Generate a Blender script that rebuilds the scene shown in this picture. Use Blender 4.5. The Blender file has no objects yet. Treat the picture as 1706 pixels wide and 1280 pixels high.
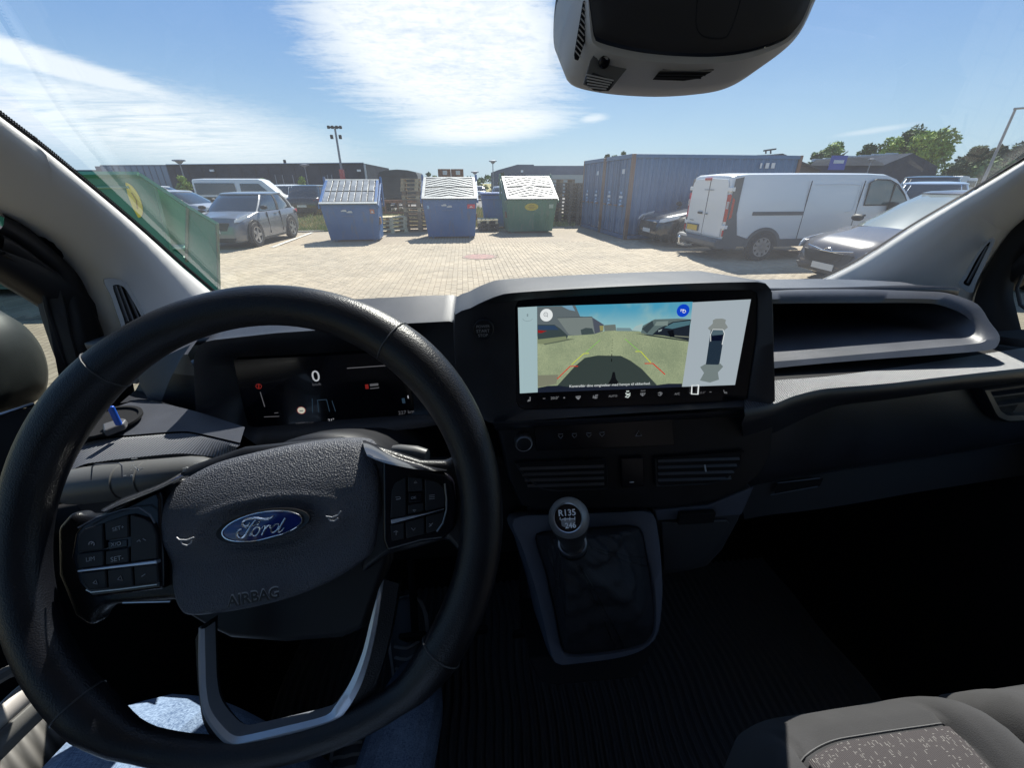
import bpy, bmesh, math, random
from mathutils import Vector as V, Matrix, noise as mnoise
random.seed(7)
SC = bpy.context.scene
COL = SC.collection
# ---------------------------------------------------------------- camera, sky, sun, exposure
H = 1.75                                   # camera height above the paving (m)
FP, PITCH, YAW = 690.0, math.radians(25.9), math.radians(6.1)   # focal length in photo pixels (1706 wide)
FW = V((math.sin(YAW)*math.cos(PITCH), math.cos(YAW)*math.cos(PITCH), -math.sin(PITCH)))
RT = V((math.cos(YAW), -math.sin(YAW), 0.0))
UP = RT.cross(FW)
cam = bpy.data.cameras.new('camera'); cam.sensor_width = 36.0; cam.lens = 36.0*FP/1706.0
cam.clip_start = 0.02; cam.clip_end = 3000
co = bpy.data.objects.new('camera', cam); COL.objects.link(co)
co.matrix_world = Matrix.Translation((0, 0, H)) @ Matrix((RT, UP, -FW)).transposed().to_4x4()
SC.camera = co
SUN_EL, SUN_AZ = math.radians(47.5), math.radians(18)             # azimuth measured from +Y towards +X
sd = V((math.sin(SUN_AZ)*math.cos(SUN_EL), math.cos(SUN_AZ)*math.cos(SUN_EL), math.sin(SUN_EL)))
sl = bpy.data.lights.new('sun', 'SUN'); sl.energy = 4.6; sl.angle = math.radians(0.53); sl.color = (1.0, 0.945, 0.87)
so = bpy.data.objects.new('sun', sl); COL.objects.link(so); so.rotation_euler = sd.to_track_quat('Z', 'Y').to_euler()
SC.view_settings.view_transform = 'Standard'; SC.view_settings.look = 'None'
SC.view_settings.exposure = 1.0; SC.view_settings.gamma = 1.0; SC.view_settings.use_curve_mapping = False
SC.cycles.use_denoising = True
SC.cycles.max_bounces = 9; SC.cycles.diffuse_bounces = 4; SC.cycles.glossy_bounces = 4
SC.cycles.transparent_max_bounces = 24; SC.cycles.transmission_bounces = 4
SC.cycles.sample_clamp_indirect = 6.0; SC.cycles.caustics_reflective = False; SC.cycles.caustics_refractive = False

class NT:
    """tiny node-tree helper"""
    def __init__(s, tree): s.t = tree; s.n = tree.nodes; s.l = tree.links
    def new(s, t, **k):
        n = s.n.new(t)
        for a, b in k.items(): setattr(n, a, b)
        return n
    def put(s, sock, v):
        if hasattr(v, 'is_linked') or isinstance(v, bpy.types.NodeSocket): s.l.new(v, sock)
        else: sock.default_value = v
    def m(s, op, a, b=0.0, c=0.0, clamp=False):
        n = s.new('ShaderNodeMath', operation=op); n.use_clamp = clamp
        s.put(n.inputs[0], a); s.put(n.inputs[1], b); s.put(n.inputs[2], c); return n.outputs[0]
    def mix(s, f, a, b):
        n = s.new('ShaderNodeMix', data_type='RGBA'); s.put(n.inputs[0], f)
        s.put(n.inputs[6], a); s.put(n.inputs[7], b); return n.outputs[2]
    def ss(s, x, a, b):                     # smoothstep
        n = s.new('ShaderNodeMapRange', interpolation_type='SMOOTHSTEP')
        s.put(n.inputs[0], x); n.inputs[1].default_value = a; n.inputs[2].default_value = b; return n.outputs[0]
    def noise(s, vec, scale, detail=3, rough=.55, dist=0.0):
        n = s.new('ShaderNodeTexNoise'); s.l.new(vec, n.inputs['Vector'])
        n.inputs['Scale'].default_value = scale; n.inputs['Detail'].default_value = detail
        n.inputs['Roughness'].default_value = rough; n.inputs['Distortion'].default_value = dist; return n.outputs[0]

world = bpy.data.worlds.new('World'); SC.world = world; world.use_nodes = True
w = NT(world.node_tree); w.n.clear()
sky = w.new('ShaderNodeTexSky', sky_type='NISHITA'); sky.sun_disc = False
sky.sun_elevation = SUN_EL; sky.sun_rotation = SUN_AZ; sky.air_density = 1.25; sky.dust_density = 0.7; sky.ozone_density = 2.2; sky.altitude = 20
tc = w.new('ShaderNodeTexCoord'); sx = w.new('ShaderNodeSeparateXYZ'); w.l.new(tc.outputs['Generated'], sx.inputs[0])
X_, Y_, Z_ = sx.outputs
az = w.m('MULTIPLY', w.m('ARCTAN2', X_, Y_), 57.2958); el = w.m('MULTIPLY', w.m('ARCSINE', Z_), 57.2958)
zc = w.m('ADD', w.m('MAXIMUM', Z_, 0.0), 0.06)
cx = w.new('ShaderNodeCombineXYZ'); w.l.new(w.m('DIVIDE', X_, zc), cx.inputs[0]); w.l.new(w.m('DIVIDE', Y_, zc), cx.inputs[1])
mp = w.new('ShaderNodeMapping'); w.l.new(cx.outputs[0], mp.inputs[0]); mp.inputs['Rotation'].default_value = (0, 0, 0.9); mp.inputs['Scale'].default_value = (1.0, 2.6, 1)
n_big = w.noise(cx.outputs[0], 1.1, 5, .55, .4)
n_fib = w.noise(mp.outputs[0], 1.6, 8, .68, .8)
n_fine = w.noise(cx.outputs[0], 9.0, 7, .72, .3)
def blob(a0, e0, A, B, rot, lo=.55, hi=1.25, wob=1.1):
    da = w.m('SUBTRACT', az, a0); de = w.m('SUBTRACT', el, e0); c, s_ = math.cos(math.radians(rot)), math.sin(math.radians(rot))
    u = w.m('DIVIDE', w.m('ADD', w.m('MULTIPLY', da, c), w.m('MULTIPLY', de, s_)), A)
    v = w.m('DIVIDE', w.m('SUBTRACT', w.m('MULTIPLY', de, c), w.m('MULTIPLY', da, s_)), B)
    d = w.m('SQRT', w.m('ADD', w.m('MULTIPLY', u, u), w.m('MULTIPLY', v, v)))
    d = w.m('ADD', d, w.m('MULTIPLY', w.m('SUBTRACT', w.m('ADD', w.m('MULTIPLY', n_fib, .6), w.m('MULTIPLY', n_fine, .4)), .5), wob))
    return w.m('SUBTRACT', 1.0, w.ss(d, lo, hi))
CLOUDS = 'clouds'
c1 = blob(-1.5, 14.2, 15.8, 9.4, -8, .60, 1.10, 1.15)
c2 = blob(3.0, 6.2, 11.0, 2.1, 4, .45, 1.2, 1.3)
c3 = blob(-31, 5.0, 18, 3.4, -7, .35, 1.35, 1.5)
c4 = blob(-36, 8.9, 10, 1.0, -12, .5, 1.3, 1.2)
c5 = blob(43, 4.5, 3.2, .28, 6, .2, 1.3, .8)
c6 = blob(15.5, 6.7, 2.0, .5, 5, .2, 1.2, 1.6)
away = w.m('MULTIPLY', w.ss(n_big, .5, .68), w.ss(w.m('ABSOLUTE', az), 70, 95))
tex = w.m('ADD', -.12, w.m('ADD', w.m('MULTIPLY', n_fib, .85), w.m('MULTIPLY', n_fine, 1.15)), clamp=True)
mask = w.m('MAXIMUM', w.m('MULTIPLY', c1, tex), w.m('MULTIPLY', c2, tex))
mask = w.m('MAXIMUM', mask, w.m('MULTIPLY', c3, w.m('ADD', -.25, w.m('MULTIPLY', n_fib, 1.75), clamp=True)))
mask = w.m('MAXIMUM', mask, w.m('MULTIPLY', c4, .75)); mask = w.m('MAXIMUM', mask, w.m('MULTIPLY', c5, .3)); mask = w.m('MAXIMUM', mask, w.m('MULTIPLY', c6, .6))
mask = w.m('MAXIMUM', mask, w.m('MULTIPLY', away, .6))
mask = w.m('MULTIPLY', mask, w.ss(el, -.5, 1.5))

# clear-sky colour: the Nishita sky eased towards the even blue-to-pale gradient of the photograph
g1 = w.mix(w.ss(el, -2, 17), (2.5, 3.9, 5.3, 1), (.75, 1.95, 4.4, 1))
g2 = w.mix(w.ss(el, 14, 70), g1, (.75, 1.6, 3.4, 1))
base = w.mix(.82, sky.outputs[0], g2)
cloudc = w.new('ShaderNodeRGB'); cloudc.outputs[0].default_value = (6.9, 7.0, 7.2, 1)
skyc = w.mix(mask, base, cloudc.outputs[0])
bg = w.new('ShaderNodeBackground'); w.l.new(skyc, bg.inputs[0]); bg.inputs[1].default_value = 0.08
wo = w.new('ShaderNodeOutputWorld'); w.l.new(bg.outputs[0], wo.inputs[0])

# ---------------------------------------------------------------- helpers
def ray(px, py): return FW + RT*((px-853)/FP) + UP*((640-py)/FP)
def P(px, py, Y=None, Z=None, X=None, T=None, pl=None):
    """pixel of the photograph -> point in the place, at a given forward distance Y, height Z above the eye, side X or plane"""
    d = ray(px, py)
    if Y is not None: t = Y/d.y
    elif Z is not None: t = Z/d.z
    elif X is not None: t = X/d.x
    elif T is not None: t = T
    else: t = pl[0].dot(pl[1])/d.dot(pl[1])
    return V((d.x*t, d.y*t, d.z*t+H))
def PG(px, py, z=0.0): return P(px, py, Z=z-H)
def PL(p, n): return (V(p), V(n).normalized())       # plane given in eye-relative coordinates

def mat(name, col, rough=.5, metal=0.0, bump=0.0, bs=300.0, var=0.0, vs=6.0, spec=.5, coat=0.0, kind='noise', emit=None, estr=1.0, dark=None, bd=None, sheen=0.0):
    m = bpy.data.materials.new(name); m.use_nodes = True; t = NT(m.node_tree); b = t.n['Principled BSDF']
    b.inputs['Base Color'].default_value = (*col, 1); b.inputs['Roughness'].default_value = rough
    b.inputs['Metallic'].default_value = metal; b.inputs['Specular IOR Level'].default_value = spec
    b.inputs['Coat Weight'].default_value = coat; b.inputs['Coat Roughness'].default_value = .04
    if sheen: b.inputs['Sheen Weight'].default_value = sheen
    if emit: b.inputs['Emission Color'].default_value = (*emit, 1); b.inputs['Emission Strength'].default_value = estr
    if bump or var or dark:
        tcn = t.new('ShaderNodeTexCoord').outputs['Object']
        if bump:
            if kind == 'voronoi':
                vo = t.new('ShaderNodeTexVoronoi', feature='F1'); t.l.new(tcn, vo.inputs['Vector']); vo.inputs['Scale'].default_value = bs; h = vo.outputs['Distance']
            else: h = t.noise(tcn, bs, 3)
            bn = t.new('ShaderNodeBump'); bn.inputs['Strength'].default_value = bump; bn.inputs['Distance'].default_value = bd or .6/bs
            t.l.new(h, bn.inputs['Height']); t.l.new(bn.outputs[0], b.inputs['Normal'])
        if var or dark:
            nz = t.noise(tcn, vs, 5, .6); nz2 = t.ss(nz, .35, .68)
            d = dark or tuple(c*(1-var) for c in col)
            t.l.new(t.mix(nz2, (*d, 1), (*tuple(min(1, c*(1+var*.6)) for c in col), 1)), b.inputs['Base Color'])
            if var: t.l.new(t.m('ADD', t.m('MULTIPLY', nz, .25*min(1, var*2)), rough-.12*min(1, var*2)), b.inputs['Roughness'])
    return m
def emat(name, col, s=1.0):
    m = bpy.data.materials.new(name); m.use_nodes = True; t = NT(m.node_tree); b = t.n['Principled BSDF']
    b.inputs['Base Color'].default_value = (.01, .01, .01, 1); b.inputs['Roughness'].default_value = .25
    b.inputs['Emission Color'].default_value = (*col, 1); b.inputs['Emission Strength'].default_value = s; return m

def cr(pts, n, closed=False):
    """Catmull-Rom through pts, n samples"""
    pts = [V(p) for p in pts]; k = len(pts); out = []
    segs = k if closed else k-1
    for i in range(n):
        u = i/(n if closed else n-1)*segs; j = min(int(u), segs-1); f = u-j
        g = lambda a: pts[a % k] if closed else pts[max(0, min(k-1, a))]
        p0, p1, p2, p3 = g(j-1), g(j), g(j+1), g(j+2)
        out.append(.5*((2*p1)+(p2-p0)*f+(2*p0-5*p1+4*p2-p3)*f*f+(3*p1-p0-3*p2+p3)*f**3))
    return out
def rs(pts, n, closed=False):
    """resample by arc length"""
    pts = [V(p) for p in pts]
    if closed: pts = pts+[pts[0]]
    L = [0]
    for a, b in zip(pts, pts[1:]): L.append(L[-1]+(b-a).length)
    out = []; j = 0
    for i in range(n):
        d = L[-1]*i/(n if closed else n-1)
        while j < len(L)-2 and L[j+1] < d: j += 1
        f = (d-L[j])/max(1e-9, L[j+1]-L[j]); out.append(pts[j].lerp(pts[j+1], min(1, max(0, f))))
    return out

class G:
    def __init__(s): s.v = []; s.f = []; s.mi = []; s.cur = 0
    def add(s, vs, fs):
        k = len(s.v); s.v += [tuple(v) for v in vs]
        for f in fs: s.f.append(tuple(i+k for i in f)); s.mi.append(s.cur)
        return s
    def box(s, c, d, M=None):
        c = V(c); hx, hy, hz = d[0]/2, d[1]/2, d[2]/2
        vs = [V((x, y, z)) for z in (-hz, hz) for y in (-hy, hy) for x in (-hx, hx)]
        if M is not None: vs = [M @ v for v in vs]
        return s.add([v+c for v in vs], [(0, 2, 3, 1), (4, 5, 7, 6), (0, 1, 5, 4), (2, 6, 7, 3), (0, 4, 6, 2), (1, 3, 7, 5)])
    def loft(s, rings, closed=True, cap=True, wrap=False):
        n = len(rings[0]); m = len(rings); fs = []
        for i in range(m if wrap else m-1):
            a = i*n; b = ((i+1) % m)*n
            for j in range(n if closed else n-1):
                k = (j+1) % n; fs.append((a+j, a+k, b+k, b+j))
        if cap and not wrap and closed: fs.append(tuple(reversed(range(n)))); fs.append(tuple(range((m-1)*n, m*n)))
        return s.add([p for r in rings for p in r], fs)
    def prism(s, pts, off): pts = [V(p) for p in pts]; off = V(off); return s.loft([pts, [p+off for p in pts]])
    def poly(s, pts): return s.add(pts, [tuple(range(len(pts)))])
    def tube(s, path, r, n=8, closed=False, flat=None):
        path = [V(p) for p in path]; rings = []; k = len(path); up = None
        for i, p in enumerate(path):
            a = path[(i-1) % k] if closed or i else p; b = path[(i+1) % k] if closed or i < k-1 else p
            t = (b-a).normalized()
            if up is None: up = V((0, 0, 1)) if abs(t.z) < .9 else V((1, 0, 0))
            sdv = t.cross(up).normalized(); up = sdv.cross(t).normalized()
            rr = r[i] if isinstance(r, (list, tuple)) else r
            rings.append([p+sdv*math.cos(2*math.pi*j/n)*rr+up*math.sin(2*math.pi*j/n)*rr for j in range(n)])
        return s.loft(rings, wrap=closed)
    def cyl(s, a, b, r, n=16, r2=None): return s.tube([a, b], [r, r if r2 is None else r2], n)
    def lathe(s, c, prof, n=24, ax=None, M=None):
        """prof = [(radius, height)] around axis z (or matrix M)"""
        rings = []
        for r, h in prof:
            ring = [V((r*math.cos(2*math.pi*j/n), r*math.sin(2*math.pi*j/n), h)) for j in range(n)]
            if M is not None: ring = [M @ q for q in ring]
            rings.append([q+V(c) for q in ring])
        return s.loft(rings)
    def mesh(s, name, mats, smooth=30, recalc=True):
        me = bpy.data.meshes.new(name); me.from_pydata(s.v, [], s.f)
        for m in (mats if isinstance(mats, (list, tuple)) else [mats]): me.materials.append(m)
        if any(s.mi): me.polygons.foreach_set('material_index', s.mi)
        if recalc:
            bm = bmesh.new(); bm.from_mesh(me); bmesh.ops.recalc_face_normals(bm, faces=bm.faces); bm.to_mesh(me); bm.free()
        if smooth:
            me.polygons.foreach_set('use_smooth', [True]*len(me.polygons)); me.set_sharp_from_angle(angle=math.radians(smooth))
        return me
    def obj(s, name, mats, parent=None, smooth=30, bevel=0, seg=2, sub=0, solid=0, recalc=True):
        return link(name, s.mesh(name, mats, smooth, recalc), parent, bevel, seg, sub, solid)
def link(name, me, parent=None, bevel=0, seg=2, sub=0, solid=0):
    o = bpy.data.objects.new(name, me); COL.objects.link(o)
    if parent is not None:
        o.parent = parent
        if parent.parent is None: o.matrix_parent_inverse = parent.matrix_basis.inverted()
    if solid: md = o.modifiers.new('solid', 'SOLIDIFY'); md.thickness = abs(solid); md.offset = -1 if solid > 0 else 1
    if bevel: md = o.modifiers.new('bevel', 'BEVEL'); md.width = bevel; md.segments = seg; md.limit_method = 'ANGLE'; md.angle_limit = math.radians(35); md.harden_normals = True
    if sub: md = o.modifiers.new('sub', 'SUBSURF'); md.levels = sub; md.render_levels = sub
    return o
def tag(o, label=None, cat=None, group=None, kind=None):
    if label: o['label'] = label
    if cat: o['category'] = cat
    if group: o['group'] = group
    if kind: o['kind'] = kind
    return o
def thing(name, loc, label, cat, group=None, rz=0.0):
    o = bpy.data.objects.new(name, None); COL.objects.link(o); o.empty_display_size = .1
    o.location = loc; o.rotation_euler = (0, 0, rz)
    o.matrix_basis = Matrix.Translation(V(loc)) @ Matrix.Rotation(rz, 4, 'Z')
    return tag(o, label, cat, group)
KIDS = {}
def copy_tree(o, parent=None, loc=None, rz=None, label=None, group=None, remat=None):
    c = o.copy(); COL.objects.link(c)
    if parent is not None: c.parent = parent
    if loc is not None: c.matrix_basis = Matrix.Translation(V(loc)) @ Matrix.Rotation(rz or 0, 4, 'Z')
    if label: c['label'] = label
    if group: c['group'] = group
    if remat and c.type == 'MESH':
        for sl_ in c.material_slots:
            if sl_.material and sl_.material.name in remat:
                m_ = remat[sl_.material.name]; sl_.link = 'OBJECT'; sl_.material = m_
    for ch in list(o.children): copy_tree(ch, c, remat=remat)
    return c
def text(name, s, a, b, n, m, parent, ext=.0003, up=None, lift=.0005, bold=0):
    """text whose baseline runs from point a to point b, on a surface with normal n"""
    cu = bpy.data.curves.new(name, 'FONT'); cu.body = s; cu.align_x = 'LEFT'; cu.extrude = 0; cu.resolution_u = 3; cu.offset = bold
    to = bpy.data.objects.new('tmp', cu); COL.objects.link(to)
    dg = bpy.context.evaluated_depsgraph_get(); me = bpy.data.meshes.new_from_object(to.evaluated_get(dg))
    bpy.data.objects.remove(to); bpy.data.curves.remove(cu)
    xs = [v.co.x for v in me.vertices]; x0, x1 = min(xs), max(xs)
    a = V(a); b = V(b); n = V(n).normalized(); k = (b-a).length/(x1-x0); xd = (b-a).normalized(); yd = n.cross(xd).normalized()
    for v in me.vertices:
        p = v.co.copy(); v.co = a+xd*((p.x-x0)*k)+yd*(p.y*k)+n*lift
    me.materials.clear(); me.materials.append(m); me.name = name
    return link(name, me, parent)
def disc(c, n, r, k=24, r2=None, xd=None):
    n = V(n).normalized(); xd = V(xd or (1, 0, 0)); xd = (xd-n*xd.dot(n)).normalized(); yd = n.cross(xd)
    return [V(c)+xd*math.cos(2*math.pi*i/k)*r+yd*math.sin(2*math.pi*i/k)*(r2 or r) for i in range(k)]

# ---------------------------------------------------------------- cabin materials
M = {}
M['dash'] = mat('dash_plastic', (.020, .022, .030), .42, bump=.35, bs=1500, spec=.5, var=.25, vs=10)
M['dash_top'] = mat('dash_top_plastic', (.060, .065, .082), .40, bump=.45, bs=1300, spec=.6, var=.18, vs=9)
M['smooth'] = mat('smooth_black', (.007, .008, .012), .5, bump=.12, bs=1800, spec=.35, var=.3, vs=12)
M['gloss'] = mat('piano_black', (.005, .005, .009), .22, spec=.35)
M['matte'] = mat('matte_black', (.011, .011, .013), .75, spec=.2)
M['vent_trim'] = mat('vent_trim_grey', (.30, .295, .285), .8)
M['emb_edge'] = mat('embossed_edge', (.34, .35, .38), .5)
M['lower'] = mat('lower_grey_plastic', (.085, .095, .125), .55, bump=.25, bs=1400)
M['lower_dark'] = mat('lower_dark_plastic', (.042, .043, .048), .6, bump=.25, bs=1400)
M['leather'] = mat('wheel_leather', (.008, .009, .013), .36, bump=.30, bs=900, kind='voronoi', spec=.38, var=.3, vs=14)
M['perf'] = mat('wheel_leather_grained', (.010, .010, .013), .5, bump=.8, bs=420, kind='voronoi')
M['pad'] = mat('airbag_cover_grained', (.062, .067, .085), .50, bump=1.0, bs=820, kind='voronoi', spec=.45, bd=.0008)
M['trim_gloss'] = mat('spoke_trim_gloss', (.03, .032, .04), .16, spec=.8, coat=.6)
M['chrome'] = mat('satin_chrome', (.50, .55, .64), .36, metal=.75)
M['silver'] = mat('silver_trim', (.36, .38, .42), .34, metal=1.0)
M['badge_blue'] = mat('badge_blue', (.008, .022, .16), .14, coat=.8)
M['badge_silver'] = mat('badge_silver', (.75, .78, .84), .22, metal=1.0)
M['pillar'] = mat('pillar_trim_grey', (.68, .67, .65), .85, bump=.35, bs=1100, sheen=.2)
M['pillar_dark'] = mat('pillar_plug', (.10, .10, .105), .7)
M['seal'] = mat('rubber_seal', (.010, .010, .012), .6, bump=.1, bs=900)
M['door'] = mat('door_black', (.013, .013, .016), .5, bump=.2, bs=1200)
M['door_grey'] = mat('door_grey', (.10, .098, .095), .6, bump=.3, bs=1200)
M['icon'] = mat('icon_print', (.55, .56, .58), .5)
M['icon_dim'] = mat('icon_print_dim', (.16, .16, .18), .5)
M['emb'] = mat('embossed_black', (.006, .006, .008), .35)
M['roofl'] = mat('roof_lining', (.55, .54, .52), .9, bump=.2, bs=900)
M['mat_rubber'] = mat('floor_mat_rubber', (.10, .10, .11), .6, bump=.3, bs=500)
M['seat_grey'] = mat('seat_cloth_grey', (.038, .0375, .041), .92, bump=.5, bs=900, sheen=.08, var=.2, vs=12)
M['housing'] = mat('sensor_cover_grey', (.46, .44, .42), .6, bump=.25, bs=1100)
M['housing_dark'] = mat('sensor_cover_black', (.014, .014, .018), .7, bump=.25, bs=1100)
M['blue_plastic'] = mat('blue_plastic', (.01, .10, .55), .4)
# patterned seat cloth (woven flecks)
def cloth():
    m = mat('seat_cloth_flecked', (.12, .105, .115), .95); t = NT(m.node_tree); b = t.n['Principled BSDF']
    c = t.new('ShaderNodeTexCoord').outputs['Object']
    def fleck(sc, seed, thr):
        mp = t.new('ShaderNodeMapping'); t.l.new(c, mp.inputs[0]); mp.inputs['Scale'].default_value = sc; mp.inputs['Location'].default_value = (seed, seed*.7, 0)
        v = t.new('ShaderNodeTexVoronoi', distance='CHEBYCHEV'); t.l.new(mp.outputs[0], v.inputs['Vector']); v.inputs['Scale'].default_value = 1; v.inputs['Randomness'].default_value = .75
        return t.m('LESS_THAN', v.outputs['Distance'], thr)
    f = t.m('MAXIMUM', fleck((430, 120, 30), 1.3, .17), fleck((120, 460, 30), 4.1, .14))
    rib = t.new('ShaderNodeTexWave', wave_type='BANDS', bands_direction='X'); t.l.new(c, rib.inputs[0]); rib.inputs['Scale'].default_value = 190
    basec = t.mix(rib.outputs['Fac'], (.042, .037, .041, 1), (.080, .071, .074, 1))
    t.l.new(t.mix(f, basec, (.19, .18, .175, 1)), b.inputs['Base Color'])
    bn = t.new('ShaderNodeBump'); bn.inputs['Strength'].default_value = .5; bn.inputs['Distance'].default_value = .001
    t.l.new(rib.outputs['Fac'], bn.inputs['Height']); t.l.new(bn.outputs[0], b.inputs['Normal']); return m
M['cloth'] = cloth()
def ribbed(name, col, scale, rot=0.0, rough=.38):
    """fine parallel ribs moulded into the trim"""
    m = mat(name, col, rough); t = NT(m.node_tree); b = t.n['Principled BSDF']
    c = t.new('ShaderNodeTexCoord').outputs['Object']; mp = t.new('ShaderNodeMapping'); t.l.new(c, mp.inputs[0]); mp.inputs['Rotation'].default_value = (0, 0, rot)
    wv = t.new('ShaderNodeTexWave', wave_type='BANDS', bands_direction='X'); t.l.new(mp.outputs[0], wv.inputs[0]); wv.inputs['Scale'].default_value = scale
    bn = t.new('ShaderNodeBump'); bn.inputs['Strength'].default_value = .9; bn.inputs['Distance'].default_value = .0012
    t.l.new(wv.outputs['Fac'], bn.inputs['Height']); t.l.new(bn.outputs[0], b.inputs['Normal'])
    t.l.new(t.mix(wv.outputs['Fac'], (*(c_*.45 for c_ in col), 1), (*(c_*1.5 for c_ in col), 1)), b.inputs['Base Color']); return m
M['ribs'] = ribbed('ribbed_trim', (.085, .09, .108), 95, .25)
M['ribs_door'] = ribbed('ribbed_door_trim', (.10, .095, .09), 60, -.5, .55)
def jeans():
    m = mat('denim', (.10, .155, .26), .95); t = NT(m.node_tree); b = t.n['Principled BSDF']
    c = t.new('ShaderNodeTexCoord').outputs['Object']
    n1 = t.noise(c, 28, 5, .7); mp = t.new('ShaderNodeMapping'); t.l.new(c, mp.inputs[0]); mp.inputs['Scale'].default_value = (1500, 260, 260); mp.inputs['Rotation'].default_value = (0, 0, .6)
    n2 = t.noise(mp.outputs[0], 1, 2); mp2 = t.new('ShaderNodeMapping'); t.l.new(c, mp2.inputs[0]); mp2.inputs['Scale'].default_value = (260, 1500, 260); mp2.inputs['Rotation'].default_value = (0, 0, .6)
    n3 = t.noise(mp2.outputs[0], 1, 2); f = t.m('ADD', t.m('MULTIPLY', t.m('ADD', n2, n3), .45), t.m('MULTIPLY', n1, .25))
    t.l.new(t.mix(t.ss(f, .42, .72), (.07, .115, .21, 1), (.26, .35, .50, 1)), b.inputs['Base Color'])
    bn = t.new('ShaderNodeBump'); bn.inputs['Strength'].default_value = .5; bn.inputs['Distance'].default_value = .0006; t.l.new(f, bn.inputs['Height']); t.l.new(bn.outputs[0], b.inputs['Normal']); return m
M['jeans'] = jeans()

# ---------------------------------------------------------------- van cabin shell
cabin = thing('van_cabin', (.23, .9, 0), 'cab of a van seen from the driver seat, pale grey windscreen pillars and black doors', 'van cab')
XC = .23
def glass_y(x, z):            # windscreen surface, z relative to the eye
    return 1.045-1.15*(z+.24)+.05*(1-((x-XC)/.82)**2)
def e(x, y, z): return V((x, y, z+H))
# glass
def glass_mat():
    m = bpy.data.materials.new('windscreen_glass'); m.use_nodes = True; t = NT(m.node_tree); t.n.clear()
    lw = t.new('ShaderNodeLayerWeight'); lw.inputs[0].default_value = .5
    frv = t.m('ADD', .055, t.m('MULTIPLY', t.m('POWER', lw.outputs['Facing'], 5.0), .9), clamp=True)
    tr = t.new('ShaderNodeBsdfTransparent'); tr.inputs[0].default_value = (.93, .965, .95, 1)
    gl = t.new('ShaderNodeBsdfGlossy'); gl.inputs['Roughness'].default_value = 0.0
    tl = t.new('ShaderNodeBsdfTranslucent'); tl.inputs[0].default_value = (.9, .92, .95, 1)
    c = t.new('ShaderNodeTexCoord').outputs['Object']
    film = t.m('ADD', .010, t.m('MULTIPLY', t.noise(c, 5, 6, .7), .028))
    m1 = t.new('ShaderNodeMixShader'); t.l.new(film, m1.inputs[0]); t.l.new(tr.outputs[0], m1.inputs[1]); t.l.new(tl.outputs[0], m1.inputs[2])
    m2 = t.new('ShaderNodeMixShader'); t.l.new(frv, m2.inputs[0]); t.l.new(m1.outputs[0], m2.inputs[1]); t.l.new(gl.outputs[0], m2.inputs[2])
    o = t.new('ShaderNodeOutputMaterial'); t.l.new(m2.outputs[0], o.inputs[0]); return m
M['glass'] = glass_mat()
g = G(); rows = []
for i in range(13):
    z = -.31+(.50+.31)*i/12; wl = -.575+(z+.24)*.11; wr = 1.04-(z+.24)*.11
    rows.append([e(wl+(wr-wl)*j/20, glass_y(wl+(wr-wl)*j/20, z), z) for j in range(21)])
g.loft(rows, closed=False); g.obj('windscreen', M['glass'], cabin, smooth=60)
# pillars
def pillar(side, edge, seal, bulge):
    """edge / seal : 3D curves from top to base"""
    n = 26; A = cr(edge, n); B = cr(seal, n); rings = []
    for i in range(n):
        a, b = A[i], B[i]; d = b-a; nn = V((-side, -.25, .0)).normalized()   # towards the cabin
        ring = []
        for f, h in ((0, -.004), (.05, .008), (.18, .022), (.36, .03), (.55, .028), (.75, .018), (.93, .008), (1, -.006)):
            ring.append(a+d*f+nn*h*bulge)
        back = -nn*.05
        ring += [b+back, a+d*.5+back*1.2, a+back*.6]
        rings.append(ring)
    return G().loft(rings)
ZT = .42
Ledge = [P(0, 194, X=-.515), P(56, 236, X=-.525), P(121, 288, X=-.537), P(225, 374, X=-.552), P(300, 440, X=-.562), P(362, 493, X=-.57), P(410, 540, X=-.575)]
top = Ledge[0]+(Ledge[0]-Ledge[1]).normalized()*.42; Ledge = [top]+Ledge
Lseal = [P(0, 333, X=-.60), P(60, 366, X=-.605), P(112, 402, X=-.61), P(160, 455, X=-.615), P(185, 510, X=-.62), P(204, 560, X=-.62), P(232, 640, X=-.62)]
Lseal = [Lseal[0]+(Lseal[0]-Lseal[1]).normalized()*.36]+Lseal
pl_ = pillar(-1, Ledge, Lseal, 1.0).obj('windscreen_pillar', M['pillar'], cabin, smooth=60)
Redge = [P(1706, 267, X=.985), P(1600, 330, X=.99), P(1520, 377, X=.995), P(1427, 436, X=1.0), P(1354, 472, X=1.005), P(1300, 497, X=1.01)]
Redge = [Redge[0]+(Redge[0]-Redge[1]).normalized()*.42]+Redge
Rseal = [P(1706, 356, X=1.06), P(1672, 386, X=1.065), P(1645, 426, X=1.07), P(1624, 465, X=1.075), P(1612, 500, X=1.08), P(1598, 560, X=1.08)]
Rseal = [Rseal[0]+(Rseal[0]-Rseal[1]).normalized()*.40]+Rseal
pr_ = pillar(1, Redge, Rseal, 1.3).obj('windscreen_pillar', M['pillar'], cabin, smooth=60)
# black frit line between glass and pillar, with the small dots along its edge
for k, E_ in enumerate((Ledge, Redge)):
    s = 1 if k == 0 else -1; pts = cr(E_, 60); g = G()
    g.tube([p+V((-s*.002, .004, .002)) for p in pts], .0024, 6)
    if k == 0:
        q = rs(pts, 300)
        for i, p in enumerate(q):
            if i % 1 == 0: g.box(p+V((.0030, .003, .0025)), (.0013, .001, .0030))
    g.obj('glass_edge_band', M['matte'], cabin)
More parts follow.
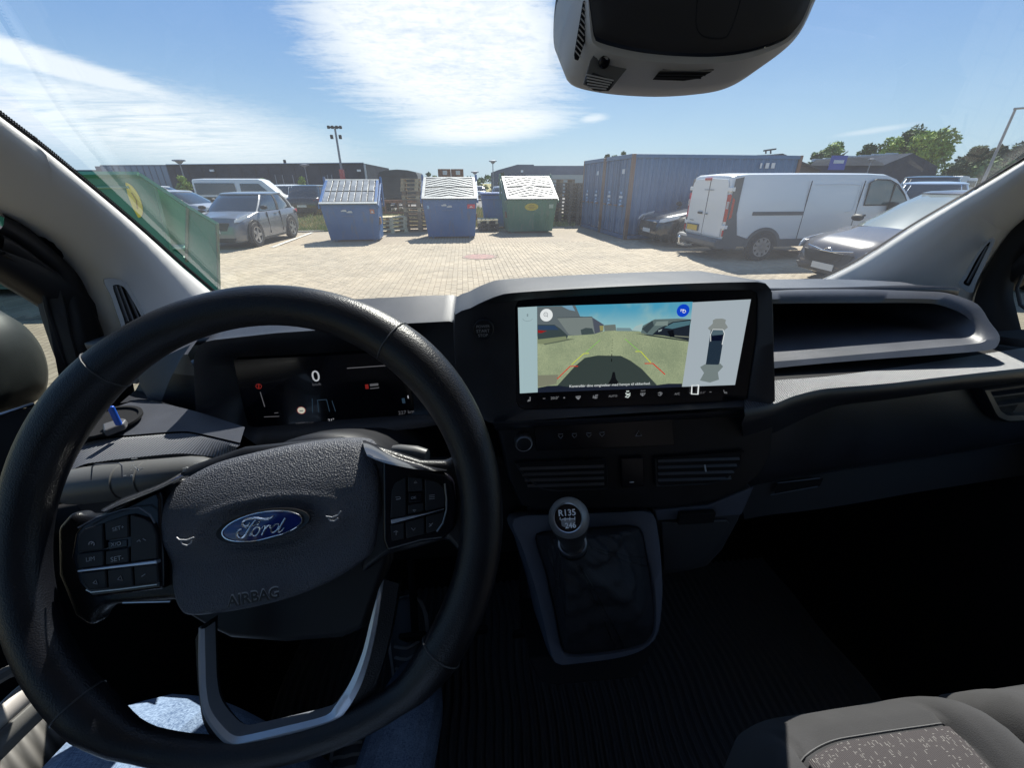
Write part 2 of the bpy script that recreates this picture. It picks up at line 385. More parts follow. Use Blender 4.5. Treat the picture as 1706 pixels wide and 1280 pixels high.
# pillar vents
def vent_on(outer, inner, slats, off, par, nm='pillar_vent'):
    """outer / inner = 3D closed outlines, slats = list of (a, b)"""
    f = G(); A = rs(cr(outer, 40, True), 40, True); B = rs(cr(inner, 40, True), 40, True)
    k0 = min(range(40), key=lambda i: (B[i]-A[0]).length); B = B[k0:]+B[:k0]
    f.loft([[a for a in A], [a+off for a in A], [b+off for b in B], [b-off*1.5 for b in B]], cap=False)
    o = f.obj(nm, M['vent_trim'], par, smooth=50)
    G().poly([b-off*.7 for b in B]).obj('vent_opening', M['matte'], o, smooth=0)
    for a, b in slats: G().tube([a+off*.3, b+off*.3], .0022, 6).obj('vent_slat', M['pillar_dark'], o)
vx = -.592
vo = [P(172, 465, X=vx), P(206, 468, X=vx), P(222, 490, X=vx), P(241, 526, X=vx), P(252, 552, X=vx), P(212, 560, X=vx), P(196, 528, X=vx), P(184, 493, X=vx)]
vi = [P(187, 475, X=vx), P(204, 477, X=vx), P(216, 494, X=vx), P(234, 526, X=vx), P(243, 548, X=vx), P(214, 552, X=vx), P(203, 525, X=vx), P(193, 497, X=vx)]
vent_on(vo, vi, [(P(198, 476, X=vx), P(226, 548, X=vx)), (P(208, 480, X=vx), P(234, 540, X=vx)), (P(191, 476, X=vx), P(212, 535, X=vx))], V((.004, -.004, 0)), pl_)
vx = 1.045
vo = [P(1657, 398, X=vx), P(1643, 402, X=vx), P(1624, 428, X=vx), P(1604, 462, X=vx), P(1597, 474, X=vx), P(1618, 488, X=vx), P(1626, 470, X=vx), P(1642, 436, X=vx)]
vi = [P(1650, 404, X=vx), P(1644, 406, X=vx), P(1627, 430, X=vx), P(1610, 462, X=vx), P(1604, 471, X=vx), P(1615, 477, X=vx), P(1620, 468, X=vx), P(1636, 434, X=vx)]
vent_on(vo, vi, [(P(1645, 410, X=vx), P(1612, 471, X=vx))], V((-.004, -.004, 0)), pr_)
# roof, header, rear wall, lower body
g = G(); g.box(e(XC, -.15, .60), (1.80, 1.0, .04)); g.box(e(XC, .30, .53), (1.7, .12, .05)); g.obj('roof_lining', M['roofl'], cabin, bevel=.015)
g = G(); g.box(e(XC, -.72, -.35), (1.86, .04, 1.95)); g.obj('bulkhead', M['lower_dark'], cabin, bevel=.01)
g = G(); g.box(e(XC, .32, -1.28), (1.80, 2.0, .05)); g.obj('floor', M['matte'], cabin, bevel=.01)
g = G(); g.prism([e(-.66, 1.30, -.39), e(1.12, 1.30, -.39), e(1.12, 1.07, -.33), e(-.66, 1.07, -.33)], (0, 0, -.05)); g.obj('scuttle', M['matte'], cabin)
g = G(); g.box(e(XC, 1.10, -.80), (1.86, .05, .98)); g.obj('firewall', M['matte'], cabin)
G().box(e(-.655, .70, -.82), (.02, .90, .86)).obj('kick_panel', M['matte'], cabin)  # matte black sheet added to darken the lit door side in the footwell
G().box(e(1.115, .70, -.82), (.02, .90, .86)).obj('kick_panel', M['matte'], cabin)
G().box(e(XC, 1.035, -.318), (1.84, .20, .02)).obj('scuttle_panel', M['matte'], cabin)  # plate added to stop sun leaking past the dash into the footwell
# bonnet and outer skin below the eye line: never in view from the seat, closes the shell
M['van_paint'] = mat('van_paint', (.20, .22, .25), .35, coat=.5)
g = G(); g.loft([[e(-.62, 1.14, -.36), e(1.08, 1.14, -.36)], [e(-.60, 1.60, -.55), e(1.06, 1.60, -.55)], [e(-.55, 1.85, -.75), e(1.0, 1.85, -.75)], [e(-.55, 1.9, -1.4), e(1.0, 1.9, -1.4)]], closed=False); g.obj('bonnet', M['van_paint'], cabin, solid=.01)
# doors
def door(side):
    sx_ = -1 if side < 0 else 1; X0 = -.70 if side < 0 else 1.16; nm = 'door'
    inn = -sx_
    g = G()
    g.box(e(X0, .26, -.86), (.06, 1.78, .92))                       # below the sill
    o = g.obj(nm, M['door'], cabin, bevel=.02)
    # window frame: upper rail follows the roof and the raked pillar
    fr = [e(X0+.02*inn, .93, -.40), e(X0+.015*inn, .74, -.13), e(X0+.02*inn, .45, .16), e(X0+.03*inn, .15, .38), e(X0+.035*inn, -.25, .46), e(X0+.03*inn, -.58, .44), e(X0, -.60, -.40)]
    G().tube(cr(fr, 50), .035, 8).obj('window_frame', M['door'], o, smooth=60)
    wp = [e(X0-.004*inn, .90, -.40), e(X0, .72, -.13), e(X0, .45, .15), e(X0, .15, .36), e(X0, -.25, .44), e(X0, -.58, .42), e(X0, -.60, -.40)]
    G().poly(wp).obj('window_glass', M['glass_side'], o, smooth=0)
    return o
def side_glass():
    m = bpy.data.materials.new('side_window_glass'); m.use_nodes = True; t = NT(m.node_tree); t.n.clear()
    lw = t.new('ShaderNodeLayerWeight'); lw.inputs[0].default_value = .5
    frv = t.m('ADD', .06, t.m('MULTIPLY', t.m('POWER', lw.outputs['Facing'], 5.0), .9), clamp=True)
    tr = t.new('ShaderNodeBsdfTransparent'); tr.inputs[0].default_value = (.62, .68, .66, 1)
    gl = t.new('ShaderNodeBsdfGlossy'); gl.inputs['Roughness'].default_value = 0.0
    m2 = t.new('ShaderNodeMixShader'); t.l.new(frv, m2.inputs[0]); t.l.new(tr.outputs[0], m2.inputs[1]); t.l.new(gl.outputs[0], m2.inputs[2])
    o = t.new('ShaderNodeOutputMaterial'); t.l.new(m2.outputs[0], o.inputs[0]); return m
M['glass_side'] = side_glass()
dl = door(-1); dr = door(1)
# left door surround: seal, inner frame with its two ridges, seen past the pillar
def sheet(curves, n=30, smooth_c=True): return [rs(cr(c, 60) if smooth_c else c, n) for c in curves]
sealc = [P(0, 335, X=-.615), P(60, 368, X=-.62), P(112, 404, X=-.625), P(150, 445, X=-.63), P(175, 495, X=-.635), P(196, 550, X=-.635), P(222, 640, X=-.64), P(240, 760, X=-.64)]
in1 = [P(0, 352, X=-.64), P(50, 380, X=-.645), P(100, 425, X=-.65), P(135, 462, X=-.655), P(160, 510, X=-.66), P(180, 570, X=-.66), P(200, 650, X=-.66), P(215, 760, X=-.66)]
in2 = [P(0, 385, X=-.64), P(40, 410, X=-.645), P(78, 440, X=-.65), P(97, 460, X=-.655), P(112, 510, X=-.66), P(124, 570, X=-.66), P(145, 650, X=-.66), P(165, 760, X=-.66)]
in3 = [P(0, 422, X=-.66), P(25, 438, X=-.665), P(52, 458, X=-.67), P(64, 475, X=-.675), P(74, 520, X=-.68), P(90, 570, X=-.68), P(104, 610, X=-.68), P(112, 640, X=-.68)]
in4 = [P(0, 430, X=-.69), P(22, 443, X=-.69), P(48, 462, X=-.69), P(60, 480, X=-.69), P(70, 522, X=-.69), P(85, 572, X=-.69), P(98, 612, X=-.69), P(104, 642, X=-.69)]
for a, b, nm in ((sealc, in1, 'door_seal'), (in1, in2, 'door_frame_inner'), (in2, in3, 'window_frame_inner')):
    A = rs(cr(a, 60), 34); B = rs(cr(b, 60), 34); nn = V((1, -.3, 0)).normalized()
    rings = [[p+nn*h for p in [A[i].lerp(B[i], f) for i in range(34)]] for f, h in ((0, -.01), (.12, .004), (.3, .008), (.7, .006), (.9, .001), (1, -.01))]
    G().loft(rings, closed=False).obj(nm, M['seal'] if nm == 'door_seal' else M['door'], dl, smooth=60)
q = cr(in3, 40); G().tube([p+V((.006, -.002, 0)) for p in q], .003, 6).obj('window_seal', M['seal'], dl)
# sail panel between window frame and dash
sp = [P(108, 470, X=-.665), P(125, 560, X=-.665), P(150, 650, X=-.665), P(166, 740, X=-.665), P(95, 740, X=-.675), P(100, 640, X=-.675), P(85, 560, X=-.675), P(70, 490, X=-.675)]
G().poly(sp).obj('sail_panel', M['door'], dl, smooth=0)
# bright sill line and the door card with arm rest (lower left of the picture)
G().tube([P(-20, 697, X=-.66), P(55, 673, X=-.66)], .0022, 6).obj('window_sill_strip', M['silver'], dl)
G().loft([[P(-60, 705, X=-.67), P(60, 676, X=-.67), P(75, 700, X=-.665), P(150, 752, X=-.66)], [P(-60, 1000, X=-.63), P(0, 990, X=-.63), P(60, 980, X=-.62), P(130, 960, X=-.62)]], closed=False).obj('door_card', M['door'], dl)
xa = -.44
arm = [P(-60, 1165, X=xa), P(0, 1128, X=xa), P(25, 1116, X=xa), P(52, 1110, X=xa)]
G().tube([p for p in cr(arm, 12)], .006, 8).obj('door_pull', M['door_grey'], dl)
a0 = [P(-60, 1235, X=xa), P(-20, 1195, X=xa), P(20, 1155, X=xa), P(52, 1128, X=xa)]
a1 = [P(-60, 1275, X=xa+.008), P(-10, 1225, X=xa+.008), P(30, 1190, X=xa+.008), P(72, 1152, X=xa+.008)]
a2 = [P(-60, 1320, X=xa+.004), P(0, 1262, X=xa+.004), P(40, 1222, X=xa+.004), P(95, 1170, X=xa+.004)]
a3 = [P(-60, 1420, X=xa+.01), P(40, 1380, X=xa+.01), P(100, 1290, X=xa+.01), P(150, 1220, X=xa+.01)]
G().loft([rs(cr(c, 16), 12) for c in (a0, a1)], closed=False).obj('armrest_edge', mat('armrest_pale', (.42, .39, .37), .5), dl, solid=.004)
G().loft([rs(cr(c, 16), 12) for c in (a1, a2)], closed=False).obj('armrest_side', M['door_grey'], dl, solid=.004)
G().loft([rs(cr(c, 16), 12) for c in (a2, a3)], closed=False).obj('door_pocket', M['ribs_door'], dl, solid=.004)
# right door surround
rc1 = [P(1760, 330, X=1.085), P(1706, 360, X=1.085), P(1676, 390, X=1.09), P(1650, 430, X=1.09), P(1630, 468, X=1.09), P(1618, 505, X=1.09), P(1612, 560, X=1.09), P(1610, 620, X=1.09)]
rc2 = [P(1800, 380, X=1.12), P(1740, 400, X=1.12), P(1706, 432, X=1.12), P(1690, 460, X=1.12), P(1684, 490, X=1.12), P(1690, 520, X=1.12), P(1700, 560, X=1.12), P(1715, 620, X=1.12)]
A = rs(cr(rc1, 60), 30); B = rs(cr(rc2, 60), 30); nn = V((-1, -.3, 0)).normalized()
G().loft([[A[i].lerp(B[i], f)+nn*h for i in range(30)] for f, h in ((0, -.01), (.1, .006), (.25, .002), (.5, .006), (.8, .004), (1, -.01))], closed=False).obj('door_seal', M['seal'], dr, smooth=60)
G().tube([P(1745, 445, X=1.115), P(1706, 455, X=1.115), P(1694, 480, X=1.115), P(1700, 508, X=1.115), P(1745, 540, X=1.115)], .003, 6).obj('window_frame_inner', M['door'], dr)
# outside mirror seen through the left window
mir = thing('door_mirror', P(30, 640, X=-.98), 'dark rounded outside mirror behind the left door window', 'mirror')
mo = [P(-90, 560, X=-.86), P(-40, 515, X=-.86), P(0, 517, X=-.86), P(35, 545, X=-.86), P(58, 580, X=-.86), P(68, 620, X=-.86), P(64, 655, X=-.86), P(52, 672, X=-.86), P(0, 700, X=-.86), P(-90, 720, X=-.86)]
R0 = rs(cr(mo, 40, True), 40, True); cc = sum(R0, V((0, 0, 0)))/40
G().loft([[cc+(p-cc)*s+V((dx, 0, 0)) for p in R0] for s, dx in ((.3, .05), (.6, .043), (.85, .026), (1, 0), (.97, -.06), (.7, -.12), (.3, -.14))]).obj('mirror_housing', M['smooth_o'] if 'smooth_o' in M else mat('mirror_black', (.03, .034, .034), .55), mir, smooth=60)
G().tube([cc+V((.0, .02, -.1)), cc+V((.16, .03, -.16))], .02, 8).obj('mirror_arm', M['matte'], mir)

# ---------------------------------------------------------------- dashboard
dash = thing('dashboard', e(XC, .75, -.35), 'black van dashboard with digital cluster, wide touchscreen and open tray on the right', 'dashboard')
def strip(curves, name, m, par, n=40, solid=0.0, smooth=50, bevel=0):
    return G().loft([rs(cr(c, 80) if len(c) > 2 else c, n) for c in curves], closed=False).obj(name, m, par, smooth=smooth, solid=solid, bevel=bevel, recalc=False)
# big top pad reaching forward to the windscreen, left part (behind the cluster) and right part
rear = [e(-.60, .99, -.262), e(-.3, 1.03, -.276), e(.0, 1.06, -.280), e(.23, 1.07, -.262), e(.45, 1.06, -.252), e(.7, 1.05, -.250), e(1.03, .99, -.25)]
midc = [e(-.62, .86, -.250), e(-.3, .86, -.250), e(.0, .84, -.245), e(.14, .80, -.215), e(.45, .80, -.200), e(.8, .80, -.200), e(1.0, .86, -.222)]
frc = [e(-.62, .70, -.245), e(-.40, .68, -.235), e(-.10, .66, -.22), e(.0, .60, -.19), e(.10, .57, -.155), e(.40, .57, -.145), e(.50, .66, -.175), e(.85, .66, -.180), e(.93, .70, -.200), e(.97, .78, -.215)]
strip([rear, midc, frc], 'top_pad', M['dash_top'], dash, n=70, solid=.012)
# vents slot line along the windscreen base (its reflection shows in the glass)
g = G()
for i in range(17):
    x = .18+i*.021; g.box(e(x, .955, -.2085-.002), (.011, .045, .012))
g.obj('demister_slots', M['matte'], dash)
ch_ = G().lathe(e(.93, .945, -.232), [(.066, 0), (.066, .004), (.060, .005), (.057, .002), (.036, .001), (.034, .004), (.032, .001), (.0001, .001)], 40).obj('cup_holder', M['matte'], dash)
# ---- instrument cluster: hooded housing
CN = V((math.sin(math.radians(8))*1.0, -math.cos(math.radians(8))*1.0, .105)).normalized(); CP = (V((-.225, .565, -.27)), CN)
def C(px, py, o=0.0): return P(px, py, pl=(CP[0]+CN*o, CN))
o_out = [(325, 600), (327, 585), (336, 571), (352, 566), (460, 554), (580, 546), (680, 538), (756, 534), (775, 560), (770, 640), (765, 700), (700, 712), (560, 725), (430, 741), (405, 722), (370, 700), (329, 690), (326, 640)]
s_out = [(384, 606), (388, 600), (520, 594), (664, 585.5), (676, 588), (679, 600), (686, 660), (690, 690), (684, 697), (560, 706), (418, 719), (408, 716), (404, 700), (392, 640)]
O = rs([C(*q, .006) for q in o_out], 90, True); S = rs([C(*q, .0) for q in s_out], 90, True)
k0 = min(range(90), key=lambda i: (S[i]-O[0]).length); S = S[k0:]+S[:k0]
g = G(); back = V((0, .10, .012))
g.loft([[p+back+(p-C(530, 650)).normalized()*.004 for p in O], [p+V((0, .012, .0)) for p in O], [p-CN*-.004 for p in O], [p.lerp(q, .04)+CN*.004 for p, q in zip(O, S)], [p.lerp(q, .94)-CN*.012 for p, q in zip(O, S)], [q-CN*.016 for q in S]], cap=False)
clu = g.obj('instrument_cluster', M['dash'], dash, smooth=50)
G().poly([C(*q, -.014) for q in s_out]).obj('cluster_display', mat('display_glass', (.006, .006, .010), .18, coat=.3), clu, smooth=0)
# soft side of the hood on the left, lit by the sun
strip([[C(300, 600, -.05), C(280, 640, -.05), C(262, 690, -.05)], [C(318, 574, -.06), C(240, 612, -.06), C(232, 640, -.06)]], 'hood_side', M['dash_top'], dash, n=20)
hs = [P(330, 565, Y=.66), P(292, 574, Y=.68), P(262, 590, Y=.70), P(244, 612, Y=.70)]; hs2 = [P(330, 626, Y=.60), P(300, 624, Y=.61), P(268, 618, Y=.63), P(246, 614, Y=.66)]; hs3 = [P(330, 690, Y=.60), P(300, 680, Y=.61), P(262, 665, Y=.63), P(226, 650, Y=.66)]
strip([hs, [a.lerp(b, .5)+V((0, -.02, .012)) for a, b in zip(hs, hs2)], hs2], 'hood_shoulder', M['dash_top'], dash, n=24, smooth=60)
strip([hs2, hs3], 'hood_lower_side', M['dash'], dash, n=24)
# cluster graphics
disp = {k: emat('display_'+k, c, s) for k, c, s in (('white', (.75, .78, .85), .26), ('dim', (.5, .52, .6), .07), ('red', (.8, .06, .05), .09), ('blue', (.25, .5, .8), .035), ('cream', (.85, .85, .7), .26), ('line', (.5, .5, .55), .08), ('green', (.5, .7, .4), .14))}
def ctext(s, a, b, m): return text('readout', s, C(*a, -.0135), C(*b, -.0135), CN, disp[m], clu, lift=.0003)
ctext('0', (521, 636), (534, 635), 'white'); ctext('km/h', (521, 643), (535, 642), 'dim')
ctext('33979.3 km', (493, 708), (523, 706), 'dim'); ctext('21°', (547, 703), (557, 702), 'white'); ctext('227 km', (664, 691), (690, 688), 'dim')
def cpoly(name, pts, m, par=None, lift=-.0133): return G().poly([C(*q, lift) for q in pts]).obj(name, disp[m], par or clu, smooth=0)
cpoly('header_line', [(578, 614.6), (651, 609.5), (651, 608), (578, 613)], 'line')
G().poly(disc(C(502, 684, -.0133), CN, .0062)).obj('speed_limit_icon', disp['red'], clu, smooth=0)
G().poly(disc(C(502, 684, -.013), CN, .0052)).obj('speed_limit_face', disp['cream'], clu, smooth=0)
cpoly('speed_limit_mark', [(499, 684.5), (505, 684), (505, 685.4), (499, 686)], 'dim', lift=-.0128)
g = G()
for a, b in (((529, 667), (531, 687)), ((529, 667), (544, 666)), ((544, 666), (549, 686)), ((520, 664), (521, 688)), ((553, 668), (559, 686))): g.tube([C(*a, -.013), C(*b, -.013)], .0005, 4)
g.obj('lane_assist_icon', disp['blue'], clu, smooth=0)
g = G()
for k_, (x, y) in enumerate(((431, 644), (641, 600))):
    r = .0036; g.tube(disc(C(x, y, -.013), CN, r, 14), .0005, 4, closed=True)
g.tube([C(641, 598.5, -.013), C(641, 601.5, -.013)], .0005, 4); g.tube([C(431, 641, -.013), C(431, 647, -.013)], .0009, 4)
tag(g.obj('warning_icon', disp['red'], clu, smooth=0), kind='stuff')
cpoly('alert_red_icon', [(608, 641), (613.5, 640.5), (614.5, 648), (609, 648.5)], 'red'); cpoly('alert_white_bar', [(616, 640), (630, 638.7), (630.5, 642.6), (616.5, 644)], 'line'); cpoly('alert_white_line', [(616.5, 647), (631.5, 645.4), (631.7, 646.8), (616.7, 648.4)], 'line')
cpoly('fuel_bar', [(669, 664), (674, 663.5), (675.5, 672), (670.5, 672.5)], 'blue'); cpoly('fuel_pump_icon', [(678.8, 659.5), (680.4, 659.3), (681, 664), (679.4, 664)], 'white')
g = G(); g.tube([C(433.5, 653.5, -.013), C(441, 678, -.013)], .0006, 4); g.tube([C(457, 688.5, -.013), C(463.5, 688, -.013)], .0005, 4); g.tube([C(440, 695, -.013), C(465, 694, -.013)], .0005, 4); g.obj('gauge_needle', disp['line'], clu, smooth=0)
# ---- centre housing around the touchscreen (screen plane nearly frontal)
SN = V((-.065, -1, .10)).normalized(); SP = V((.205, .474, -.19))
def S_(px, py, o=0.0): return P(px, py, pl=(SP+SN*o, SN))
fr_o = [(757, 523), (775, 516), (800, 503), (830, 491), (862, 486), (1000, 477.5), (1150, 471), (1255, 468.5), (1272, 470), (1282, 478), (1286, 500), (1288, 580), (1290, 660), (1286, 672), (1250, 676), (1050, 688), (850, 703), (822, 706), (796, 690), (765, 640), (757, 590)]
fr_i = [(858, 512), (864, 500), (1000, 492), (1150, 485), (1258, 483.5), (1264, 490), (1262, 560), (1250, 640), (1246, 668), (1100, 676), (870, 684), (860, 676)]
O = rs(cr([S_(*q, .004) for q in fr_o], 160, True), 100, True); I = rs([S_(*q, -.002) for q in fr_i], 100, True)
k0 = min(range(100), key=lambda i: (I[i]-O[0]).length); I = I[k0:]+I[:k0]
cen = sum(O, V((0, 0, 0)))/100
g = G(); g.loft([[p+V((0, .13, -.012)) for p in O], [p+V((0, .012, 0)) for p in O], [p.lerp(cen, .006)+SN*.003 for p in O], [p.lerp(q, .12)+SN*.004 for p, q in zip(O, I)], [p.lerp(q, .9)+SN*.001 for p, q in zip(O, I)], I, [q-SN*.008 for q in I]], cap=False)
hous = g.obj('screen_housing', M['dash'], dash, smooth=40)
# start button
bc = S_(806, 548, .0045)
G().lathe(bc, [(.0125, -.002), (.0125, .0035), (.0115, .0045), (.0108, .0035), (0.0001, .0038)], 28, M=SN.to_track_quat('Z', 'Y').to_matrix()).obj('start_button', M['smooth'], hous)
for s, y in (('POWER', 546), ('START', 554), ('STOP', 561)):
    hw = 11 if s != 'STOP' else 8; text('button_print', s, S_(805-hw, y+.5, .0085), S_(805+hw, y-.5, .0085), SN, M['icon_dim'], hous)
# the touchscreen itself
scr = G().poly([S_(*q, -.004) for q in [(852, 494), (1272, 476), (1269, 560), (1256, 676), (852, 692)]]).obj('touchscreen', M['gloss'], dash, smooth=0)
def E4(n_, c, s=1.0): return emat('screen_'+n_, c, s)
def spoly(name, pts, m, o=.0006): return G().poly([S_(*q, -.004+o) for q in pts]).obj(name, m, scr, smooth=0)
def zz(*pts): return [(860+x/5.687, 490+y/5.687) for x, y in pts]         # points read off an enlargement of the screen
def z2(*pts): return [(1080+x/7.111, 490+y/7.111) for x, y in pts]
c_ = lambda r, g_, b: tuple(((v/255)**2.2)*.44 for v in (r, g_, b))
sm = lambda k, col: emat('screen_'+k, c_(*col), 1.0)
spoly('left_menu_panel', zz((16, 128), (197, 118), (204, 932), (35, 942)), sm('menu', (165, 190, 195)))
# camera picture: sky (gradient), ground (grainy), building, cars
def skypix():
    m = sm('sky', (85, 165, 190)); t = NT(m.node_tree); b = t.n['Principled BSDF']; c = t.new('ShaderNodeTexCoord').outputs['Object']
    s = t.new('ShaderNodeSeparateXYZ'); t.l.new(c, s.inputs[0]); f = t.ss(s.outputs[2], H-.175, H-.135); cl = t.ss(t.noise(c, 22, 3), .5, .75)
    a = t.mix(f, (*c_(160, 200, 200), 1), (*c_(75, 158, 190), 1)); t.l.new(t.mix(t.m('MULTIPLY', cl, .6), a, (*c_(165, 195, 185), 1)), b.inputs['Emission Color']); return m
def groundpix():
    m = sm('ground', (150, 160, 130)); t = NT(m.node_tree); b = t.n['Principled BSDF']; c = t.new('ShaderNodeTexCoord').outputs['Object']
    n1 = t.noise(c, 900, 2, .7); n2 = t.noise(c, 30, 3); f = t.m('ADD', t.m('MULTIPLY', n1, .6), t.m('MULTIPLY', n2, .4))
    t.l.new(t.mix(t.ss(f, .35, .65), (*c_(132, 145, 118), 1), (*c_(165, 176, 140), 1)), b.inputs['Emission Color']); return m
spoly('camera_sky', zz((197, 118), (1672, 73), (1650, 340), (200, 400)), skypix(), .0006)
spoly('camera_ground', zz((200, 395), (560, 380), (820, 352), (960, 345), (1160, 352), (1400, 392), (1636, 440), (1572, 880), (204, 890)), groundpix(), .0009)
spoly('camera_building', zz((198, 120), (560, 108), (605, 212), (720, 220), (830, 290), (820, 352), (740, 380), (560, 392), (200, 400)), sm('building', (98, 108, 112)), .0011)
spoly('camera_building_front', zz((385, 225), (715, 220), (745, 375), (560, 392), (500, 385)), sm('building_front', (122, 132, 130)), .0013)
spoly('camera_roof_window', zz((430, 115), (530, 108), (560, 162), (500, 150)), sm('roof_window', (120, 160, 185)), .0013)
spoly('camera_far_shed', zz((830, 295), (940, 288), (948, 345), (835, 352)), sm('shed', (110, 120, 115)), .0011)
spoly('camera_far_cars', zz((950, 320), (1080, 322), (1100, 345), (1160, 352), (950, 350)), sm('far_cars', (120, 145, 150)), .0011)
spoly('camera_car_left', zz((200, 290), (360, 290), (420, 330), (490, 395), (480, 430), (250, 475), (205, 470)), sm('car_left', (62, 74, 76)), .0015)
spoly('camera_car_left_window', zz((205, 298), (365, 298), (405, 340), (208, 340)), sm('car_glass', (52, 72, 98)), .0017)
spoly('camera_car_left_lamp', zz((204, 342), (290, 350), (240, 370), (205, 368)), sm('lamp', (150, 40, 40)), .0018)
spoly('camera_car_left_bumper', zz((204, 430), (470, 400), (480, 430), (250, 475), (206, 472)), sm('bumper', (130, 140, 110)), .0017)
spoly('camera_car_mid', zz((610, 340), (660, 320), (720, 325), (740, 378), (620, 388)), sm('car_mid', (70, 82, 84)), .0015)
spoly('camera_van_right', zz((1180, 370), (1200, 300), (1310, 240), (1540, 232), (1660, 240), (1640, 330), (1400, 360), (1290, 392)), sm('van_right', (95, 112, 112)), .0013)
spoly('camera_car_right', zz((1290, 385), (1350, 330), (1480, 265), (1652, 240), (1636, 440), (1400, 395)), sm('car_right', (35, 42, 52)), .0015)
spoly('camera_car_right_glass', zz((1400, 320), (1490, 272), (1650, 252), (1645, 292), (1480, 330)), sm('car_right_glass', (80, 115, 125)), .0017)
spoly('camera_car_white', zz((1095, 345), (1130, 305), (1200, 280), (1185, 350)), sm('car_white', (165, 190, 190)), .0012)
spoly('camera_car_right_lamp', zz((1345, 345), (1385, 330), (1375, 350), (1348, 360)), sm('lamp_pale', (150, 165, 165)), .0018)
spoly('camera_car_right_wheel', zz((1430, 350), (1490, 340), (1500, 400), (1460, 410)), sm('wheel_dark', (18, 20, 26)), .0018)
spoly('camera_car_right_sill', zz((1500, 392), (1636, 402), (1636, 414), (1500, 402)), sm('sill_pale', (120, 125, 110)), .0018)
spoly('camera_van_right_panel', zz((1330, 262), (1440, 256), (1435, 300), (1310, 300)), sm('panel_pale', (125, 142, 138)), .0016)
spoly('camera_van_right_front', zz((1190, 330), (1290, 250), (1305, 300), (1240, 372)), sm('van_front', (60, 72, 76)), .0016)
spoly('camera_building_side', zz((725, 225), (830, 290), (820, 352), (745, 375)), sm('building_side', (82, 88, 100)), .0014)
spoly('camera_building_fence', zz((790, 300), (828, 300), (828, 345), (795, 352)), sm('fence', (150, 145, 95)), .0016)
spoly('camera_roof_line', zz((385, 222), (720, 213), (722, 219), (388, 228)), sm('roof_line', (70, 78, 82)), .0016)
spoly('camera_car_shadow', zz((250, 470), (490, 425), (560, 425), (440, 450), (270, 482)), sm('car_shadow', (95, 105, 90)), .0014)
spoly('camera_right_shadow', zz((1130, 372), (1290, 388), (1636, 440), (1636, 452), (1260, 398)), sm('right_shadow', (60, 68, 66)), .0014)
spoly('camera_gravel', zz((205, 770), (400, 765), (380, 850), (300, 870), (206, 882)), sm('gravel', (128, 130, 112)), .0012)
spoly('camera_own_shadow', zz((380, 880), (470, 780), (560, 680), (650, 605), (770, 583), (990, 586), (1080, 630), (1190, 710), (1330, 860), (1330, 885)), sm('shadow', (58, 68, 66)), .0013)
spoly('camera_bumper', zz((204, 890), (300, 872), (400, 868), (480, 880), (900, 868), (1300, 868), (1440, 850), (1572, 850), (1570, 882), (205, 935)), sm('own_bumper', (32, 38, 52)), .0015)
spoly('camera_tow_ball', zz((915, 740), (935, 740), (945, 800), (975, 850), (870, 856), (900, 800)), sm('tow_ball', (20, 22, 26)), .0017)
def sline(name, pts, m, wpx=1.0, o=.002):
    g = G(); q = [S_(*p, -.004+o) for p in zz(*pts)]; g.tube(q, .00042*wpx, 4); return g.obj(name, m, scr, smooth=0)
yel = sm('yellow', (205, 215, 50)); red = sm('red', (205, 50, 30)); grn = sm('green', (130, 200, 70)); blk = sm('black', (20, 24, 22)); wht = sm('white', (235, 240, 240)); sdim = sm('dim', (110, 115, 120))
sline('guide_line_green', ((795, 435), (660, 555)), grn, .8); sline('guide_line_green', ((1030, 425), (1165, 540)), grn, .8)
sline('guide_line_yellow', ((690, 562), (640, 565), (525, 670)), yel, 1.2); sline('guide_line_yellow', ((1130, 545), (1180, 545), (1275, 650)), yel, 1.2)
sline('guide_line_red', ((585, 684), (510, 686), (388, 805)), red, 1.6); sline('guide_line_red', ((1218, 659), (1295, 659), (1410, 762)), red, 1.6)
for a, b, w_ in ((430, 445, .5), (460, 470, .5), (480, 492, .6), (508, 517, .7), (535, 545, .9), (570, 588, 1.3), (615, 642, 1.5)): sline('guide_line_centre', ((911-(a-430)*.035, a), (911-(b-430)*.035, b)), blk, w_)
text('warning_text', 'Kontrollér dine omgivelser med hensyn til sikkerhed.', S_(*zz((505, 886))[0], -.0018), S_(*zz((1270, 858))[0], -.0018), SN, wht, scr, lift=.0002)
G().poly(disc(S_(*zz((286, 200))[0], -.0022), SN, .0078)).obj('zoom_icon', wht, scr, smooth=0)
g = G(); g.tube(disc(S_(*zz((280, 193))[0], -.0018), SN, .0024, 14), .0003, 4, closed=True); g.tube([S_(*zz((290, 205))[0], -.0018), S_(*zz((300, 217))[0], -.0018)], .0004, 4); g.tube([S_(*zz((272, 195))[0], -.0018), S_(*zz((288, 193))[0], -.0018)], .0003, 4); g.obj('zoom_icon_glyph', sdim, scr, smooth=0)
G().poly(disc(S_(*zz((1581, 157))[0], -.0022), SN, .0080)).obj('parking_assist_icon', sm('icon_blue', (18, 70, 205)), scr, smooth=0)
g = G(); g.tube(disc(S_(*zz((1592, 165))[0], -.0018), SN, .0018, 12), .0004, 4, closed=True); g.tube([S_(*q, -.0018) for q in zz((1560, 165), (1562, 145), (1575, 150), (1590, 148))], .0005, 4); g.obj('parking_assist_glyph', wht, scr, smooth=0)
g = G(); g.box(S_(*zz((107, 200))[0], -.0022), (.0018, .0004, .0034)); g.tube([S_(*q, -.0018) for q in zz((60, 235), (80, 252), (107, 257), (135, 252), (155, 235))], .0003, 4); g.obj('menu_icon', sm('menu_glyph', (130, 150, 155)), scr, smooth=0)
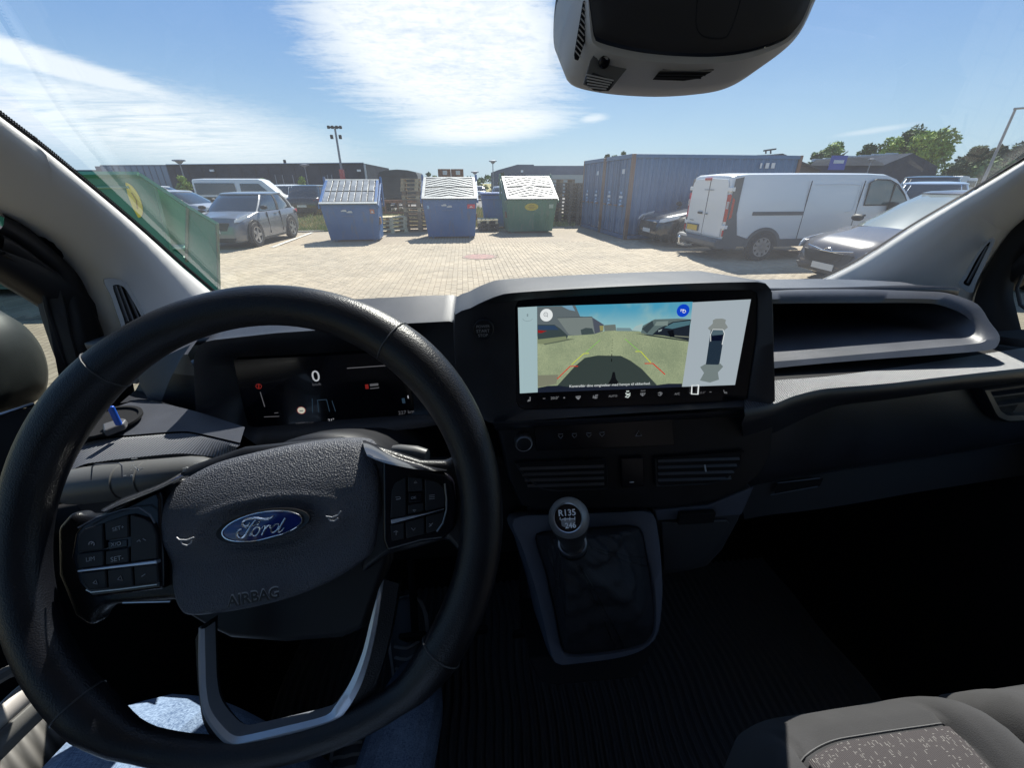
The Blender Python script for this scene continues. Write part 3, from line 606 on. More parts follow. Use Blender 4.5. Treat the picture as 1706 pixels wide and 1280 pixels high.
# right hand panel with the plan view of the van
spoly('right_info_panel', z2((525, 98), (1217, 62), (1028, 1078), (398, 1100)), sm('info', (168, 180, 188)))
spoly('sensor_zone', z2((765, 310), (800, 293), (880, 290), (920, 305), (912, 345), (945, 395), (900, 430), (740, 440), (705, 405), (765, 350)), sm('zone', (135, 142, 140)), .0009)
spoly('sensor_zone', z2((615, 865), (690, 822), (850, 822), (888, 860), (825, 930), (838, 1015), (730, 1050), (612, 1025), (660, 935)), sm('zone_rear', (118, 130, 130)), .0009)
spoly('plan_van_body', z2((740, 435), (760, 420), (890, 425), (902, 470), (880, 600), (845, 815), (830, 838), (682, 835), (690, 780), (722, 560)), sm('plan_van', (38, 52, 66)), .0012)
spoly('plan_van_bonnet', z2((752, 428), (885, 428), (892, 480), (750, 490)), sm('plan_bonnet', (82, 102, 112)), .0014)
spoly('plan_van_glass', z2((750, 500), (890, 480), (868, 555), (742, 555)), sm('plan_glass', (10, 18, 40)), .0015)
sline('plan_van_outline', tuple(((x*.8+1251), y*.8) for x, y in ()), wht) if 0 else None
g = G(); g.tube([S_(*q, -.0018) for q in z2((740, 560), (738, 480), (765, 420), (885, 422), (902, 470), (875, 600))], .0004, 4); g.obj('plan_van_outline', wht, scr, smooth=0)
G().tube([S_(*q, -.0016) for q in z2((518, 1085), (597, 1080), (588, 1188), (512, 1185))], .0010, 4, closed=True).obj('focus_box', wht, scr, smooth=0)
# climate row
def zc_(x, y): return (860+x/4.489, 635+y/4.489)
ic = emat('screen_icon', (.7, .73, .78), .13); icb = emat('screen_icon_bright', (.85, .95, .9), .35)
def stext(s, a, b, m=None): return text('climate_readout', s, S_(*zc_(*a), -.003), S_(*zc_(*b), -.003), SN, m or ic, scr, lift=.0003)
stext('20.0°', (258, 138), (320, 134)); stext('AUTO', (690, 121), (754, 118)); stext('20.0°', (1366, 96), (1414, 92), emat('screen_faint', (.6, .6, .65), .08)); stext('A/C', (1183, 104), (1222, 102)); stext('MAX', (932, 80), (966, 78), ic)
def gl(name, segs, m=ic, r=.00035):
    g = G()
    for s in segs: g.tube([S_(*zc_(*q), -.003) for q in s], r, 4)
    return g.obj(name, m, scr, smooth=0)
gl('seat_heat_icon', [[(104, 120), (104, 148), (84, 152)], [(88, 142), (98, 144)]], r=.0006); gl('seat_heat_icon', [[(1552, 68), (1558, 90), (1578, 92)], [(1562, 84), (1576, 84)]])
gl('minus_icon', [[(200, 132), (218, 131)], [(1295, 91), (1308, 90)]]); gl('plus_icon', [[(352, 126), (366, 125)], [(1446, 83), (1460, 82)], [(359, 120), (359, 131)]])
gl('wheel_heat_icon', [[(445, 118), (482, 114), (478, 124), (448, 126)], [(455, 130), (466, 138), (474, 128)], [(463, 122), (465, 136)]], r=.0006)
gl('fan_icon', [[(575, 128), (578, 108), (590, 118), (575, 128)], [(592, 106), (610, 104), (606, 122), (592, 106)], [(585, 130), (606, 128)], [(598, 112), (588, 130)]], r=.0005)
gl('airflow_icon', [[(818, 92), (836, 100), (854, 92)], [(816, 118), (836, 124), (852, 104)], [(822, 110), (846, 100)], [(824, 78), (844, 76)]], icb, .0007)
gl('demist_icon', [[(928, 94), (966, 92)], [(930, 100), (946, 112), (962, 98)], [(946, 96), (946, 110)]], r=.0005)
gl('recirculate_icon', [[(1060, 92), (1076, 84), (1092, 90)], [(1092, 96), (1078, 110), (1062, 104)], [(1074, 90), (1084, 104)]], r=.0005)
# ---- centre stack below the screen
KN = V((0, -1, .06)).normalized(); KP = V((.22, .468, -.31))
def K(px, py, o=0.0): return P(px, py, pl=(KP+KN*o, KN))
st_o = [(826, 708), (1000, 696), (1180, 686), (1286, 678), (1292, 700), (1286, 760), (1270, 790), (1236, 818), (1190, 838), (1120, 848), (900, 852), (868, 846), (846, 800), (836, 750)]
G().prism([K(*q) for q in st_o], (0, .14, 0)).obj('control_stack', M['smooth'], dash, bevel=.006, seg=3)
G().loft([rs(cr([K(*q, o) for q in pts], 40), 40) for pts, o in (([(822, 704), (1000, 694), (1180, 683), (1290, 672)], .002), ([(822, 706), (1000, 697), (1180, 687), (1292, 677)], .010), ([(824, 714), (1000, 704), (1180, 694), (1290, 686)], .008), ([(826, 718), (1000, 707), (1180, 697), (1288, 690)], .0))], closed=False).obj('ledge', M['dash'], dash, smooth=60)
kn = K(872.5, 739, .010); MK = KN.to_track_quat('Z', 'Y').to_matrix()
kk = G().lathe(kn, [(.0118, -.012), (.0118, .001), (.0108, .003), (.0096, .0028)], 36, M=MK).obj('volume_knob', M['silver'], dash)
G().lathe(kn, [(.0098, .0), (.0096, .0035), (.0085, .004), (.0001, .004)], 36, M=MK).obj('knob_cap', M['smooth'], kk)
G().prism([K(890, 712, .004), K(1120, 698, .004), K(1124, 742, .004), K(894, 752, .004)], KN*-.006).obj('switch_row', M['gloss'], dash, bevel=.001)
g = G()
for x, y in ((934, 728), (957, 727), (981, 726), (1003, 725)):
    g.tube([K(x-4, y-2, .006), K(x, y+3, .006), K(x+4, y-2, .006)], .0004, 4); g.tube([K(x-4, y-4, .006), K(x+4, y-4.5, .006)], .0004, 4)
g.tube([K(1059, 727, .006), K(1064, 718, .006), K(1069, 726, .006), K(1059, 727, .006)], .0004, 4)
g.obj('switch_icons', M['icon_dim'], dash, smooth=0)
g = G(); g.tube([K(1242, 706, .006), K(1248, 709, .006)], .0006, 4); g.obj('stack_glint_edge', M['silver'], dash)
def vent(pts, name, tab):
    """dash air vent: recessed frame, slats, adjuster"""
    O = rs([K(*q, .003) for q in pts], 60, True); c0 = sum(O, V((0, 0, 0)))/60; I = [p.lerp(c0, .07)-KN*.0 for p in O]
    g = G(); g.loft([O, [p.lerp(c0, .02)+KN*.003 for p in O], [p+KN*.002 for p in I], [p-KN*.03 for p in I]], cap=False)
    o = g.obj(name, M['smooth'], dash, smooth=50)
    G().poly([p+KN*.0015 for p in I]).obj('vent_void', M['matte'], o, smooth=0)
    ys = [q[1] for q in pts]; y0, y1 = min(ys), max(ys)
    for f in (.22, .40, .58, .76):
        y = y0+(y1-y0)*f; xs = [q[0] for q in pts]; x0, x1 = min(xs), max(xs); ins = (f-.2)*26
        xa_, xb_ = (x0+8+(ins if tab < 0 else 0), x1-8-(ins if tab > 0 else 0))
        sk = -(xb_-xa_)*.045
        g = G(); a, b = K(xa_, y-sk/2-1, .004), K(xb_, y+sk/2+1, .004); g.loft([[a, a+V((0, -.0035, -.0035)), b+V((0, -.0035, -.0035)), b], [a+V((0, .010, .002)), a+V((0, .006, -.001)), b+V((0, .006, -.001)), b+V((0, .010, .002))]]); g.obj('vent_slat', M['dash'], o)
    return o
v1 = vent([(856, 770), (1010, 764), (1014, 814), (926, 818), (900, 814), (872, 794)], 'air_vent', -1)
v2 = vent([(1088, 762), (1240, 750), (1236, 772), (1206, 800), (1180, 806), (1090, 810)], 'air_vent', 1)
G().tube([K(1174, 775, .008), K(1176, 786, .011)], .0011, 6).obj('vent_tab', M['silver'], v2)
G().prism([K(1032, 762, .002), K(1070, 760, .002), K(1072, 808, .002), K(1034, 810, .002)], KN*.005).obj('hazard_switch', M['gloss'], dash, bevel=.002)
G().tube([K(1049, 804, .008), K(1056, 803.5, .008)], .0007, 5).obj('switch_mark', M['icon'], dash)
# ---- right side: open tray, ribbed ledge, fascia, vent, glove box
TN = V((0, -.56, .83)).normalized(); TP = V((0, .54, -.25))
def T_(px, py, o=0.0): return P(px, py, pl=(TP+TN*o, TN))
to = [(1284, 486.4), (1360, 485), (1446, 484.5), (1539, 488), (1584, 492), (1628, 507), (1648, 538), (1665, 560), (1664, 577), (1650, 588), (1560, 596), (1446, 604), (1350, 612), (1284, 619)]
ti = [(1284, 505), (1360, 504), (1446, 503.6), (1532, 503.6), (1567, 507), (1604, 521), (1625, 540), (1635, 560), (1630, 570), (1604, 573), (1540, 579), (1446, 588), (1350, 597), (1284, 602)]
O = [T_(*q) for q in to]; I = [T_(*q) for q in ti]
dp = V((0, .24, -.015))
A = cr(O+[], 90, True); A = []
def openpath(a, n): return rs(cr(a, 120), n)
O2, I2 = openpath([T_(*q) for q in to], 90), openpath([T_(*q) for q in ti], 90)
pc = T_(1450, 545)
g = G(); g.loft([[p+V((0, .08, .004)) for p in O2], [p+V((0, .012, .002)) for p in O2], [p.lerp(q, .15)+TN*.004 for p, q in zip(O2, I2)], [p.lerp(q, .8)+TN*.004 for p, q in zip(O2, I2)], [q-TN*.002 for q in I2], [q+V((0, .02, 0)) for q in I2], [q.lerp(pc, .1)+dp for q in I2]], closed=False)
tray = g.obj('open_tray', M['dash_top'], dash, smooth=50)
G().poly([q.lerp(pc, .08)+dp for q in I2]).obj('tray_back', M['matte'], tray, smooth=0)
zl = -.262
l_up = [P(1240, 641, Z=zl), P(1291, 634, Z=zl), P(1380, 627, Z=zl), P(1480, 614, Z=zl), P(1600, 596, Z=zl), P(1706, 580, Z=zl), P(1790, 572, Z=zl)]
l_fr = [P(1240, 683, Z=zl-.004), P(1288, 673.7, Z=zl-.004), P(1320, 661, Z=zl-.004), P(1362, 650, Z=zl-.004), P(1400, 645.6, Z=zl-.004), P(1480, 639, Z=zl-.004), P(1583, 627, Z=zl-.004), P(1706, 613.5, Z=zl-.004), P(1790, 606, Z=zl-.004)]
strip([l_up, l_fr], 'ribbed_ledge', M['ribs'], dash, n=60)
under = [p+V((0, .0, .02)) for p in cr(l_up, 9)]
strip([[p+V((0, .07, .004)) for p in l_up], [p+V((0, .03, .0)) for p in l_up], [p+V((0, .0, -.0005)) for p in l_up]], 'tray_underside', M['matte'], dash, n=40)
f2 = [q+V((0, -.004, -.006)) for q in l_fr]; f3 = [q+V((0, -.002, -.020)) for q in l_fr]
f4 = [P(1240, 738, Y=.485), P(1288, 722, Y=.485), P(1330, 702, Y=.49), P(1362, 688, Y=.495), P(1400, 676, Y=.50), P(1480, 666, Y=.515), P(1583, 652, Y=.53), P(1706, 637, Y=.55), P(1790, 628, Y=.56)]
strip([l_fr, f2, f3, f4], 'ledge_nose', M['dash'], dash, n=60, smooth=60)
f5 = [q+V((0, .012, -.002)) for q in f4]
f6 = [P(1240, 796, Y=.49), P(1285, 790, Y=.49), P(1340, 782, Y=.495), P(1420, 769, Y=.505), P(1520, 755, Y=.52), P(1620, 740, Y=.53), P(1706, 726, Y=.545), P(1790, 716, Y=.56)]
f7 = [P(1240, 812, Y=.50), P(1285, 804, Y=.50), P(1340, 795, Y=.505), P(1420, 782, Y=.515), P(1520, 768, Y=.53), P(1620, 753, Y=.54), P(1706, 738, Y=.555), P(1790, 728, Y=.57)]
strip([f4, f5, f6, [q+V((0, .004, -.003)) for q in f7]], 'passenger_fascia', M['dash'], dash, n=60, smooth=60)
g1 = [q+V((0, .018, -.001)) for q in f7]
g2 = [P(1240, 866, Y=.52), P(1285, 858, Y=.52), P(1340, 852, Y=.525), P(1420, 840, Y=.53), P(1520, 822, Y=.54), P(1620, 806, Y=.55), P(1706, 792, Y=.56), P(1790, 780, Y=.57)]
g3 = [q+V((0, .08, -.06)) for q in g2]
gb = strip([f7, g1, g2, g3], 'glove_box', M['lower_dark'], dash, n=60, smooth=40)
G().loft([rs([P(*q, Y=.512) for q in pts], 20) for pts in ([(1296, 805), (1340, 800), (1372, 797)], [(1290, 824), (1330, 817), (1366, 810)])], closed=False).obj('glove_box_handle', M['matte'], gb)
G().tube([P(1296, 805, Y=.51), P(1366, 797, Y=.51)], .0012, 5).obj('handle_edge', M['lower'], gb)
G().tube([P(1284, 825, Y=.51), P(1362, 811, Y=.51)], .0010, 5).obj('handle_edge', M['lower'], gb)
# passenger side vent
vy = .545
vo = [P(1618, 644, Y=vy), P(1706, 632, Y=vy+.015), P(1790, 624, Y=vy+.03), P(1790, 690, Y=vy+.03), P(1706, 697, Y=vy+.015), P(1660, 699, Y=vy), P(1640, 690, Y=vy)]
vv = [P(1634, 648, Y=vy), P(1706, 639, Y=vy+.015), P(1780, 631, Y=vy+.03), P(1780, 680, Y=vy+.03), P(1706, 686, Y=vy+.015), P(1664, 688, Y=vy), P(1652, 681, Y=vy)]
O = rs(vo, 50, True); I = rs(vv, 50, True); nn = V((0, -1, .1))
sv = G().loft([[p+V((0, .02, 0)) for p in O], [p+nn*.012 for p in O], [p.lerp(q, .3)+nn*.016 for p, q in zip(O, I)], [q+nn*.014 for q in I], [q-nn*.02 for q in I]], cap=False).obj('air_vent', M['dash'], dash, smooth=50)
G().poly([q+nn*.002 for q in I]).obj('vent_void', M['matte'], sv, smooth=0)
for ya, yb in ((661, 652), (677, 668)):
    a, b = P(1645+(ya-650)*.3, ya, Y=vy-.013), P(1785, yb-8, Y=vy+.015); G().loft([[a, a+V((0, 0, -.0035)), b+V((0, 0, -.0035)), b], [a+V((0, .02, 0)), a+V((0, .02, -.003)), b+V((0, .02, -.003)), b+V((0, .02, 0))]]).obj('vent_slat', M['lower_dark'], sv)
# corner ledge at the far right door
strip([[P(1655, 560, Y=.60), P(1706, 566, Y=.58), P(1780, 578, Y=.56)], [P(1664, 574, Y=.60), P(1706, 580, Y=.58), P(1780, 590, Y=.56)]], 'corner_ledge', M['dash_top'], dash)
# ---- left of the wheel: side pod with cup hole, ribbed trim
zq = -.275
pod_up = [P(88, 742, Z=zq), P(130, 712, Z=zq), P(165, 692, Z=zq), P(200, 676, Z=zq), P(240, 668, Z=zq), P(320, 684, Z=zq), P(408, 712, Z=zq)]
pod_fr = [P(88, 770, Z=zq-.003), P(130, 742, Z=zq-.003), P(165, 730, Z=zq-.003), P(230, 724, Z=zq-.003), P(300, 719, Z=zq-.003), P(330, 722, Z=zq-.003), P(400, 738, Z=zq-.003)]
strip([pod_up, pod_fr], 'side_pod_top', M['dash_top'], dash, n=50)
rb1 = [q+V((0, -.001, -.002)) for q in pod_fr]
rb2 = [P(88, 812, Y=.415), P(130, 778, Y=.425), P(170, 769, Y=.43), P(230, 762, Y=.435), P(300, 756, Y=.44), P(345, 760, Y=.44), P(382, 766, Y=.44)]
strip([rb1, [a.lerp(b, .12)+V((0, -.003, .001)) for a, b in zip(rb1, rb2)], rb2], 'ribbed_trim', M['ribs'], dash, n=50)
rb3 = [q+V((0, .015, -.16)) for q in rb2]
strip([rb2, [q+V((0, .012, -.006)) for q in rb2], rb3], 'lower_left_panel', M['dash'], dash, n=40)
strip([hs3, [a.lerp(b, .5) for a, b in zip(hs3, [C(408, 712, -.03), P(330, 690, Z=zq), P(250, 668, Z=zq), P(200, 672, Z=zq)])], [P(410, 712, Z=zq), P(330, 688, Z=zq), P(250, 668, Z=zq), P(200, 672, Z=zq)]], 'pod_back', M['dash'], dash, n=20)
cupc = P(172, 706, Z=zq+.002)
cup = G().lathe(cupc, [(.040, .001), (.040, .004), (.036, .004), (.035, -.001), (.033, -.0012), (.0001, -.0012)], 40).obj('cup_holder', M['matte'], dash)
# blue tag and grey fob lying in the cup holder
key = thing('key_fob', P(180, 712, Z=zq+.012), 'grey key fob with a bright blue tag in the cup holder left of the wheel', 'key fob')
g = G(); b0, b1 = P(170, 712, Z=zq+.010), P(204, 700, Z=zq+.012)
dxy = (b1-b0).normalized(); nx = V((-dxy.y, dxy.x, 0)).normalized()
g.prism([b0-nx*.012, b1-nx*.010, b1+dxy*.004, b1+nx*.010, b0+nx*.012], (0, 0, -.010)); g.obj('fob_body', mat('fob_grey', (.10, .10, .11), .4), key, bevel=.003)
G().box(P(186, 682, Z=zq+.034)+V((0, 0, -.009)), (.007, .004, .026)).obj('tag_plate', M['blue_plastic'], key, bevel=.0015)
# ---- steering column and stalks
colm = G(); ax0 = V((-.165, .41, -.31+H)); axd = V((.04, .838, -.544)).normalized()
colm.loft([[ax0+axd*t+V((math.cos(a)*.075*s, 0, 0))+V((0, .544, .838))*math.sin(a)*.055*s for a in [2*math.pi*i/28 for i in range(28)]] for t, s in ((-.055, .75), (-.05, .9), (0, 1), (.25, 1.15))])
col_o = colm.obj('steering_column', M['smooth'], dash, smooth=60)
# left stalk: barrel with a ring and a flat
s0, s1 = P(352, 783, Y=.375), P(118, 812, Y=.372)
ax_ = (s1-s0).normalized(); prof = []
def stalk(s0, s1, radii, nm, m, flatten=1.0):
    ax_ = (s1-s0).normalized(); L = (s1-s0).length; up = V((0, -.45, .9)).normalized(); sd_ = ax_.cross(up).normalized(); up = sd_.cross(ax_)
    g = G(); g.loft([[s0+ax_*L*t+sd_*math.cos(a)*r*flatten+up*math.sin(a)*r for a in [2*math.pi*i/28 for i in range(28)]] for t, r in radii]); return g.obj(nm, m, dash, smooth=40)
M['stalk'] = mat('stalk_grey', (.10, .10, .10), .42, bump=.15, bs=1500)
st = stalk(s0, s1, [(0, .0115), (.06, .0145), (.15, .0165), (.44, .0180), (.445, .0172), (.455, .0172), (.46, .0184), (.60, .0186), (.605, .0176), (.615, .0176), (.62, .0188), (.90, .0185), (1.0, .017)], 'indicator_stalk', M['stalk'])
nn = (V((0, 0, H))-P(240, 790, Y=.37)).normalized()
def onst(px, py, o=0.0): return P(px, py, pl=(V((P(240, 790, Y=.353)).xyz)-V((0, 0, H)), V((.25, -1, .55)).normalized()))+nn*o
g = G()
for segs in ([(226, 778), (240, 780.5)], [(224, 779), (231, 785), (239, 780)], [(231, 785), (229, 780)], [(218.5, 783), (218.6, 784)], [(218, 792), (221, 792), (221, 794.5), (218, 794.5), (218, 792)], [(219, 776), (223, 775.6)], [(219, 769), (223, 768.6)], [(219, 765), (229, 764.2)], [(206, 793), (210, 792.6)], [(322, 776), (329, 774)], [(322, 773), (329, 772)], [(304, 784), (309, 783.5)], [(304, 781), (309, 780.5)]):
    g.tube([onst(*q, .004) for q in segs], .00038, 4)
g.tube([onst(311+3*math.cos(a), 782+3*math.sin(a), .004) for a in [i*.6 for i in range(10)]], .0004, 4)
g.obj('stalk_symbols', M['icon'], st, smooth=0)
G().tube([onst(*q, .0025) for q in ((152, 800), (154, 778), (160, 774), (198, 772), (203, 776), (204, 796))], .0006, 5).obj('stalk_recess_edge', M['lower'], st)
st2 = stalk(P(655, 752, Y=.385), P(712, 762, Y=.375), [(0, .008), (.2, .011), (.7, .013), (1, .011)], 'wiper_stalk', M['stalk'], .7)
# ---- lower dash: knee panel, console, gear surround
strip([[e(-.60, .50, -.40), e(-.3, .50, -.36), e(.02, .50, -.36), e(.08, .50, -.40)], [e(-.60, .55, -.62), e(-.3, .55, -.60), e(.02, .55, -.60), e(.08, .55, -.6)]], 'knee_panel', M['matte'], dash, solid=.01)
# gear surround: leaning tray between the dash and the floor
GN = V((0, -.81, .58)).normalized(); GP = V((.14, .46, -.485))
def GG(px, py, o=0.0): return P(px, py, pl=(GP+GN*o, GN))
co_ = [(852, 862), (940, 855), (1030, 851), (1086, 850), (1098, 880), (1104, 940), (1105, 990), (1098, 1050), (1080, 1078), (1040, 1096), (960, 1108), (925, 1108), (912, 1075), (892, 990), (868, 915)]
ci_ = [(892, 898), (900, 888), (930, 884), (1000, 879), (1055, 877), (1070, 886), (1078, 920), (1088, 980), (1091, 1040), (1084, 1066), (1060, 1080), (1000, 1090), (948, 1092), (936, 1078), (925, 1020), (908, 950)]
O = rs(cr([GG(*q) for q in co_], 120, True), 80, True); I = rs(cr([GG(*q) for q in ci_], 120, True), 80, True)
k0 = min(range(80), key=lambda i: (I[i]-O[0]).length); I = I[k0:]+I[:k0]
cons = G().loft([[p-GN*.10+V((0, .02, -.02)) for p in O], [p-GN*.012 for p in O], [p.lerp(q, .12) for p, q in zip(O, I)], [p.lerp(q, .85)+GN*.001 for p, q in zip(O, I)], [q-GN*.002 for q in I], [q-GN*.03 for q in I]], cap=False).obj('gear_surround', M['lower'], dash, smooth=50)
G().poly([q-GN*.02 for q in I]).obj('gaiter_base', M['matte'], cons, smooth=0)
base = [(915, 1095), (1095, 1076), (1076, 1110), (1060, 1132), (930, 1145), (900, 1140), (880, 1100)]
G().prism([GG(*q, -.02) for q in base], (0, .14, -.05)).obj('console_foot', M['matte'], dash, bevel=.005)
# cubby right of the lever
cu_ = [(1088, 850), (1180, 842), (1256, 812), (1232, 868), (1205, 918), (1178, 946), (1140, 954), (1102, 960)]
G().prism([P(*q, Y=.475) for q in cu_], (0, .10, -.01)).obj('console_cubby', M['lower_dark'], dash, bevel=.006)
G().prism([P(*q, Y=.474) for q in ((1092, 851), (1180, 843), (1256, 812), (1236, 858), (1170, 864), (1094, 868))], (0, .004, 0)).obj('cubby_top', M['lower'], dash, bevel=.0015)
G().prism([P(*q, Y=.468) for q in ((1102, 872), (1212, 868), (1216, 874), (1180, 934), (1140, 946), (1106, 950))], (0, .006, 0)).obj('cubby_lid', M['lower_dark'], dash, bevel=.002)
G().prism([P(*q, Y=.462) for q in ((1134, 859), (1194, 855), (1190, 872), (1130, 876))], (0, .01, 0)).obj('cubby_recess', M['matte'], dash, bevel=.002)

# ---------------------------------------------------------------- gear lever
gear = thing('gear_lever', GG(980, 1000), 'black gear lever with a leather gaiter, its round cap printed with a six speed pattern', 'gear lever')
kc = P(948, 865, T=.512)+V((0, 0, 0)); ka = (kc-GG(965, 985)).normalized()      # lever axis
kf = (ka*.10+(V((0, 0, H))-kc).normalized()*.95-RT*.05).normalized()                     # cap faces the driver
MQ = ka.to_track_quat('Z', 'Y').to_matrix()
kb = [(.0150, -.060), (.0155, -.045), (.0190, -.030), (.0235, -.012), (.0245, 0.0), (.0238, .008), (.0205, .0150), (.0150, .0190), (.006, .0205), (.0001, .0207)]
G().lathe(kc, kb, 36, M=MQ).obj('gear_knob', mat('knob_leather', (.03, .03, .032), .42, bump=.5, bs=900, kind='voronoi'), gear, smooth=60)
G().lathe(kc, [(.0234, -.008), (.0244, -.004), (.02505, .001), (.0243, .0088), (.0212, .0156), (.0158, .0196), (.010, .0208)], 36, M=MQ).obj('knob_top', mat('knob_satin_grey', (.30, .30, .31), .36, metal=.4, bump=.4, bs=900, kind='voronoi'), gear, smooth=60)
cp = kc+kf*.0228; MC = kf.to_track_quat('Z', 'Y').to_matrix()
G().lathe(cp, [(.0178, -.006), (.0180, .0005), (.0172, .0016), (.0160, .0010), (.0158, -.001)], 40, M=MC).obj('cap_ring', M['silver'], gear)
G().lathe(cp, [(.0160, -.004), (.0158, .0006), (.0001, .0010)], 40, M=MC).obj('cap_disc', M['gloss'], gear)
kx = (RT-kf*RT.dot(kf)).normalized(); ky = kf.cross(kx)
def KC(px, py, o=.0016): return P(px, py, pl=((cp+kf*o)-V((0, 0, H)), kf))
def k6(x, y): return (840+x/3.764, 660+y/3.764)
M['print'] = mat('knob_print', (.85, .87, .9), .4)
text('gear_pattern_text', 'R135', KC(*k6(343, 755)), KC(*k6(450, 748)), kf, M['print'], gear, lift=.0008, bold=.02)
text('gear_pattern_text', '246', KC(*k6(384, 832)), KC(*k6(452, 826)), kf, M['print'], gear, lift=.0008, bold=.02)
g = G()
for s in ([(382, 763), (382, 785)], [(412, 761), (412, 783)], [(443, 758), (443, 780)], [(366, 774), (444, 771)], [(352, 762), (350, 775), (360, 780), (368, 772)]):
    g.tube([KC(*k6(*q), .0018) for q in s], .00055, 5)
g.obj('gear_pattern_lines', M['print'], gear, smooth=0)
G().lathe(kc, [(.0175, -.066), (.0180, -.058), (.0165, -.053), (.015, -.05)], 28, M=MQ).obj('lever_collar', M['silver_d'] if 'silver_d' in M else mat('collar_dark', (.05, .05, .055), .3, metal=.6), gear)
G().lathe(kc, [(.0188, -.060), (.0192, -.057), (.0188, -.054)], 28, M=MQ).obj('collar_ring', M['silver'], gear)
M['gaiter'] = mat('gaiter_leather', (.022, .023, .028), .58, spec=.3, bump=.5, bs=700, kind='voronoi')
# gaiter: loft from the frame to the collar with folds
ctop = kc-ka*.066; rings = []; NG = 96
Ig = rs(cr([GG(*q, -.008) for q in ci_], 160, True), NG, True)
tp = [ctop+MQ @ V((math.cos(2*math.pi*i/NG)*.0185, math.sin(2*math.pi*i/NG)*.0185, 0)) for i in range(NG)]
k0 = min(range(NG), key=lambda i: (Ig[i]-tp[0]-V((.06, 0, 0))).length)
best = min(range(NG), key=lambda s: sum((Ig[(i+s) % NG]-tp[i]).length for i in range(0, NG, 8)))
best_r = min(range(NG), key=lambda s: sum((Ig[(s-i) % NG]-tp[i]).length for i in range(0, NG, 8)))
f1 = [Ig[(i+best) % NG] for i in range(NG)]; f2_ = [Ig[(best_r-i) % NG] for i in range(NG)]
base_r = f1 if sum((f1[i]-tp[i]).length for i in range(NG)) < sum((f2_[i]-tp[i]).length for i in range(NG)) else f2_
NR = 22
for j in range(NR+1):
    f = j/NR; bulge = math.sin(f*math.pi)*.020*(1-f*.3)
    ring = []
    for i in range(NG):
        p = base_r[i].lerp(tp[i], f**.85); out = (base_r[i]-tp[i]).normalized()
        ang = 2*math.pi*i/NG
        fold = math.sin(ang*4+f*5.0+math.sin(f*9+ang)*1.2)*.008*math.sin(f*math.pi)+math.sin(f*30+ang*2+2.2*math.sin(ang*3))*.0042*math.sin(f*math.pi)**.6+abs(math.sin(ang*7+f*6))*.0035*math.sin(f*math.pi)
        ring.append(p+GN*(bulge*.9+fold)+out*(fold*.6))
    rings.append(ring)
gai = G().loft(rings, cap=False).obj('gaiter', M['gaiter'], gear, smooth=60)
gr = list(gai.data.vertices)
for k_ in range(4):
    i0 = int(NG*(k_+.5)/4)
    for off in (-1, 1):
        G().tube([gr[j*NG+(i0+off) % NG].co+GN*.0006 for j in range(NR)], .0006, 4).obj('gaiter_seam', M['emb'], gai)

# ---------------------------------------------------------------- steering wheel
wc = V((-.17127613, .26459967, -.23820964)); wt, ww = .57574565, -.04967319
WN = V((math.sin(ww)*math.cos(wt), -math.cos(ww)*math.cos(wt), math.sin(wt)))
WU = V((0, 0, 1)).cross(WN).normalized(); WV = WN.cross(WU)
rot = math.radians(6.0)
WUr = WU*math.cos(rot)+WV*math.sin(rot); WVr = -WU*math.sin(rot)+WV*math.cos(rot)
def W(px, py, o=0.0): return P(px, py, pl=(wc+WN*o, WN))
def wl(u, v, n=0.0): return wc+V((0, 0, H))+WUr*u+WVr*v+WN*n
wheel = thing('steering_wheel', wl(0, 0, -.03), 'black leather steering wheel with a blue oval badge and silver lower spoke', 'steering wheel')
# rim
NR_, NS = 128, 20; rings = []
for i in range(NR_):
    a = 2*math.pi*i/NR_; cs, sn = math.cos(a), math.sin(a)
    R = .1745
    v_ = R*sn
    if sn < -.80: v_ = -R*.80-(abs(R*sn)-R*.80)*.72                 # flattened bottom
    thick = .0168+.0028*math.exp(-((math.degrees(a) % 360-38)/22)**2)+.0028*math.exp(-((math.degrees(a) % 360-142)/22)**2)
    if sn < -.70: thick -= .0055*min(1, (-.70-sn)/.15)
    c = V((R*cs, v_)); out = V((cs, sn)).normalized()
    ring = []
    for j in range(NS):
        b = 2*math.pi*j/NS; ring.append(wl(c.x+out.x*math.cos(b)*thick, c.y+out.y*math.cos(b)*thick, math.sin(b)*thick*.92))
    rings.append(ring)
rim = G().loft(rings, wrap=True).obj('rim', M['leather'], wheel, smooth=70)
# seams across the rim
for deg in (48, 132, 222, 318):
    i = int(deg/360*NR_); r0 = rings[i]; c0 = sum(r0, V((0, 0, 0)))/NS
    G().tube([c0+(p-c0)*1.012 for p in r0], .0007, 5, closed=True).obj('rim_seam', M['lower_dark'], rim)
# spokes (leather covered arms) : outlines read off the photograph on the wheel plane, given thickness
def plate(name, pts, o, th, m, par=wheel, bev=.003, seg=3, sm=40, back=None):
    A = [W(*q, o) for q in pts]; return G().prism(A, -WN*th).obj(name, m, par, bevel=bev, seg=seg, smooth=sm)
plate('spoke', [(118, 850), (132, 860), (155, 860), (192, 847), (230, 826), (300, 792), (320, 830), (320, 1010), (284, 1003), (210, 1008), (176, 1012), (160, 1028), (150, 1050), (120, 1030), (92, 960), (90, 880)], -.017, .018, M['leather'], bev=.006, seg=4)
plate('spoke', [(600, 735), (640, 748), (700, 768), (745, 768), (762, 752), (772, 730), (800, 790), (812, 860), (800, 930), (770, 930), (745, 900), (705, 912), (645, 926), (600, 960)], -.017, .018, M['leather'], bev=.006, seg=4)
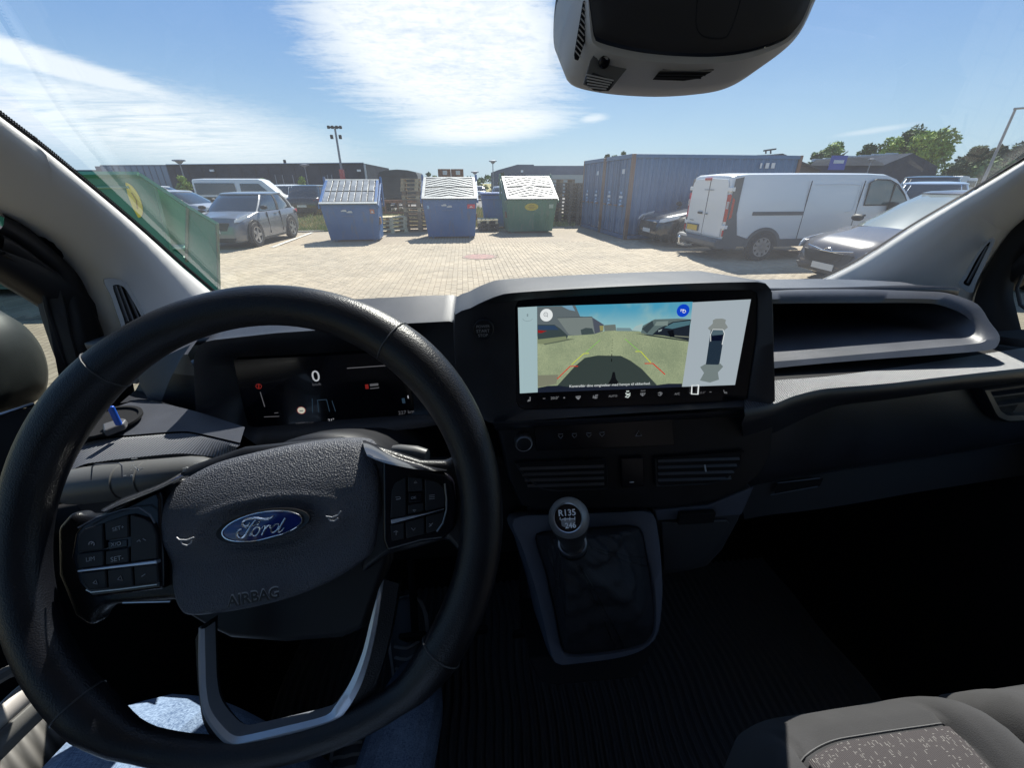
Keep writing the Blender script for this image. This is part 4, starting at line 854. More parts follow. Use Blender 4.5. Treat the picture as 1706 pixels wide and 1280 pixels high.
# switch pods
pl1 = [(123, 890), (135, 874), (160, 860), (205, 845), (245, 825), (262, 817), (268, 830), (272, 983), (262, 984), (190, 993), (150, 998), (128, 975), (116, 930)]
plate('switch_pod', pl1, -.010, .010, M['gloss'], bev=.003)
pr1 = [(636, 766), (690, 778), (742, 788), (756, 800), (762, 840), (758, 880), (738, 900), (700, 905), (644, 921), (637, 900)]
plate('switch_pod', pr1, -.010, .010, M['gloss'], bev=.003)
# glossy upper trims of the spokes, catching the sky
def trim(name, pts, r, m, o=-.002):
    q = cr([W(*p, o) for p in pts], 30); return G().tube(q, [r*(.25+.75*math.sin(min(1, max(.05, i/29*1.0))*math.pi*.93+.1)) for i in range(30)], 8).obj(name, m, wheel, smooth=60)
def band(name, top_, bot, m, o=-.002, th=.006):
    A = rs(cr([W(*p, o-.018) for p in top_], 40), 24); B = rs(cr([W(*p, o) for p in bot], 40), 24)
    return G().loft([[p-WN*th for p in A], A, [a.lerp(b, .5)+WN*.002 for a, b in zip(A, B)], B, [p-WN*th for p in B]], closed=False).obj(name, m, wheel, smooth=50)
band('spoke_trim', [(604, 734), (622, 741), (655, 757), (700, 772), (746, 783)], [(612, 760), (630, 768), (655, 775), (700, 783), (740, 786)], M['trim_gloss'])
band('spoke_trim', [(302, 788), (268, 806), (232, 820), (200, 832), (170, 848)], [(306, 794), (272, 812), (236, 827), (204, 840), (174, 853)], M['trim_gloss'])
# buttons, each a piece of its own
def button(pts, m=None, o=-.003): o -= .004; return G().prism([W(*q, o) for q in pts], -WN*.005).obj('button', m or M['smooth'], wheel, bevel=.0011, seg=2)
button([(130, 892), (140, 882), (171, 872), (172, 916), (128, 921)]); button([(128, 923), (172, 918), (173, 944), (129, 949)])
button([(173, 871), (205, 860), (213, 858), (214, 896), (175, 902)]); button([(175, 919), (214, 913), (215, 938), (175, 943)])
button([(178, 903), (213, 898), (213, 912), (179, 918)], M['gloss'], -.0055)
button([(216, 857), (240, 864), (254, 874), (261, 892), (262, 932), (217, 938)])
button([(133, 955), (176, 950), (178, 982), (148, 984), (138, 972)]); button([(178, 950), (220, 944), (222, 978), (180, 982)]); button([(222, 944), (262, 940), (264, 972), (224, 978)])
button([(657, 806), (676, 795), (677, 860), (650, 865), (652, 820)]); button([(679, 794), (704, 797), (705, 818), (679, 820)]); button([(679, 842), (706, 838), (706, 852), (679, 858)])
button([(680, 822), (703, 820), (703, 837), (680, 839)], M['gloss'], -.0045)
button([(707, 798), (728, 802), (739, 812), (743, 832), (741, 846), (708, 853)])
button([(650, 876), (673, 870), (674, 898), (652, 903)]); button([(675, 870), (707, 861), (708, 890), (676, 898)]); button([(709, 861), (741, 852), (738, 872), (729, 884), (710, 890)])
# silver strips through the pods
def wedge(a, b, c, d): return G().prism([W(*q, -.0045) for q in (a, b, c, d)], -WN*.005).obj('silver_strip', M['chrome'], wheel, bevel=.0007)
wedge((128, 951), (260, 934.5), (261, 940), (128, 954.5)); wedge((651, 867), (707, 857), (740, 849), (652, 873.5))
G().tube([W(*q, -.003) for q in ((741, 806), (744, 830), (744, 850), (738, 872), (728, 886))], .0007, 5).obj('pod_edge', M['silver'], wheel)
G().tube([W(*q, -.003) for q in ((144, 983), (152, 987), (200, 982), (262, 974))], .0006, 5).obj('pod_edge', M['silver'], wheel)
G().tube([W(*q, -.004) for q in ((130, 880), (160, 863), (205, 849), (232, 846), (250, 858), (258, 872))], .0006, 5).obj('pod_edge', M['lower'], wheel)
G().tube([W(*q, -.008) for q in ((205, 1004.5), (284, 1002.5))], .0008, 5).obj('spoke_edge', M['silver'], wheel)
def wtext(s, a, b, m='icon_dim', o=-.0028):
    o -= .004; return text('button_print', s, W(*a, o), W(*b, o), WN, M[m], wheel, lift=.0002)
M['icon_dim'].node_tree.nodes['Principled BSDF'].inputs['Base Color'].default_value = (.30, .31, .34, 1)
wtext('SET+', (188, 886), (207, 881)); wtext('LIM', (144, 936.5), (158, 934)); wtext('SET-', (185, 937), (206, 933)); wtext('OK', (685, 832.5), (694, 831)); wtext('X/O', (185, 911.5), (202, 908.5), o=-.005)
g = G()
for s in ([(659, 829), (666, 828), (667.5, 831), (665, 832), (660, 832.5)], [(715, 826), (724, 825)], [(715, 829), (724, 828)], [(715, 832), (724, 831)], [(690, 805), (692.5, 802), (695, 805), (690, 805)], [(688, 850), (690.5, 853), (693, 850), (688, 850)], [(685, 880), (689, 884), (692, 880)], [(715, 873), (719, 876), (715, 878), (721, 872)], [(656, 887), (660, 885), (663, 887)], [(660, 886), (660, 892)], [(228, 903), (232, 900), (234, 903)], [(238, 898), (243, 901)], [(155, 972), (160, 967), (162, 974), (155, 972)], [(196, 966), (201, 960), (204, 968), (196, 966)], [(236, 961), (242, 957)]):
    g.tube([W(*q, -.0066) for q in s], .00030, 4)
g.tube([W(152.5+4.5*math.cos(a), 907+4*math.sin(a), -.0066) for a in [math.pi*.9+i*.45 for i in range(10)]], .0004, 4); g.tube([W(152, 907, -.0066), W(154.5, 904, -.0066)], .0004, 4)
g.obj('button_icons', M['icon_dim'], wheel, smooth=0)
# hub body under the pad
hb = [(262, 830), (300, 780), (400, 745), (560, 728), (625, 740), (645, 775), (650, 860), (648, 940), (632, 985), (610, 1050), (566, 1068), (470, 1075), (380, 1068), (345, 1052), (310, 1030), (285, 990), (266, 930)]
plate('hub_body', hb, -.038, .024, M['smooth'], bev=.008, seg=4)
# airbag pad with the scooped middle: a height field over its outline
po = [(262, 850), (266, 832), (278, 812), (300, 793), (340, 772), (400, 755), (460, 742), (520, 733), (560, 729.5), (598, 731), (614, 740), (626, 760), (633, 790), (635, 830), (633, 870), (629, 900), (620, 922), (600, 940), (560, 965), (500, 990), (440, 1007), (380, 1018), (330, 1022), (308, 1012), (292, 992), (278, 962), (268, 925), (262, 885)]
po3 = cr([W(*q, -.012) for q in po], 120, True); pcn = W(446, 872, -.012)
def wuv(p): d = p-wc-V((0, 0, H)); return d.dot(WUr), d.dot(WVr)
ce = wuv(W(438.7, 876.8, -.004))
def padh(p):
    u, v = wuv(p); u -= ce[0]; v -= ce[1]
    h = .0
    d = math.hypot(u/.046, v/.0165); h -= .0036*math.exp(-(max(0, d-.8)*2.2)**2) if d < 4 else 0      # dish round the badge
    h += .0016*math.exp(-((d-1.25)/.22)**2)
    # the cover bulges: upper face leans back, a trough runs below the badge, the lower lip swells out again
    if v > 0: h -= 5.0*max(0, v-.006)**2
    elif v > -.022: h -= .0045*(1-math.cos(math.pi*(-v)/.022))/2
    else: h += -.0045+.42*(-.022-v)-1.5*max(0, -.056-v)*.42
    return h
rings = []
fr_ = [0, .012, .03, .06, .10]+[.10+.9*i/46 for i in range(1, 47)]
prof_ = {0: -.012, .012: -.0045, .03: -.0005, .06: .002, .10: .003}
for f in fr_:
    hh = prof_.get(f, .003+.003*(1-(1-f)**2)); ring = []
    for p in po3:
        q = p.lerp(pcn, min(f, .985)); ring.append(q+WN*(hh+padh(q)))
    rings.append(ring)
pad = G().loft(rings).obj('airbag_cover', M['pad'], wheel, smooth=70)
# badge
bcn = W(438.7, 876.8, -.0035)
def BZ(x, y, o=0.0): return W(360+x/10.66, 840+y/10.66, -.0035+o)
ov = [(130, 500), (160, 440), (260, 350), (420, 265), (640, 185), (860, 140), (1080, 122), (1280, 128), (1430, 165), (1510, 215), (1540, 285), (1510, 350), (1400, 430), (1250, 505), (1050, 565), (850, 620), (640, 655), (480, 660), (330, 650), (210, 615), (145, 560)]
ov3 = cr([BZ(*q) for q in ov], 80, True); oc = sum(ov3, V((0, 0, 0)))/80
well = [oc+(p-oc)*1.17 for p in ov3]
G().loft([[p-WN*.003 for p in well], [p+WN*.0008 for p in well], [p+WN*.0002 for p in ov3]]).obj('badge_well', M['emb'], wheel, smooth=40)
bd = G().loft([[p-WN*.001 for p in ov3], [p+WN*.0010 for p in ov3], [oc+(p-oc)*.5+WN*.0022 for p in ov3], [oc+(p-oc)*.02+WN*.0025 for p in ov3]]).obj('oval_badge', M['badge_blue'], wheel, smooth=60)
G().tube([p+WN*.0013 for p in ov3], .00062, 6, closed=True).obj('badge_ring', M['badge_silver'], bd, smooth=60)
def stroke(pts, wd, g, n=26):
    q = cr([V((x, y, 0)) for x, y in pts], n); path = []
    for p in q:
        b = BZ(p.x, p.y); d = (b-oc).length/.034; path.append(b+WN*(.0026-.0011*min(1, d*d)))
    k = .000088/1.0
    rr = [wd(i/(n-1))*k for i in range(n)] if callable(wd) else [wd*k]*n
    g.tube(path, rr, 6)
g = G()
stroke([(630, 318), (605, 360), (560, 378), (515, 368), (503, 330), (535, 285), (600, 258), (680, 246), (780, 250), (880, 262), (960, 250), (1010, 226), (1048, 200)], lambda t: 5+7*math.sin(t*math.pi)**.5+(3 if .6 < t < .85 else 0), g, 44)
stroke([(500, 345), (510, 385), (540, 402), (575, 392)], 7, g)
stroke([(745, 262), (700, 318), (650, 385), (600, 468), (550, 540), (495, 588), (445, 590), (410, 552), (415, 492), (448, 448), (492, 438)], lambda t: 7+6*math.sin(t*math.pi), g, 40)
stroke([(560, 425), (620, 388), (690, 372), (745, 348), (775, 310), (800, 302), (790, 335), (760, 362)], 5.5, g)
stroke([(640, 552), (665, 500), (700, 440), (745, 402), (790, 392)], 8, g); stroke([(790, 392), (812, 430), (785, 500), (735, 552), (690, 552), (668, 512), (690, 450)], 8, g)
stroke([(800, 420), (835, 425), (870, 385), (912, 368)], 5, g); stroke([(912, 368), (905, 420), (872, 485), (848, 538)], 9, g)
stroke([(885, 460), (925, 405), (965, 368), (992, 372), (985, 402)], 7.5, g); stroke([(985, 402), (1000, 420), (1030, 400)], 5, g)
stroke([(1150, 352), (1098, 345), (1045, 385), (1010, 445), (1022, 492), (1065, 488), (1115, 440), (1155, 375)], 8, g); stroke([(1258, 242), (1215, 312), (1165, 400), (1135, 470), (1152, 492), (1195, 460), (1238, 408)], lambda t: 11-6*t, g)
g.obj('badge_script', M['badge_silver'], bd, smooth=60)
# embossed AIRBAG and horn symbols on the pad
def padpt(px, py, o=.0): q = W(px, py, -.007); return q+WN*(padh(q)+o-.001)
n_l = 6
word = 'AIRBAG'; pts_a, pts_b = (397.5, 1000.5), (480, 985)
text('airbag_lettering_edge', word, padpt(396.6, 999.0, .0046), padpt(479.1, 983.5, .0046), WN, M['emb_edge'], wheel, lift=.0010, bold=.04)  # paler shifted copy, a painted highlight along the letter edges
to_ = text('airbag_lettering', word, padpt(*pts_a, .0050), padpt(*pts_b, .0050), WN, M['emb'], wheel, lift=.0010, bold=.018)
g = G()
for s in ([(301, 893.5), (306, 897.5), (318, 898), (328, 894)], [(308, 900), (310, 905), (318, 907), (324, 903), (325, 899)]): g.tube([padpt(*q, .0050) for q in s], .0005, 5)
for s in ([(545, 860), (556, 861), (566, 857), (571, 850)], [(549, 863), (553, 867), (560, 867), (566, 862)]): g.tube([padpt(*q, .0050) for q in s], .0005, 5)
tag(g.obj('horn_symbol', M['emb_edge'], wheel), kind='stuff')
# silver lower spoke bracket
bo = [(331, 1046), (330, 1100), (333, 1160), (340, 1195), (362, 1228), (384, 1246), (400, 1247), (470, 1230), (552, 1208), (572, 1192), (598, 1150), (615, 1100), (628, 1040), (638, 968)]
bi = [(341, 1048), (342, 1100), (344, 1150), (352, 1185), (376, 1216), (392, 1227), (404, 1227), (470, 1212), (540, 1194), (556, 1180), (582, 1140), (603, 1090), (617, 1035), (630, 985)]
A = rs(cr([W(*q, .004) for q in bo], 80), 60); B = rs(cr([W(*q, .004) for q in bi], 80), 60)
G().loft([[p-WN*.012 for p in A], [p+WN*.000 for p in A], [a.lerp(b, .5)+WN*.0016 for a, b in zip(A, B)], [p+WN*.000 for p in B], [p-WN*.012 for p in B]], closed=False).obj('silver_bracket', M['chrome'], wheel, smooth=40)
# lower spoke arms either side of the bracket (dark)
plate('lower_spoke', [(331, 1050), (300, 1060), (318, 1120), (322, 1190), (330, 1230), (370, 1275), (480, 1275), (600, 1245), (640, 1180), (650, 1100), (640, 1060), (622, 1100), (606, 1150), (575, 1200), (552, 1212), (400, 1252), (380, 1248), (338, 1196)], -.016, .016, M['leather'], bev=.004, seg=3) if 0 else None
g = G(); A2 = [p+(p-pcn).normalized()*.012 for p in A]
arms = G().loft([[p-WN*.020 for p in A2], [p-WN*.008 for p in A2], [p-WN*.003 for p in A], [p-WN*.022 for p in A]], closed=False).obj('lower_spoke', M['leather'], wheel, smooth=50)

# ---------------------------------------------------------------- sensor and mirror housing on the windscreen
hsg = thing('sensor_housing', P(1140, 60, Y=.60), 'dark overhead sensor housing with a pale grey lower lip at the windscreen top', 'sensor housing')
def HP(px, py, y): return P(px, py, Y=y)
lip_b = [(955, 0), (947, 45), (944, 85), (945, 118), (953, 137), (972, 148), (1020, 157), (1090, 161), (1150, 158), (1200, 150), (1240, 131), (1290, 92), (1322, 55), (1348, 0)]
lip_t = [(981, 0), (986, 36), (990, 62), (1000, 71), (1050, 84), (1100, 91), (1150, 94), (1190, 94), (1230, 90), (1262, 83), (1290, 74), (1312, 62), (1330, 40), (1346, 0)]
def hc(pts, y, n=60): return rs(cr([P(*q, Y=y) for q in pts], 120), n)
Lb = hc(lip_b, .60); Lt = hc(lip_t, .545)
ext = lambda c: [c[0]+V((-.0, -.05, .12))]+c+[c[-1]+V((.0, -.05, .12))]
Lb, Lt = ext(Lb), ext(Lt)
cx_h = P(1140, 20, Y=.57)
g = G(); g.loft([[p+V((0, .09, .045)) for p in Lb], [p+V((0, .02, .004)) for p in Lb], Lb, [a.lerp(b, .25)+V((0, -.012, -.002)) for a, b in zip(Lb, Lt)], [a.lerp(b, .85)+V((0, -.008, -.002)) for a, b in zip(Lb, Lt)], Lt], closed=False)
hl = g.obj('grey_lip', M['housing'], hsg, smooth=50)
inner = [[p.lerp(cx_h, f)+V((0, -.035*f*(2-f), .004+.05*f)) for p in Lt] for f in (0, .1, .3, .55, .8, .98)]
G().loft(inner, closed=False).obj('dark_cover', M['housing_dark'], hsg, smooth=60, solid=.004)
G().loft([[p+V((0, .085, .045)) for p in Lb], [p+V((0, .012, .002)) for p in Lt], [p.lerp(cx_h, .9)+V((0, .03, .05)) for p in Lt]], closed=False).obj('rear_shell', M['housing_dark'], hsg)
G().tube(cr([P(*q, Y=.515) for q in ((1163, -10), (1160, 25), (1162, 48), (1175, 61), (1205, 63), (1216, 52), (1228, 20), (1236, -10))], 40), .0009, 5).obj('cover_seam', M['matte'], hsg)
def hpoly(name, pts, y, m, dp=.003, par=hl): return G().prism([P(*q, Y=y) for q in pts], (0, dp, 0)).obj(name, m, par, bevel=.0008)
hpoly('speaker_slot', [(1088, 132), (1110, 106), (1198, 107), (1188, 118), (1166, 130), (1140, 134)], .555, M['matte'])
for k in range(5):
    y = 110+k*4.8; a = P(1108-k*4.2, y, Y=.553); b = P(1196-k*7, y+1, Y=.553); G().tube([a, b], .0007, 5).obj('slot_rib', M['housing_dark'], hl)
hpoly('camera_recess', [(972, 140), (984, 100), (992, 87), (1010, 89), (1053, 99), (1048, 110), (1018, 148), (1000, 152)], .556, mat('recess_grey', (.13, .125, .12), .6))
hpoly('camera_recess_side', [(975, 138), (988, 120), (1024, 134), (1015, 151), (990, 150)], .5545, M['housing_dark'])
for k in range(5):
    a, b = P(978+k*.5-1, 124+k*5.2, Y=.553), P(1022-k*3, 134+k*3.6, Y=.553); G().tube([a, b], .0008, 5).obj('recess_rib', M['housing'], hl)
cm = P(1006, 103, Y=.554)
G().lathe(cm, [(.0060, 0), (.0060, .003), (.005, .004), (.0045, .002), (.0001, .001)], 24, M=V((0, -1, -.2)).to_track_quat('Z', 'Y').to_matrix()).obj('camera_lens', M['gloss'], hl)
hpoly('side_grille', [(957, 90), (962, 60), (972, 0), (980, 0), (979, 40), (976, 66), (964, 100), (958, 98)], .556, M['matte'])
for k in range(11): G().tube([P(959+k*1.2, 92-k*9.2, Y=.5545), P(974+k*.6, 78-k*8.2-9, Y=.5545)] if 0 else [P(958+k*1.6, 84-k*9, Y=.5545), P(969+k*1.1, 97-k*9.5, Y=.5545)], .0007, 5).obj('grille_slat', M['housing'], hl)
# ---------------------------------------------------------------- floor mat (ribbed, wavy rubber)
fm = G(); rows = []
xs = [-.55+i*.0055 for i in range(int(1.6/.0055))]
for j in range(46):
    y = -.45+j*.032
    row = []
    for i, x in enumerate(xs):
        wv = .006*math.sin(y*9+x*3)+.004*math.sin(y*23+1.3*math.sin(x*7))
        row.append(e(x+wv, y, -1.245+.0045*(1 if (i % 4) < 2 else -1)))
    rows.append(row)
fm.loft(rows, closed=False); fo = fm.obj('floor_mat', M['mat_rubber'], None, smooth=0)
tag(fo, 'black ribbed rubber mat on the cab floor right of the gear lever', 'floor mat')
fo.location = (0, 0, 0)
# ---------------------------------------------------------------- passenger bench
bench = thing('passenger_bench', e(.62, .0, -.9), 'grey two-seat passenger bench with flecked cloth centre panels, lower right', 'bench seat')
def cushion(x0, x1, name):
    xc = (x0+x1)/2; hw = (x1-x0)/2; nx_, ny_ = 34, 30; zt = -.497
    def S2(u, v):                                   # u across -1..1, v front 0 .. rear 1
        au = abs(u)
        x = xc+hw*u; yfront = .229-.030*max(0, au-.55)**2*4-.045*max(0, -.2-u)**2*(1.6 if x0 < .5 else 0)
        y = yfront-v*.62
        z = zt-.05*v*.0
        z += .016*math.exp(-((au-.80)/.16)**2)       # side bolsters
        z -= .040*max(0, au-.90)**2*60*.9
        if v < .10: z -= .060*(1-v/.10)**2.6          # rolled front edge
        for gpos in (.60,): z -= .007*math.exp(-((au-gpos)/.03)**2)*(1 if v > .07 else v/.07)
        z -= .006*math.exp(-((v-.075)/.010)**2)*(1 if au < .62 else 0)
        z += .004*math.sin(u*3+v*8)*.5
        return e(x, y, z)
    us = [-1, -.985, -.96, -.93]+[-.9+1.8*i/52 for i in range(53)]+[.93, .96, .985, 1]
    vs = [0, .004, .012, .025]+[.04+.96*j/52 for j in range(53)]
    g = G(); rows = [[S2(u, -.0)+V((0, .012, -.20)) for u in us], [S2(u, 0)+V((0, .016, -.04)) for u in us]]+[[S2(u, v) for u in us] for v in vs]
    A_ = G().loft(rows, closed=False)
    L_ = [[S2(-1, v), S2(-1, v)+V((.002, 0, -.20))] for v in vs]; A_.loft(L_, closed=False); A_.loft([[S2(1, v), S2(1, v)+V((-.002, 0, -.20))] for v in vs], closed=False)
    o = A_.obj(name, M['seat_grey'], bench, smooth=80)
    ui = [-.575+1.15*i/30 for i in range(31)]; vi_ = [.082+.88*j/30 for j in range(31)]
    G().loft([[S2(u, v)+V((0, 0, .0030)) for u in ui] for v in vi_], closed=False).obj('cloth_panel', M['cloth'], o, smooth=80)
    for pts in ([S2(-.60, .10+.88*i/30) for i in range(31)], [S2(.60, .10+.88*i/30) for i in range(31)], [S2(-.6+1.2*i/30, .075) for i in range(31)]):
        G().tube([p+V((0, 0, .001)) for p in pts], .0009, 4).obj('seam', M['pillar_dark'], o)
    return o
cushion(.244, .527, 'seat_cushion'); cushion(.533, .83, 'seat_cushion')
g = G(); g.box(e(.54, -.12, -.84), (.54, .50, .30)); g.obj('seat_base', M['matte'], bench, bevel=.02)
# driver seat below the person
ds = thing('driver_seat', e(-.19, -.2, -.9), 'dark driver seat under the person at the steering wheel', 'seat')
g = G(); g.box(e(-.19, -.25, -.74), (.50, .56, .16)); g.obj('seat_cushion', M['seat_grey'], ds, bevel=.04, seg=4)
g = G(); g.box(e(-.19, -.25, -1.03), (.42, .46, .38)); g.obj('seat_base', M['matte'], ds, bevel=.02)
g = G(); g.box(e(-.19, -.58, -.35), (.50, .12, .70)); g.obj('seat_backrest', M['seat_grey'], ds, bevel=.04, seg=4)
# ---------------------------------------------------------------- person at the wheel (lap, legs and feet show)
per = thing('person', e(-.19, -.2, -.7), 'person sitting at the wheel in light blue jeans and dark sneakers, only legs in view', 'person')
def skin(name, verts, edges, radii, m, sub=2, root=0):
    me = bpy.data.meshes.new(name); me.from_pydata([tuple(v) for v in verts], edges, []); me.materials.append(m)
    o = link(name, me, per); o.modifiers.new('skin', 'SKIN'); lay = me.skin_vertices[0] if me.skin_vertices else None
    if lay is None:
        bpy.context.view_layer.objects.active = o; lay = me.skin_vertices[0]
    for i, r in enumerate(radii): lay.data[i].radius = (r, r) if not isinstance(r, tuple) else r
    lay.data[root].use_root = True
    md = o.modifiers.new('sub', 'SUBSURF'); md.levels = sub; md.render_levels = sub
    for p in me.polygons: p.use_smooth = True
    return o
hipz = -.60
knL, knR = e(-.350, .240, -.488), e(-.175, .16, -.79)
vs = [e(-.19, -.30, hipz), e(-.28, -.24, hipz), e(-.315, -.02, -.54), knL, e(-.345, .33, -.80), e(-.31, .38, -1.02), e(-.31, .41, -1.13),
      e(-.10, -.24, hipz), e(-.10, -.02, -.66), knR, e(-.13, .42, -.82), e(-.16, .55, -1.00), e(-.17, .60, -1.06), e(-.19, -.33, -.40), e(-.19, -.34, -.20)]
ed = [(0, 1), (1, 2), (2, 3), (3, 4), (4, 5), (5, 6), (0, 7), (7, 8), (8, 9), (9, 10), (10, 11), (11, 12), (0, 13), (13, 14)]
skin('body', vs, ed, [.14, .10, .088, .070, .068, .055, .056, .10, .076, .064, .064, .052, .054, .15, .16], M['jeans'], root=0)
M['shoe'] = mat('sneaker_cloth', (.11, .125, .15), .7, bump=.4, bs=700); M['sole'] = mat('sneaker_sole', (.42, .43, .45), .6)
def shoe(base, yaw, nm='sneaker', pitch=.45):
    Mx = Matrix.Translation(base) @ Matrix.Rotation(yaw, 4, 'Z') @ Matrix.Rotation(pitch, 4, 'X')
    st = [(-.05, .034, .085, .0), (-.03, .038, .095, .0), (.02, .040, .085, .0), (.07, .043, .066, .0), (.12, .049, .055, .0), (.17, .050, .046, .0), (.205, .040, .036, .004), (.225, .020, .024, .008)]
    g = G(); rings = []
    for y, w_, h, z0 in st:
        rings.append([Mx @ V((math.cos(a)*w_*(1 if math.sin(a) < 0 else (.85 if abs(math.cos(a)) > .5 else 1)), y, z0+.018+max(-.0, math.sin(a))*h+min(0, math.sin(a))*.010)) for a in [2*math.pi*i/20 for i in range(20)]])
    g.loft(rings); o = g.obj(nm, M['shoe'], per, smooth=70, sub=1)
    g = G(); g.loft([[Mx @ V((math.cos(a)*w_*1.06, y, z0+.011+math.sin(a)*.012)) for a in [2*math.pi*i/16 for i in range(16)]] for y, w_, h, z0 in st]); g.obj('sole', M['sole'], o, smooth=60)
    for k in range(5):
        y = .03+k*.022; h = .088-.2*k*.022; g = G(); g.tube([Mx @ V((x, y+abs(x)*.2, .012+h*math.sqrt(1-(x/.043)**2))) for x in (-.028, -.014, 0, .014, .028)], .0035, 5); g.obj('lace', M['sole'], o)
    return o
shoe(e(-.18, .60, -1.13), .12, pitch=.75)
shoe(e(-.31, .41, -1.225), .05, pitch=.15)
# pedals
ped = thing('pedals', e(-.05, .62, -1.0), 'black foot pedals deep in the driver footwell', 'pedals')
for x, z in ((.10, -.98), (-.02, -.95), (-.16, -.95)):
    g = G(); g.box(e(x, .63, z), (.06, .012, .09), Matrix.Rotation(.5, 3, 'X')); g.tube([e(x, .64, z), e(x, .78, z+.35)], .01, 6); g.obj('pedal', M['matte'], ped, bevel=.004)

# ---------------------------------------------------------------- outdoor materials
def ground_mat():
    m = bpy.data.materials.new('paving_field'); m.use_nodes = True; t = NT(m.node_tree); b = t.n['Principled BSDF']
    c = t.new('ShaderNodeTexCoord').outputs['Object']
    br = t.new('ShaderNodeTexBrick'); t.l.new(c, br.inputs['Vector']); br.inputs['Scale'].default_value = 1.0
    mp = t.new('ShaderNodeMapping'); t.l.new(c, mp.inputs[0]); mp.inputs['Rotation'].default_value = (0, 0, math.pi/2); t.l.new(mp.outputs[0], br.inputs['Vector'])
    br.inputs['Brick Width'].default_value = .21; br.inputs['Row Height'].default_value = .1046; br.inputs['Mortar Size'].default_value = .006; br.offset = .5
    br.inputs['Color1'].default_value = (.375, .315, .235, 1); br.inputs['Color2'].default_value = (.33, .275, .20, 1); br.inputs['Mortar'].default_value = (.17, .13, .09, 1)
    n = t.noise(c, .45, 6, .65); n2 = t.noise(c, 7, 4, .6)
    k = t.mix(t.ss(n, .35, .7), (.82, .82, .84, 1), (1.08, 1.06, 1.02, 1))
    mu = t.new('ShaderNodeMix', data_type='RGBA', blend_type='MULTIPLY'); mu.inputs[0].default_value = 1; t.l.new(br.outputs[0], mu.inputs[6]); t.l.new(k, mu.inputs[7])
    mu2 = t.new('ShaderNodeMix', data_type='RGBA', blend_type='MULTIPLY'); mu2.inputs[0].default_value = 1; t.l.new(mu.outputs[2], mu2.inputs[6]); t.l.new(t.mix(n2, (.85, .85, .85, 1), (1.12, 1.1, 1.08, 1)), mu2.inputs[7])
    t.l.new(mu2.outputs[2], b.inputs['Base Color']); b.inputs['Roughness'].default_value = .85; return m
def paver_mat(name, a, b_):
    m = bpy.data.materials.new(name); m.use_nodes = True; t = NT(m.node_tree); b = t.n['Principled BSDF']; b.inputs['Roughness'].default_value = .85
    g_ = t.new('ShaderNodeNewGeometry').outputs; c = g_['Position']; r = g_['Random Per Island']
    n = t.noise(c, .45, 6, .65); n2 = t.noise(c, 60, 3, .7); n3 = t.noise(c, 2.2, 4, .6)
    base = t.mix(r, (*a, 1), (*b_, 1)); f = t.m('ADD', t.m('MULTIPLY', n, .5), t.m('ADD', t.m('MULTIPLY', n2, .25), t.m('MULTIPLY', n3, .35)))
    mu = t.new('ShaderNodeMix', data_type='RGBA', blend_type='MULTIPLY'); mu.inputs[0].default_value = 1; t.l.new(base, mu.inputs[6]); t.l.new(t.mix(t.ss(f, .35, .75), (.72, .72, .72, 1), (1.2, 1.17, 1.12, 1)), mu.inputs[7])
    st = t.ss(t.noise(c, .8, 5, .75, .6), .60, .78)                   # oil and tyre stains with shapes of their own
    mp = t.new('ShaderNodeMapping'); t.l.new(c, mp.inputs[0]); mp.inputs['Scale'].default_value = (.12, 1.6, 1); mp.inputs['Rotation'].default_value = (0, 0, .12)
    tr_ = t.ss(t.noise(mp.outputs[0], 1.0, 4, .6), .55, .72); sp_ = t.ss(t.noise(c, 5.5, 2, .5), .71, .75)
    f2 = t.m('MAXIMUM', t.m('MULTIPLY', st, .30), t.m('MAXIMUM', t.m('MULTIPLY', tr_, .20), t.m('MULTIPLY', sp_, .35)))
    t.l.new(t.mix(f2, mu.outputs[2], (.10, .085, .07, 1)), b.inputs['Base Color']); return m
M['field'] = ground_mat(); M['paver'] = paver_mat('paver_sand', (.40, .34, .255), (.335, .28, .205)); M['joint'] = mat('joint_sand', (.27, .22, .16), .95, var=.3, vs=3)
def grass_ground():
    m = mat('rough_grass_ground', (.20, .16, .06), .95, bump=.8, bs=14); t = NT(m.node_tree); b = t.n['Principled BSDF']; c = t.new('ShaderNodeTexCoord').outputs['Object']
    t.l.new(t.mix(t.ss(t.noise(c, .35, 5, .65), .38, .62), (.14, .18, .045, 1), (.33, .25, .11, 1)), b.inputs['Base Color']); return m
M['grass_g'] = grass_ground()
M['asphalt'] = mat('asphalt', (.13, .125, .12), .9, bump=.3, bs=60, var=.25, vs=.3)
# ---------------------------------------------------------------- ground
def flat(name, pts, m, z=0.0, par=None): return G().poly([V((x, y, z)) for x, y in pts]).obj(name, m, par, smooth=0)
gd = flat('ground', [(-900, -300), (900, -300), (900, 1500), (-900, 1500)], M['grass_g'], -.012); tag(gd, 'rough dry grass and soil reaching to the horizon', kind='structure')
yd = flat('yard_paving', [(-14, -12), (40, -12), (40, 12), (40, 30), (6, 30), (6, 22.2), (-6.2, 18.2), (-14, 18.2)], M['field'], -.008)
tag(yd, 'sand coloured block paving of the yard', kind='structure')
lot = flat('car_park', [(-95, 24), (-13, 24), (-11, 33.5), (3, 33.5), (3.4, 60), (90, 60), (90, 30.1), (6.1, 30.1), (4.4, 62), (4.4, 75), (-95, 75)], M['asphalt'], -.004); tag(lot, 'grey asphalt of the car park behind the bins', kind='structure')
